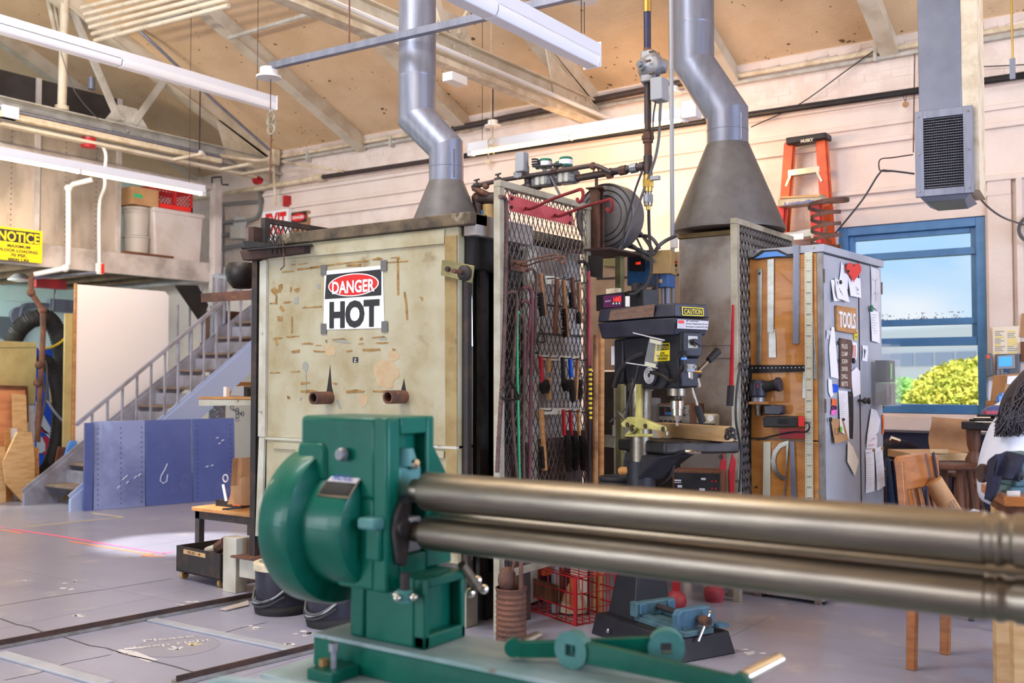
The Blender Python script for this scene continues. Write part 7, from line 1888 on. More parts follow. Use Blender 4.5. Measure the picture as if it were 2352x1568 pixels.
MB().box(PY(1825,544,LY-.245),(.16,.004,.05)).part('label','paper',t)
# ================================================================== RIGHT-HAND CORNER: CHAIR, STOOL, DESK, PERSON, VISE
# wooden chair in the foreground
CR=TR((-1.165,4.74,0),math.radians(-10.5))
t=thing('wooden_chair','brown wooden chair with slatted back, standing beyond the steel rolls','chair',(-1.165,4.74,0),math.radians(-10.5))
K=lambda:MB(CR)
ztop=.93
for y in(0,.36):
    K().plate([(-.06,y,ztop),(-.025,y,ztop),(.0,y,.5),(.035,y,.43),(.02,y,.0),(-.02,y,.0),(-.01,y,.43),(-.03,y,.55)],(0,.035,0)).part('back_leg','chair_wood',t,bev=.004)
for y in(.0,.34):
    K().hexa([(.395,y+.01,0),(.425,y+.01,0),(.425,y+.04,0),(.395,y+.04,0),(.375,y,.42),(.43,y,.42),(.43,y+.05,.42),(.375,y+.05,.42)]).part('front_leg','chair_wood',t,bev=.004)
K().plate([(-.05,.01,.79),(-.05,.385,.79),(-.07,.385,.93),(-.07,.36,.945),(-.07,.04,.945),(-.07,.01,.93)],(.024,0,0)).part('top_rail','chair_wood',t,bev=.006)
K().bx((-.005,.03,.50),(.015,.365,.54)).part('lower_back_rail','chair_wood',t)
for k in range(4):y=.075+k*.07;K().hexa([(.0,y,.53),(.014,y,.53),(.014,y+.035,.53),(.0,y+.035,.53),(-.05,y,.8),(-.036,y,.8),(-.036,y+.035,.8),(-.05,y+.035,.8)]).part('back_slat','chair_wood',t)
K().bx((-.01,-.01,.42),(.45,.405,.455)).part('seat','chair_wood',t,bev=.012)
for y in(.01,.35):K().bx((.02,y,.36),(.39,y+.025,.42)).part('apron','chair_wood',t)
K().bx((.39,.04,.35),(.415,.35,.42)).part('apron','chair_wood',t);K().bx((.39,.05,.16),(.415,.35,.185)).part('stretcher','chair_wood',t)
# black straps / cloth hung on the chair back, cardboard tube leaning on it
kp=lambda x,y,z:CR@V((x,y,z))
for nm,(a,b,c)in(('black cloth strap over the end of the wooden chair back',((-.04,.30,.95),(-.02,.33,.72),(.0,.30,.48))),('black strap crossing to the left behind the chair slats',((-.03,.20,.80),(.01,.12,.62),(.02,.10,.46))),('black strap crossing to the right behind the chair slats',((-.03,.16,.80),(.0,.20,.6),(.02,.24,.46)))):
    mb=MB();cpt=curve([kp(*a),kp(*b),kp(*c)],5)
    for i in range(len(cpt)-1):mb.bar(cpt[i]+CR.to_3x3()@V((.03,0,0)),cpt[i+1]+CR.to_3x3()@V((.03,0,0)),.035,.005,X_)
    mb.solo('cloth_strap','navy_cloth',nm,'strap','straps on the wooden chair')
p,q=PD(2142,1104,4.75),PD(2186,1175,4.75);d=(q-p).normalized();q=p+d*((p.z-.01)/-d.z)*.93
t=thing('cardboard_tube','brown cardboard mailing tube leaning beside the chair','tube',q)
tb=MB().lathe([(.045,0),(.045,(q-p).length),(.041,(q-p).length),(.041,.001)],p,d,22);tb.part('tube','cardboard',t)
tt=MB();up=(V((-math.sin(YAW),math.cos(YAW),0))*-1);sx=d.cross(up).normalized()
for k,s_ in enumerate(('THIS SIDE UP','KEEP DRY','FRAGILE')):tt.text(s_,p+d*(.20+0)+sx*(.012-.014*k)-d*.09+up*.0452,d,-sx if sx.z<0 else sx,.009,'LEFT',.0,.075)
tt.part('lettering','ink',t)

# stools behind
def stool(a,b,d,label,hgt=.62,r=.17):
    q=PD(a,b,d);t=thing('wooden_stool',label,'stool',(q.x,q.y,0),group='stools by the window desk')
    zt=q.z
    MB().lathe([(.0,-.03),(r*.95,-.03),(r,-.02),(r,-.005),(r*.95,0),(.0,0)],(q.x,q.y,zt),Z_,26).part('seat','wood_dark',t)
    for k in range(4):
        an=.6+k*1.5708;u=V((math.cos(an),math.sin(an),0))
        MB().tube([V((q.x,q.y,zt-.03))+u*r*.6,V((q.x,q.y,0))+u*r*1.15],[.018,.02],8).part('leg','wood_dark',t)
    MB().tube([V((q.x,q.y,.22))+V((math.cos(.6+k*1.5708),math.sin(.6+k*1.5708),0))*r*.98 for k in range(4)],.01,6,closed=True).part('rung','wood_dark',t)
stool(2186,1064,6.2,'dark wooden round stool below the light plank');stool(2208,1082,6.95,'second dark stool behind the first, lower, in shadow')
t=MB().bx((0,0,0),(0,0,0));
a,b=PD(2092,1050,6.5),PD(2232,1050,6.5)
zp=PD(2150,1058,6.5).z
t=thing('work_table','rough low table with a light plank top in front of the brown leather sheet','table',((a.x+b.x)/2,(a.y+b.y)/2,0))
dr=(b-a);dr.z=0;dr.normalize();nr_=V((-dr.y,dr.x,0))
MB().hexa([a-Z_*(a.z-zp),b-Z_*(b.z-zp),b+nr_*.4-Z_*(b.z-zp),a+nr_*.4-Z_*(a.z-zp)]+[v+Z_*(PD(2150,1041,6.5).z-zp)for v in(a-Z_*(a.z-zp),b-Z_*(b.z-zp),b+nr_*.4-Z_*(b.z-zp),a+nr_*.4-Z_*(a.z-zp))]).part('plank_top','wood_pale',t,bev=.003)
for f,g in((.08,.05),(.9,.05),(.08,.35),(.9,.35)):p=a+dr*(b-a).length*f+nr_*g;MB().bx((p.x-.03,p.y-.03,0),(p.x+.03,p.y+.03,zp)).part('leg','wood_dark',t)
MB().hexa([PD(x_,y_,d_)for d_ in(6.45,6.6)for x_,y_ in((2137,1041),(2178,1041),(2178,1031),(2137,1031))]).solo('wood_offcut','wood_pale','small pale block of wood lying on the plank table','offcut')
L4=[PD(2136,958,7.1),PD(2232,965,7.05),PD(2232,1040,6.95),PD(2136,1033,7.0)]
MB().sheet(lambda u,v:lerp(lerp(L4[3],L4[2],u),lerp(L4[0],L4[1],u),v)+FW*.03*math.sin(v*5+u),8,8,.006).solo('leather_sheet','kraft','stiff brown leather sheet propped up under the window','sheet',bev=0)
# navy bag and coat beside the cabinet
q=PD(2075,1035,7.3)
t=thing('navy_bag','dark navy bag with metal bar handle under the window','bag',PD(2075,1062,7.3))
MB().plate([PD(a,b,7.25)for a,b in((2046,1056),(2050,1022),(2060,1010),(2088,1012),(2112,1022),(2122,1040),(2124,1062),(2050,1066))],FW*.25).part('body','navy_cloth',t,bev=.03)
MB().tube([PD(2046,1006,7.2),PD(2066,1013,7.2)],.018,10).part('bar','chrome',t)
MB().bx((PD(2040,1066,7.3).x,7.2,0),(PD(2130,1066,7.3).x+.1,7.6,PD(2075,1068,7.3).z-.01)).solo('dark_bench','wood_dark','dark low bench under the navy bag by the window','bench')
t=MB().sheet(lambda u,v:lerp(lerp(PD(2036,1160,6.75),PD(2060,1160,6.7),u),lerp(PD(2037,1050,6.75),PD(2042,1060,6.7),u),v)+FW*.04*math.sin(u*7),6,8,.02).solo('hanging_coat','denim','dark blue coat hanging behind the cabinet edge','coat')
# desk with clutter by the window
t=thing('work_desk','dark wooden desk with turned leg beside the window, tools on it','desk',PD(2260,1160,6.3))
dk=[PD(2207,978,6.3),PD(2290,985,6.0),PD(2420,985,6.4),PD(2340,975,6.9)]
zk=dk[0].z
MB().plate([V((p.x,p.y,zk-.02))for p in dk],(0,0,.05)).part('top','drill_black',t,bev=.01)
p=PD(2236,1000,6.35)
MB().lathe([(.03,0),(.03,.1),(.045,.14),(.03,.18),(.03,zk*.62),(.04,zk*.64),(.026,zk*.67),(.05,zk*.75),(.052,zk*.79),(.028,zk*.84),(.04,zk*.88),(.045,zk-.02)],(p.x,p.y,0),Z_,20).part('turned_leg','wood_dark',t)
p2=PD(2400,1000,6.5);MB().bx((p2.x-.03,p2.y-.03,0),(p2.x+.03,p2.y+.03,zk-.02)).part('leg','wood_dark',t)
p=PD(2292,962,6.5);zd=zk+.03
MB().sph((p.x,p.y,zd+.035),.1,18,9,(1,.7,.6),0,1.75).solo('blue_case','blue_panel','rounded blue case on the desk by the window','case')
random.seed(21)
for k in range(7):
    p=PD(2246+9*k,974-(k%3)*4,6.3);an=random.uniform(-.5,.9);u=V((math.cos(an),math.sin(an),0))*.05
    MB().tube([V((p.x,p.y,zd+.006+.014*(k%3)))-u,V((p.x,p.y,zd+.006+.014*(k%3)))+u],.008,6).solo('small_tool',('steel_dark','steel_bright','black_metal')[k%3],'small metal hand tool in the heap on the window desk','tool','hand tools heaped on the desk')
p=PD(2285,958,6.35);MB().box((p.x,p.y,zd+.052),(.12,.03,.02),.6).solo('red_tool','red','red-handled tool on the desk beside the blue case','tool')
p=PD(2262,980,6.15);MB().box((p.x,p.y,zd+.002),(.1,.06,.003),.5).solo('desk_paper','paper_warm','scrap of paper at the front desk edge','paper')
# wall: phone, notice, boxes
PYw=WY-.02
W=lambda a,b,o=0.:PY(a,b,WY-.066-o)
t=thing('wall_phone','grey desk phone with blue screen fixed on the wall right of the window','phone',W(2305,868))
MB().plate([W(2288,813),W(2344,812),W(2343,870),W(2288,872)],(0,-.05,0)).part('base','grey_plastic',t,bev=.006)
MB().plate([W(2291,817,.052),W(2331,814,.052),W(2332,845,.052),W(2291,848,.052)],(0,-.006,0)).part('display_frame','elec_grey',t)
MB().plate([W(2294,820,.059),W(2324,818,.059),W(2324,840,.059),W(2294,842,.059)],(0,-.002,0)).part('screen','screen_blue',t,'lit blue screen')
MB().plate([W(2262,813,.05),W(2279,811,.05),W(2283,862,.05),W(2266,868,.05)],(0,-.04,0)).part('handset','grey_plastic',t,bev=.01)
kp_=MB()
for i in range(3):
    for j in range(4):q=W(2293+9*i,851+5*j,.052);kp_.box(q,(.02,.004,.012))
kp_.part('keys','elec_grey',t,kind='stuff');q=W(2313,851,.055);MB().cyl(q,q-Y_*.008,.016,n=12).part('nav_button','blue_box',t)
MB().plate([W(2268,816,.092),W(2272,816,.092),W(2272,822,.092),W(2268,822,.092)],(0,-.003,0)).part('message_light','led',t)
MB().tube(curve([W(2273,868,.03),W(2269,880,.02),W(2268,910,.02),W(2270,917,.02)],5),.007,6).part('cord','elec_grey',t)
t=thing('wall_notice','white notice with yellow highlighted lines above the phone','notice',W(2312,815))
MB().plate([W(2280,751),W(2344,748),W(2344,818),W(2281,818)],(0,-.006,0)).part('sheet','paper_warm',t)
hl=MB();ln_=MB();random.seed(6)
for k in range(13):
    for c0_ in(2285,2314):
        b=760+k*4.4;e=c0_+random.uniform(12,24);(hl if random.random()<.45 else ln_).plate([W(c0_,b,.0065),W(e,b-.3,.0065),W(e,b+2-.3,.0065),W(c0_,b+2,.0065)],(0,-.0008,0))
hl.part('highlight','yellow',t,kind='stuff');ln_.part('print','smoke_grey',t,kind='stuff')
MB().plate([W(2348,720),W(2375,716),W(2375,772),W(2341,774)],(0,-.01,0)).solo('pinned_sheet','kraft','brown pinned sheet at the right picture edge','paper')
MB().plate([W(2345,785,.0),W(2375,783,.0),W(2375,830,.0),W(2346,830,.0)],(0,-.03,0)).solo('wood_plaque','wood_dark','dark wooden plaque on the wall right of the phone','plaque')
MB().plate([W(2268,874),W(2350,872),W(2350,950),W(2270,950)],(0,-.004,0)).solo('white_sheet','paper','white board on the wall below the phone','board')
t=thing('cardboard_box','open cardboard box with white label right of the window','box',PD(2340,930,7.3))
MB().plate([PD(2312,862,7.3),PD(2380,856,7.3),PD(2380,935,7.3),PD(2304,925,7.3)],FW*.2).part('carton','cardboard',t)
MB().plate([PD(2314,864,7.29),PD(2375,860,7.29),PD(2374,884,7.29),PD(2312,882,7.29)],FW*-.002).part('label','paper',t)
q=PD(2300,915,7.0)
MB().plate([PD(2295,910,7.0),PD(2301,910,7.0),PD(2302,902,7.0),PD(2306,902,7.0),PD(2306,910,7.0),PD(2312,912,7.0),PD(2312,936,7.0),PD(2295,936,7.0)],FW*.05).solo('blue_bottle','clear_blue','little turquoise bottle on the shelf below the phone','bottle')
MB().plate([PD(2280,920,7.05),PD(2310,922,7.05),PD(2310,940,7.05),PD(2280,938,7.05)],FW*.1).solo('wooden_box','wood','small wooden box behind the desk heap','box')
MB().plate([PD(2284,930,6.9),PD(2316,912,6.9),PD(2318,920,6.9),PD(2292,938,6.9)],FW*.01).solo('yellow_envelope','mural_yellow' if 0 else 'paper_warm','pale yellow envelope leaning over the desk heap','envelope')
bx0=PD(2300,945,7.2);MB().bx((bx0.x-.1,WY-.35,bx0.z-.1),(bx0.x+1.2,WY-.09,bx0.z-.06)).solo('wall_shelf','wood_dark','dark shelf along the wall below the phone','shelf')
# round wire hanging at right edge
c_=W(2374,525,.05)
cw=thing('cable_coil','coil of grey cable hanging on the wall at the right edge','cable',c_)
for r in(.115,.105,.095):MB().tube(arc(c_,X_,Z_,r,0,6.28,26)[:-1],.005,6,closed=True).part('loop','cable_grey',cw)

# person: seated, seen from behind, leaning to the right
pd_=5.35
pe=thing('person','person seated from behind with long dark hair, white shirt and blue jeans, leaning right','person',PD(2310,1190,pd_))
def skin(chains,nm,m,sub=2):
    vs=[];es=[];rr=[]
    for ch in chains:
        prev=None
        for c_,r in ch:
            if isinstance(c_,int):prev=c_;continue
            vs.append(V(c_));rr.append(r)
            if prev is not None:es.append((prev,len(vs)-1))
            prev=len(vs)-1
    inv=FR[pe.name].inverted();me=bpy.data.meshes.new(nm);me.from_pydata([tuple(inv@v)for v in vs],es,[]);me.materials.append(M[m])
    o=bpy.data.objects.new(nm,me);COL.objects.link(o);o.parent=pe
    sm=o.modifiers.new('skin','SKIN');sm.use_smooth_shade=True
    for i,r in enumerate(rr):
        me.skin_vertices[0].data[i].radius=r if isinstance(r,tuple)else(r,r)
    me.skin_vertices[0].data[0].use_root=True
    ss=o.modifiers.new('sub','SUBSURF');ss.levels=sub;ss.render_levels=sub
    return o
J=lambda a,b,d=0.:PD(a,b,pd_+d)
RT=V((math.cos(YAW),math.sin(YAW),0))
pel=J(2318,1150);
# torso (shirt), arms; head and hands of skin; jeans
skin([[(J(2314,1166),(.19,.14)),(J(2306,1115),(.185,.135)),(J(2308,1065),(.18,.135)),(J(2322,1015,.02),(.18,.13)),(J(2345,968,.05),(.16,.12)),(J(2366,930,.08),(.075,.07))],
      [(4,0),(J(2345,985,.20),.075),(J(2350,1050,.32),.058),(J(2400,1075,.42),.045)],
      [(4,0),(J(2395,1000,.02),.08),(J(2440,1060,.12),.06),(J(2480,1070,.3),.045)]],'shirt','shirt')
skin([[(J(2362,935,.08),.055),(J(2385,905,.10),.055),(J(2405,880,.12),(.09,.10)),(J(2425,855,.13),(.085,.095))]],'head','skin')
for ch in([(J(2384,1076,.43),.035),(J(2396,1078,.45),.036),(J(2408,1080,.46),.02)],[(J(2484,1070,.3),.035),(J(2496,1070,.32),.036),(J(2508,1070,.33),.02)]):
    fing=[ch]
    for k in range(4):fing.append([(1,0),(ch[1][0]+V((.03,.0,.014*(k-1.5))),.011),(ch[1][0]+V((.06,.01,.014*(k-1.5)-.01)),.009),(ch[1][0]+V((.075,.02,.012*(k-1.5)-.03)),.008)])
    fing.append([(0,0),(ch[0][0]+V((.02,-.03,.03)),.012),(ch[0][0]+V((.05,-.035,.03)),.009)])
    skin(fing,'hand','skin')
skin([[(J(2318,1165),(.175,.14)),(J(2318,1190),(.18,.15)),(J(2322,1205),.15)],[(1,0),(J(2370,1205,.1),.10),(J(2460,1212,.35),.085),(J(2470,1330,.42),.065),(J(2470,1440,.40),.05)],[(1,0),(J(2330,1208,.16),.10),(J(2410,1212,.45),.085),(J(2415,1320,.5),.065),(J(2415,1430,.5),.05)]],'jeans','denim')
# hair as long locks from crown over the nape
hc=J(2418,868,.11)
hm=MB();random.seed(31)
hm.sph(hc,.118,18,12,(1,1,1.08))
hm.tube(curve([hc+Z_*.02,J(2385,885,.05),J(2352,912,-.02),J(2325,945,-.06),J(2305,975,-.08)],4),[.10,.105,.11,.11,.108,.104,.10,.096,.092,.088,.084,.078,.07,.06,.046,.03,.012],14)
for k in range(700):
    u=random.uniform(-1,1)
    st=hc+V((random.uniform(-.06,.04),random.uniform(-.07,.05),.09+random.uniform(-.03,.02)))
    mid_=J(2352+random.uniform(-20,26),903+random.uniform(-14,18),-.02+u*.09)
    b_=J(2324+random.uniform(-24,34),942+random.uniform(-14,22),-.10+u*.07)
    e=J(2298+random.uniform(-16,56),980+random.uniform(-18,24),-.12+u*.04)
    hm.tube(curve([st,lerp(st,mid_,.5)-FW*.05+Z_*.02,mid_,b_,e],3),[.004]*3+[.005]*4+[.0045]*2+[.004]*2+[.003,.0015],4)
hm.part('hair','hair',pe,ang=80)
q=J(2320,1215);zs_=q.z-.14
t=thing('work_stool','stool carrying the seated person, mostly hidden by the rolls','stool',(q.x,q.y,0))
MB().lathe([(.0,-.05),(.19,-.05),(.2,-.03),(.19,0),(.0,0)],(q.x,q.y,zs_),Z_,24).part('seat','black_metal',t)
for k in range(4):an=k*1.57;MB().cyl((q.x+.1*math.cos(an),q.y+.1*math.sin(an),zs_-.05),(q.x+.2*math.cos(an),q.y+.2*math.sin(an),0),.015,n=8).part('leg','iron',t)
MB().plate([PD(2205,1186,4.9),PD(2236,1168,5.0),PD(2250,1172,5.1),PD(2246,1190,5.1)],(0,0,-.006)).solo('white_pad','paper','white paper pad showing just over the top roll','paper')
# bench with wooden block and teal vise under a navy cloth
bd_=3.75
B_=lambda a,b,d=0.:PD(a,b,bd_+d)
t=thing('workbench','small pine bench with a thick brown top carrying the teal vise','bench',(B_(2360,1500).x,B_(2360,1500).y,0))
z0,z1=B_(2330,1163).z,B_(2330,1140).z
cn=B_(2307,1150);TB=TR((cn.x,cn.y,0),YAW*.55)
MB(TB).bx((0,0,z0),(.6,.5,z1)).part('top','chair_wood',t,bev=.004)
MB(TB).bx((.03,.03,z0-.05),(.55,.46,z0)).part('top_rail','wood_dark',t)
for x,y in((.03,.05),(.5,.05),(.03,.4),(.5,.4)):MB(TB).bx((x,y,0),(x+.07,y+.07,z0-.05)).part('leg','wood_pale',t,bev=.003)
vt=thing('bench_vise','teal bench vise draped with a dark navy cloth on the pine bench','vise',TB@V((.12,.15,z1)))
vv=lambda a,b,d=0.:B_(a,b,.12+d)
MB().plate([vv(2306,1140),vv(2380,1140),vv(2380,1118),vv(2325,1118),vv(2310,1128)],FW*.16).part('base','vise_teal',vt,bev=.006)
MB().plate([vv(2328,1120),vv(2390,1120),vv(2390,1040),vv(2345,1042),vv(2336,1062),vv(2332,1090)],FW*.14).part('body','vise_teal',vt,bev=.01)
MB().cyl(vv(2256,1086),vv(2345,1090),.022,n=12).part('slide','iron',vt);MB().cyl(vv(2252,1086),vv(2262,1087),.036,n=12).part('end_nut','rust_dark',vt)
MB().tube([vv(2281,1070,-.02),vv(2283,1140,-.02)],.009,8).part('handle','rust',vt)
MB().box(vv(2322,1133,-.01),(.05,.04,.025),YAW).part('clamp_bolt','chrome',vt)
cl_=[[vv(2268,1072,-.03),vv(2282,1042,-.03),vv(2320,1036,-.02),vv(2352,1046,-.02)],[vv(2264,1098,-.05),vv(2282,1075,-.06),vv(2315,1070,-.05),vv(2350,1075,-.04)],[vv(2266,1108,-.05),vv(2290,1098,-.07),vv(2318,1096,-.05),vv(2338,1106,-.04)]]
def cloth(u,v):
    g=u*2;i=min(int(g),1);g-=i;h=v*3;j=min(int(h),2);h-=j
    p=lerp(lerp(cl_[i][j],cl_[i][j+1],h),lerp(cl_[i+1][j],cl_[i+1][j+1],h),g)
    return p+FW*.02*math.sin(v*12+u*4)
ct=thing('draped_cloth','dark navy cloth draped over the teal vise','cloth',vv(2300,1100))
MB().sheet(cloth,12,18,.006).part('cloth','navy_cloth',ct)
for l in([(2282,1095),(2276,1120),(2268,1148)],[(2288,1092),(2284,1118),(2278,1140),(2272,1150)]):
    MB().tube([vv(a,b,-.06)for a,b in l],[.02,.018,.012,.008][:len(l)],8).part('hanging_tail','navy_cloth',ct)
# ================================================================== FOREGROUND: SLIP ROLL MACHINE
FXc=-1.72;RYc=1.985
u0=PY(1158,1097.5,RYc);u1=PY(1158,1192,RYc);l0=PY(1158,1203,RYc);l1=PY(1158,1284,RYc)
ru,rl=(u0.z-u1.z)/2*.985,(l0.z-l1.z)/2*1.0
zu,zl=(u0.z+u1.z)/2+.002,(l0.z+l1.z)/2
rm=thing('slip_roll','green slip roll machine with two long polished steel rolls in the foreground','machine',(-1.2,2.0,0))
for z,r,nm in((zu,ru,'upper roll'),(zl,rl,'lower roll')):
    pr=[(.0,-1.70),(r*.62,-1.70),(r*.62,-1.665),(r*.97,-1.66),(r,-1.655)]
    for gx in(-.345,-.315):
        pr+=[(r,gx-.01),(r*.94,gx-.006),(r*.94,gx+.006),(r,gx+.01)]if gx<-.33 else[(r,gx-.012),(r*.9,gx-.005),(r*.9,gx+.005),(r,gx+.012)]
    pr+=[(r,.0),(r*.97,.006),(r*.6,.008),(r*.6,.12),(.0,.12)]
    MB().lathe(pr,(0,RYc,z),X_,56).part('roll','steel',rm,nm)
MB().lathe([(.0,-1.68),(.042,-1.68),(.042,.0),(.0,.0)],(0,RYc+.115,zl+.012),X_,32).part('roll','steel',rm,'rear roll')
def boxp(a,b,nm,m,lab=None,bev=.008):return MB().bx(a,b).part(nm,m,rm,lab,bev=bev)
F0=PX(890,958,FXc).y;F1=PX(998,958,FXc).y;S0=PX(920,1000,FXc).y;S1=PX(980,1000,FXc).y;ZT_=1.20
ZS0,ZS1=.846,1.156
boxp((-2.035,F0,.99),(-1.76,F1,ZT_),'head_casting','green',None,.012)
boxp((FXc-.05,F0,.76),(FXc,S0,ZT_),'front_jamb','green');
MB().plate([(FXc-.05,S1,.80),(FXc-.05,F1+.075,.80),(FXc-.05,F1+.075,1.0),(FXc-.05,F1+.05,1.05),(FXc-.05,F1,1.12),(FXc-.05,F1,ZT_),(FXc-.05,S1,ZT_)],(.05,0,0)).part('rear_jamb','green',rm,bev=.006)
boxp((FXc-.05,S0,ZS1),(FXc,S1,ZT_),'top_bridge','green',None,.004);boxp((FXc-.05,S0,.76),(FXc,S1,ZS0),'bottom_bridge','green',None,.004)
boxp((-1.90,F0+.005,.76),(FXc-.05,F1,.995),'frame_casting','green')
boxp((FXc-.045,S0+.002,zu-.02),(FXc-.012,S1-.002,zu+.062),'bearing_block','green_worn',None,.012)
boxp((FXc-.052,S0,ZS0),(FXc-.0495,S1,ZS1),'slot_shade','soot',None,0)  # black sheet laid in as the shade of the hollow slot
MB().tube([(FXc-.03,(S0+S1)/2,zu+.06),(FXc-.03,(S0+S1)/2,zu+.105)],[.036,.022],14).part('block_cap','green_worn',rm)
q=V((FXc-.005,(S0+S1)/2+.005,zu+.062));MB().lathe([(.014,0),(.014,.012),(.008,.02),(.0,.02)],q,(1,-.3,.5),8).part('grease_bolt','chrome',rm)
boxp((FXc-.046,S0+.004,ZS0),(FXc-.012,S1-.004,zl+.03),'lower_bearing','cast_grey',None,.006)
MB().plate([(FXc+.002,S0-.012,zl+.08),(FXc+.002,S0+.012,zl+.07),(FXc+.002,S0+.02,zl-.02),(FXc+.002,S0+.006,zl-.085),(FXc+.002,S0-.024,zl-.075),(FXc+.002,S0-.04,zl+.01),(FXc+.002,S0-.03,zl+.05)],(.016,0,0)).part('clutch_lever','iron',rm,bev=.004)
q=V((FXc+.01,S0-.012,zl+.015));MB().cyl(q,q+X_*.02,.022,n=14).part('lever_pivot','iron',rm)
# gear housing: big drum, step, hub
zc,yc=.907,2.0
MB().lathe([(.0,-2.075),(.19,-2.075),(.21,-2.07),(.218,-2.055),(.218,-1.975),(.212,-1.962),(.165,-1.95),(.0,-1.95)],(0,yc,zc),X_,64).part('gear_cover','green',rm,ang=40)
MB().lathe([(.0,-1.97),(.162,-1.97),(.158,-1.955),(.158,-1.835),(.152,-1.82),(.13,-1.812),(.0,-1.812)],(0,yc-.01,zc),X_,56).part('gear_hub','green',rm,ang=40)
MB().plate([(-2.05,F0-.012,1.03),(-1.93,F0-.012,1.03),(-1.93,F0-.012,1.115),(-1.945,F0-.012,1.13),(-2.03,F0-.012,1.13)],(0,.02,0)).part('cover_lug','green',rm,bev=.01)
q=PY(789,1043,F0-.012);MB().lathe([(.018,0),(.018,.012),(.014,.018),(.0,.018)],q,-Y_,10).part('lug_bolt','cast_grey',rm)
# maker's plate, bent round the hub
an0,an1=1.95,2.55;rr=.160
x0p,x1p=PY(737,1090,yc-.12).x+.01,PY(826,1090,yc-.12).x-.015
hubp=lambda x,a,r:V((x,yc-.01+r*math.cos(a),zc+r*math.sin(a)))
for(ua,ub,m,nm,ro,xa,xb)in((an0+.02,an1,'steel','maker_plate',rr,x0p,x1p),(an0+.08,an1-.3,'paper','plate_band',rr+.002,x0p+.006,x1p-.006),(an1-.28,an1-.05,'black_metal','plate_band',rr+.002,x0p+.006,x1p-.006)):
    MB().sheet(lambda u,v:hubp(xa+(xb-xa)*u,ua+(ub-ua)*v,ro),2,6,.0018).part(nm,m,rm)
a_=an0+.24;MB().text('ROLL',hubp((x0p+x1p)/2,a_+.05,rr+.005),X_,V((0,math.sin(a_),-math.cos(a_))),.022,'CENTER',.02,.07).part('lettering','ink_blue',rm)
q=PY(862,1200,F0);MB().box(q+V((0,-.012,.0)),(.06,.05,.03)).part('cast_lug','green_worn',rm,bev=.008)
MB().box(q+V((.0,-.002,-.05)),(.05,.02,.09)).part('rib','green',rm,bev=.006)
# foot standing on the bed
G0=1.945;gx0=PY(803,1400,G0).x;gx1=PY(975,1450,G0).x;G1=PX(1070,1440,gx1).y;ZB_=PY(900,1461,G0).z-.02
boxp((gx0,G0,ZB_),(gx0+.05,G1,.78),'foot_rib','green');boxp((gx0+.055,G0,ZB_),(gx1-.035,G1,.80),'foot','green',None,.006)
for a,b in(((gx1-.036,G0,ZB_),(gx1,G0+.022,.80)),((gx1-.036,G1-.02,ZB_),(gx1,G1,.78)),((gx1-.036,G0,ZB_),(gx1,G1,ZB_+.035)),((gx1-.036,G0+.02,.775),(gx1,G1,.80))):boxp(a,b,'foot_flange','green',None,.005)
q=PY(930,1372,G0-.04);MB().cyl(q+Z_*.06,q,.012,n=10).part('adjusting_screw','iron',rm);MB().lathe([(.02,0),(.02,.03),(.0,.03)],q-Z_*.01,Z_,14).part('adjusting_knob','green_worn',rm)
for dx,dy in((-.028,0),(.028,0),(0,-.028)):MB().sph(q+V((dx,dy,.004)),.010,10,7).part('knob_ball','chrome',rm)
p,e=PX(1060,1296,gx1),PX(1096,1348,gx1);MB().tube([p,e],[.012,.016],10).part('release_handle','steel',rm)
for k in((0,0,.018),(.012,.014,-.006),(-.012,-.012,-.014)):MB().sph(e+V(k),.013,10,7).part('release_knob','chrome',rm)
# bed beam, base plate, stand
yb=PZ(1160,1518,ZB_).y;xbl=PZ(755,1442,ZB_).x
yb=min(yb,G0-.03)
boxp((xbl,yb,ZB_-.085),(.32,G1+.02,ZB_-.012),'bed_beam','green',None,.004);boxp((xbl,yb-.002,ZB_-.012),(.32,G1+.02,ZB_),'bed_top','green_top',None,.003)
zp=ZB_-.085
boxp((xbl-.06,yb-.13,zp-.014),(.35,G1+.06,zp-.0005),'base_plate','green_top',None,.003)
boxp((xbl+.0,yb-.10,zp-.12),(.3,G1+.03,zp-.015),'base_channel','green',None,.004)
q=V((PY(760,1505,yb-.06).x,yb-.06,zp));MB().bx((q.x-.045,yb-.10,zp),(q.x+.045,yb-.002,zp+.028)).part('clamp_block','green',rm,bev=.003)
MB().cyl((q.x+.01,yb-.06,zp+.028),(q.x+.01,yb-.06,zp+.085),.008,n=8).part('stud','cast_grey',rm);MB().cyl((q.x+.01,yb-.06,zp+.07),(q.x+.01,yb-.06,zp+.09),.013,n=6).part('stud_nut','cast_grey',rm);MB().cyl((q.x-.025,yb-.06,zp+.028),(q.x-.025,yb-.06,zp+.045),.013,n=6).part('nut','tan_box',rm)
for x in(xbl+.12,.2):
    for y in(yb-.06,G1-.03):boxp((x-.04,y-.03,0),(x+.04,y+.03,zp-.12),'stand_leg','green',None,.004)
boxp((.10,F0,ZB_),(.16,F1+.05,ZT_),'tail_frame','green',None,.01)
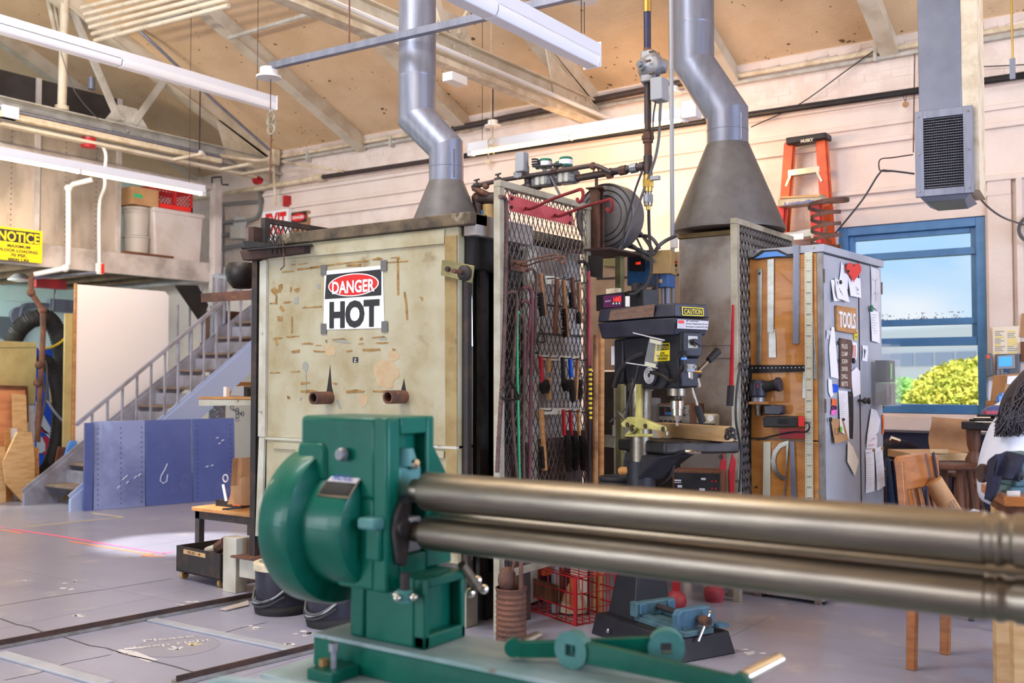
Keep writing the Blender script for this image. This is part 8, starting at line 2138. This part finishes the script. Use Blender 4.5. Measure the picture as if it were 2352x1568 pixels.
# cranks lying on the bed
def crank(hub,end,p0,p1,label):
    z0=ZB_
    t=thing('crank_handle',label,'handle',V((hub.x,hub.y,z0)),group='loose cranks on the machine bed')
    hub=V((hub.x,hub.y,z0+.043));end=V((end.x,end.y,z0+.032));d=(end-hub).normalized();s_=V((-d.y,d.x,0));f=-FW
    f=(f-d*f.dot(d)).normalized()
    hb=MB()
    n_=24;ri,ro,dp_=.018,.043,.034
    vs=[]
    for k in range(n_):
        a=6.2832*k/n_;c_,s2=math.cos(a),math.sin(a);m_=max(abs(c_),abs(s2))
        for r,o in((ro,-.5),(ro,.5),(ri*.75/m_,.5),(ri*.75/m_,-.5)):vs.append(hub+d*c_*r+Z_*s2*r+f*o*dp_)
    hb.add(vs,[(k*4+j,((k+1)%n_)*4+j,((k+1)%n_)*4+(j+1)%4,k*4+(j+1)%4)for k in range(n_)for j in range(4)])
    hb.part('hub','green_worn',t)
    a0=hub+d*.039;MB().hexa([a0-s_*.011-Z_*.026,end-s_*.011-Z_*.022,end+s_*.011-Z_*.022,a0+s_*.011-Z_*.026,a0-s_*.011+Z_*.024,end-s_*.011+Z_*.014,end+s_*.011+Z_*.014,a0+s_*.011+Z_*.024]).part('arm','green',t,bev=.003)
    e2=end+d*.01;MB().cyl(e2-f*.012,e2+f*.012,.022,n=16).part('arm_boss','green',t)
    MB().lathe([(.011,0),(.016,.004),(.017,.08),(.016,.145),(.010,.15),(.0,.15)],end,p1-p0,18).part('grip','chrome',t,'chrome grip')
pz=lambda a,b:PZ(a,b,ZB_+.036)
crank(pz(1318,1497),pz(1690,1562),PZ(1700,1556,.70),PD(1790,1510,2.12),'nearer green crank on the bed, square hub hole, chrome grip to the right')
crank(pz(1530,1492),pz(1190,1482),PZ(1205,1472,.70),PD(1275,1438,2.55),'green crank behind, chrome grip to the left, round worn eye')
# bent pipe across the bottom edge
pl_,pr_=PD(470,1562,1.76),PD(1080,1559,1.63);pr_.z=pl_.z;dd=(pr_-pl_).normalized()
pp=[V((pl_.x,pl_.y,0))]+[pl_+V((0,0,-.04))+dd*(.04-.04*math.cos(k*.314))+Z_*.04*math.sin(k*.314)for k in range(6)]+[pr_+V((0,0,-.04))+dd*(.04*math.sin(k*.314))+Z_*.04*math.cos(k*.314)for k in range(6)]
pp.append(V((pp[-1].x,pp[-1].y,0)))
MB().tube(pp,.011,10).solo('bent_pipe','green_top','pale bent steel pipe hoop crossing the bottom edge before the machine','pipe')
# ================================================================== LIGHTS, DUCT AND OVERHEAD PIPES
def strip_light(p,q,label,lit,m='diffuser',w_=.10,h=.075):
    p,q=V(p),V(q);q=V((q.x,q.y,p.z));d=(q-p).normalized();s_=V((-d.y,d.x,0))
    t=thing('strip_light',label,'lamp',lerp(p,q,.5),group='hanging strip lights')
    MB().bar(p+Z_*h*.55,q+Z_*h*.55,w_,h).part('housing','lamp_white',t,bev=.004)
    if lit:
        MB().tube([p+d*.02-Z_*.004,lerp(p,q,.497)-Z_*.004],.017,10).part('tube',m,t);MB().tube([lerp(p,q,.503)-Z_*.004,q-d*.02-Z_*.004],.017,10).part('tube',m,t)
        MB().bar(lerp(p,q,.495),lerp(p,q,.505),.05,.05).part('lamp_holder','lamp_white',t)
        for e in(p,q):MB().box(e+Z_*.01,(.05,.05,.07),math.atan2(d.y,d.x)).part('end_cap','lamp_white',t)
    else:
        prof=[(-.05,.02),(-.05,-.02),(-.035,-.045),(.035,-.045),(.05,-.02),(.05,.02)]
        for a,b in((p,lerp(p,q,.498)),(lerp(p,q,.502),q)):
            MB().prism(prof,a,s_,Z_,(b-a).length*(1 if s_.cross(Z_).dot(d)>0 else-1)).part('diffuser',m,t,bev=.004)
        for e in(p,q):MB().bar(e-d*.004+Z_*.02,e+d*.004+Z_*.02,w_+.012,h+.06).part('end_cap','lamp_white',t,bev=.004)
    for f in(.06,.94):
        e=lerp(p,q,f)+Z_*(h+.01);top=rz_(e.y)-.06;MB().cyl(e,(e.x,e.y,min(top,e.z+6)),.003,n=5).part('hanger_wire','rust_dark',t)
    return t
e1,e2=PX(0,58,-7.2),PX(628,226,-7.2);e1=e2+(e1-e2)*1.25
strip_light(e1,e2,'unlit white strip light hung high at the upper left',False)
e1,e2=PX(0,362,-8.6),PX(465,451,-8.6);e1=e2+(e1-e2)*1.3
strip_light(e1,e2,'lit strip light glowing warm white below the unlit one, over the mezzanine front',True,'tube_lit_left',.10,.075)
e1,e2=PX(1150,-6,-2.7),PX(1360,78,-2.7);e1=e2+(e1-e2)*2.2
strip_light(e1,e2,'white strip light seen end-on at the top centre',False)
e1,e2=PY(1082,352,7.5),PY(1572,283,7.5)
t=strip_light(e1,e2,'lit strip light glowing along the back wall behind the gas pipes',True,'tube_lit',.11,.085)
MB().bx((e2.x,7.44,e1.z-.01),(e2.x+.13,7.56,e1.z+.13)).part('ballast_box','lamp_white',t,bev=.004)
# grey strut with two ceiling canopies
yS=4.62
a,b=PY(622,152,yS),PY(1330,-12,yS)
t=thing('strut_channel','long zinc strut channel hung under the roof with a white disc at its left end','strut',a)
MB().bar(a,b,.045,.045).part('channel','zinc',t,bev=.003)
MB().lathe([(.06,.05),(.06,.0),(.085,-.005),(.085,-.02),(.0,-.025)],a-Z_*.06-X_*.02,Z_,22).part('canopy','white_paint',t)
for f in(.3,.7):p=lerp(a,b,f);MB().cyl(p,(p.x,p.y,rz_(p.y)-.01),.006,n=6).part('hanger_rod','rust',t)
q=a-Z_*.09;MB().cyl(q,(q.x,q.y,q.z-.2),.003,n=5).part('wire','rust_dark',t)
def canopy(px,py,y,label):
    q=PY(px,py,y);z1=rz_(y)
    t=thing('ceiling_canopy',label,'canopy',q,group='white ceiling canopies')
    MB().lathe([(.05,.05),(.05,.01),(.085,.0),(.085,-.012),(.0,-.016)],q,Z_,22).part('disc','white_paint',t);MB().cyl(q+Z_*.05,(q.x,q.y,z1-.005),.008,n=6).part('rod','rust_dark',t)
    MB().cyl(q-Z_*.22,q,.003,n=5).part('wire','rust_dark',t)
canopy(1342,0,5.6,'white disc canopy at the top edge, right of the end-on light');canopy(1132,288,8.2,'white disc canopy under the dark wall pipe above the lit strip');canopy(1545,212,8.2,'white disc canopy beside the thin conduit riser');canopy(458,357,7.6,'white disc canopy left, under the truss bottom chord')
# chain link hanger below the unlit light
ch=thing('hanging_chain','short chain of big links on a rod below the end of the unlit light','chain',PX(623,300,-7.25))
for k,b in enumerate((267,283,297)):q=PX(623,b,-7.25);MB().tube(arc(q,Y_ if k%2 else X_,Z_,.045,0,6.28,14)[:-1],.011,6,closed=True).part('link','frame_metal',ch)
MB().cyl(PX(623,303,-7.25),PX(620,415,-7.25),.008,n=6).part('rod','rust',ch);MB().cyl(PX(622,238,-7.25),PX(623,258,-7.25),.006,n=6).part('rod','rust',ch)
# ring hanging on the lit back light
q=PY(1128,330,7.4);t=thing('hanging_ring','cream ring hanger looped over the left end of the lit wall light','ring',q)
MB().tube(arc(q+Z_*.02,X_,Z_,.036,0,6.28,16)[:-1],.009,6,closed=True).part('ring','cream_paint',t)
for dx in(-.03,.03):MB().cyl(q+V((dx,0,0)),q+V((dx,0,-.10)),.006,n=6).part('leg','cream_paint',t)
MB().cyl(q+Z_*.055,(q.x,q.y,rz_(7.4)-.02),.004,n=5).part('wire','cream_paint',t)
# wall conduits and pipes
wc=thing('wall_pipe','cream conduit pair running along the top of the back wall','pipe',(-5.5,WY-.06,4.08))
MB().cyl((-10.0,WY-.05,4.16),(3,WY-.05,4.10),.024,n=8).part('conduit','cream_paint',wc);MB().cyl((-10.0,WY-.05,4.10),(3,WY-.05,4.04),.02,n=8).part('conduit','beam_grey',wc)
for k in range(9):x=-9.4+k*1.4;MB().bx((x-.015,WY-.085,4.04),(x+.015,WY-.002,4.17)).part('clamp','beam_grey',wc)
t=thing('wall_pipe','dark brown pipe below the roof edge behind the lit light','pipe',PY(1300,240,8.8))
MB().cyl(PY(1040,296,8.82),PY(1600,183,8.82),.034,n=10).part('pipe','pipe_dark',t)
t=thing('wall_pipe','black pipe running level along the back wall past the flues','pipe',PY(1700,270,8.84))
MB().cyl(PY(738,407,8.84),PY(985,370,8.84),.028,n=10).part('rusty_length','pipe_dark',t);MB().cyl(PY(985,370,8.84),PY(2400,166,8.84),.03,n=10).part('pipe','black_metal',t)
MB().cyl(PY(722,410,8.84),PY(742,407,8.84),.045,n=10).part('coupling','cream_paint',t);MB().cyl(PY(430,460,8.84),PY(730,409,8.84),.032,n=10).part('cream_length','cream_paint',t)
def wire(l,y,r,nm,m,label,g=None):return MB().tube(curve([PY(a,b,y)for a,b in l],5),r,5).solo(nm,m,label,'cable',g)
wire([(2005,118),(1940,165),(1835,240),(1725,292)],8.86,.006,'guy_wire','iron','thin wire slanting down from the roof edge to the dark flue')
q=PY(2080,240,8.85);t=thing('wall_tag','small round tag on a wire loop under the black pipe','tag',q);MB().cyl(q,q-Y_*.008,.026,n=14).part('disc','kraft',t);MB().tube([q+Z_*.02,PY(2074,220,8.85),PY(2083,216,8.85),q+Z_*.02],.003,5).part('loop','iron',t)
q=PY(1121,373,8.86);t=thing('wall_tag','small pale round tag on the wall under the lit light','tag',q);MB().cyl(q,q-Y_*.008,.034,n=14).part('disc','cream_paint',t);MB().cyl(q+Z_*.03,q+Z_*.16,.003,n=5).part('loop','iron',t)
# channel lights on the grey truss, wires
a,b=PX(0,262,-9.86),PX(505,352,-9.86)
t=thing('wiring_channel','shiny cream channel fixed along the grey truss, conduit beside it','channel',lerp(a,b,.5));b.z=a.z
MB().bar(a-(b-a)*.3,b,.09,.06).part('channel','cream_paint',t,bev=.006);MB().tube([a+Z_*.06-(b-a)*.2,b+Z_*.06],.022,8).part('conduit','zinc',t)
MB().bar(a-Z_*.10,lerp(a,b,1.2)-Z_*.10,.10,.03).part('lower_flange','beam',t)
for f in(.75,1.0,1.12):p=lerp(a,b,f)-Z_*.1;MB().bar(p-X_*.0,p+X_*.55,.05,.03).part('outrigger','beam',t)
MB().box(a+(b-a)*.03+Z_*.03,(.12,.16,.12)).part('end_bracket','lamp_white',t)
MB().tube(curve([PX(505,357,-9.86),PX(560,365,-9.8),PX(600,368,-9.6),PX(625,362,-9.4)],5),.02,8).part('conduit','cream_paint',t)
q=PY(628,362,8.8);MB().box(q,(.14,.1,.2)).part('junction_box','cream_paint',t,bev=.004)
MB().tube([q-Z_*.1,PY(633,470,8.8)],.018,6).part('conduit','cream_paint',t);MB().tube([PY(650,372,8.8),PY(788,393,8.8)],.018,6).part('conduit','cream_paint',t)
a,b=PX(560,-20,-5.1),PX(1030,178,-5.1);b.z=a.z
t=thing('wiring_channel','white painted channel and conduit fixed along the cream truss','channel',lerp(a,b,.5))
a2=V((-5.06,3.9,3.83));b2=V((-5.06,8.85,3.83));MB().bar(a2,b2,.09,.05).part('channel','cream_paint',t,bev=.005);MB().tube([a2+V((.06,0,.08)),b2+V((.06,0,.08))],.02,8).part('conduit','white_paint',t)
q=PX(1045,182,-5.0);MB().box(q,(.1,.2,.07)).part('junction_box','white_paint',t,bev=.004)
vp=thing('truss_post','cream painted round post from mezzanine truss up into the roof','post',PX(143,255,-10.0));MB().cyl(PX(142,250,-10.0),PX(150,-20,-10.0),.045,n=12).part('post','beam',vp);MB().cyl(PX(142,253,-10.0),PX(142,243,-10.0),.07,n=12).part('collar','beam',vp)
MB().tube(curve([PX(320,70,-9.7),PX(372,118,-9.6),PX(480,220,-9.6),PX(620,345,-9.6)],5),.018,8).solo('roof_conduit','zinc','zinc conduit running down the roof slope to the wall corner','conduit')
MB().tube(curve([PX(140,120,-9.85),PX(165,195,-9.85),PX(190,235,-9.85),PX(230,278,-9.85)],5),.005,5).solo('loose_wire','cable_grey','thin loose wire trailing off the round post','wire')
q=PX(588,412,-10.1);MB().cyl(q,q+X_*.06,.07,n=14).solo('fire_bell','red','small red bell on the wall at the truss end','bell')
# heater duct
D0=PD(2170,460,5.6);ang=math.radians(5)
DT=TR((D0.x,D0.y,0),ang);dw=108/FPX*5.6;hw=dw/2
zb_,zg1=PD(2170,448,5.6).z,PD(2170,250,5.6).z
t=thing('heater_duct','grey sheet-metal air duct with a grille hanging from the roof','duct',(D0.x,D0.y,zb_),ang)
Dm=lambda:MB(DT);dtop=rz_(D0.y)-.02
Dm().bx((-hw+.0,.02,zb_+.02),(hw-.04,.42,dtop)).part('duct','zinc_duct',t,bev=.004)
Dm().bx((hw-.039,.03,zb_+.02),(hw+.045,.40,dtop)).part('lit_side','cream_paint',t,'side casing coloured cream as lit by the window')  # window-lit side of the duct, its brightness put into the colour
rect_=[((-hw-.02,-.01,zb_),(-hw+.025,.019,zg1)),((hw-.03,-.01,zb_),(hw+.02,.019,zg1)),((-hw+.025,-.01,zg1-.045),(hw-.03,.019,zg1)),((-hw+.025,-.01,zb_),(hw-.03,.019,zb_+.04))]
for a,b in rect_:Dm().bx(a,b).part('grille_frame','zinc',t,bev=.002)
Dm().bx((-hw+.02,.012,zb_+.03),(hw-.03,.0195,zg1-.03)).part('duct_shadow','drill_black',t)  # dark sheet behind the louvers, painted as the shadow inside the duct
n_=27;hh=(zg1-zb_-.085)
for k in range(n_):z=zb_+.042+hh*(k+.5)/n_;Dm().hexa([(-hw+.025,-.006,z-.003),(hw-.03,-.006,z-.003),(hw-.03,.012,z+.004),(-hw+.025,.012,z+.004),(-hw+.025,-.006,z-.001),(hw-.03,-.006,z-.001),(hw-.03,.012,z+.006),(-hw+.025,.012,z+.006)]).part('louver','zinc',t)
vb=Dm()
for k in range(17):x=-hw+.03+(dw-.06)*k/16;vb.bx((x-.0012,.002,zb_+.04),(x+.0012,.010,zg1-.045))
vb.part('grille_bars','steel_dark',t,kind='stuff')
for x in(-hw,hw-.005):
    for z in(zb_+.03,(zb_+zg1)/2,zg1-.03):Dm().cyl((x,-.011,z),(x,-.016,z),.006,n=8).part('screw','steel',t)
Dm().hexa([(-hw+.03,.02,zb_-.028),(hw-.03,.02,zb_-.028),(hw-.05,.38,zb_-.028),(-hw+.05,.38,zb_-.028),(-hw,.0,zb_-.0005),(hw,.0,zb_-.0005),(hw,.4,zb_-.0005),(-hw,.4,zb_-.0005)]).part('bottom_cap','zinc_duct',t,bev=.003)
MB().tube(curve([PD(2097,355,7.2),PD(2050,362,7.2),PD(2022,366,7.2),PD(2019,385,7.2),PD(2026,393,7.2),PD(2060,394,7.2),PD(2100,400,7.2)],5),.005,5).solo('hook_wire','rust_dark','bent rusty wire hook left of the heater duct','wire')
MB().tube(curve([PD(2100,399,7.2),PD(2040,392,7.2),PD(2020,398,7.2),PD(1980,460,7.2),PD(1915,540,7.3)],6),.007,6).solo('duct_cable','cable','black cable hanging from the duct across the wall to the window corner','cable')
MB().cyl(PY(2101,116,8.895),PY(2098,350,8.895),.006,n=5).solo('hanger_rod','rust','thin rusty rod hanging on the wall left of the heater duct','rod')
MB().tube(curve([PD(2240,444,6.4),PD(2275,480,6.8),PD(2310,502,7.2),PY(2352,516,WY-.1),PY(2362,522,WY-.11)],6),.007,6).solo('duct_cable','cable','black cable sagging right from the duct bottom to the cable coil','cable')
q=PY(2326,150,8.7);t=thing('pipe_hanger','metal strap hanger holding the black pipe at upper right','hanger',q);MB().bx((q.x-.02,8.68,PY(2326,182,8.7).z),(q.x+.02,8.70,PY(2326,135,8.7).z)).part('strap','zinc',t);MB().cyl(PY(2326,140,8.69),(q.x,8.69,rz_(8.69)-.01),.008,n=6).part('rod','brass',t)
wire([(2255,153),(2300,151),(2360,148)],8.85,.005,'wall_wire','iron','thin level wire on the wall behind the strap hanger')
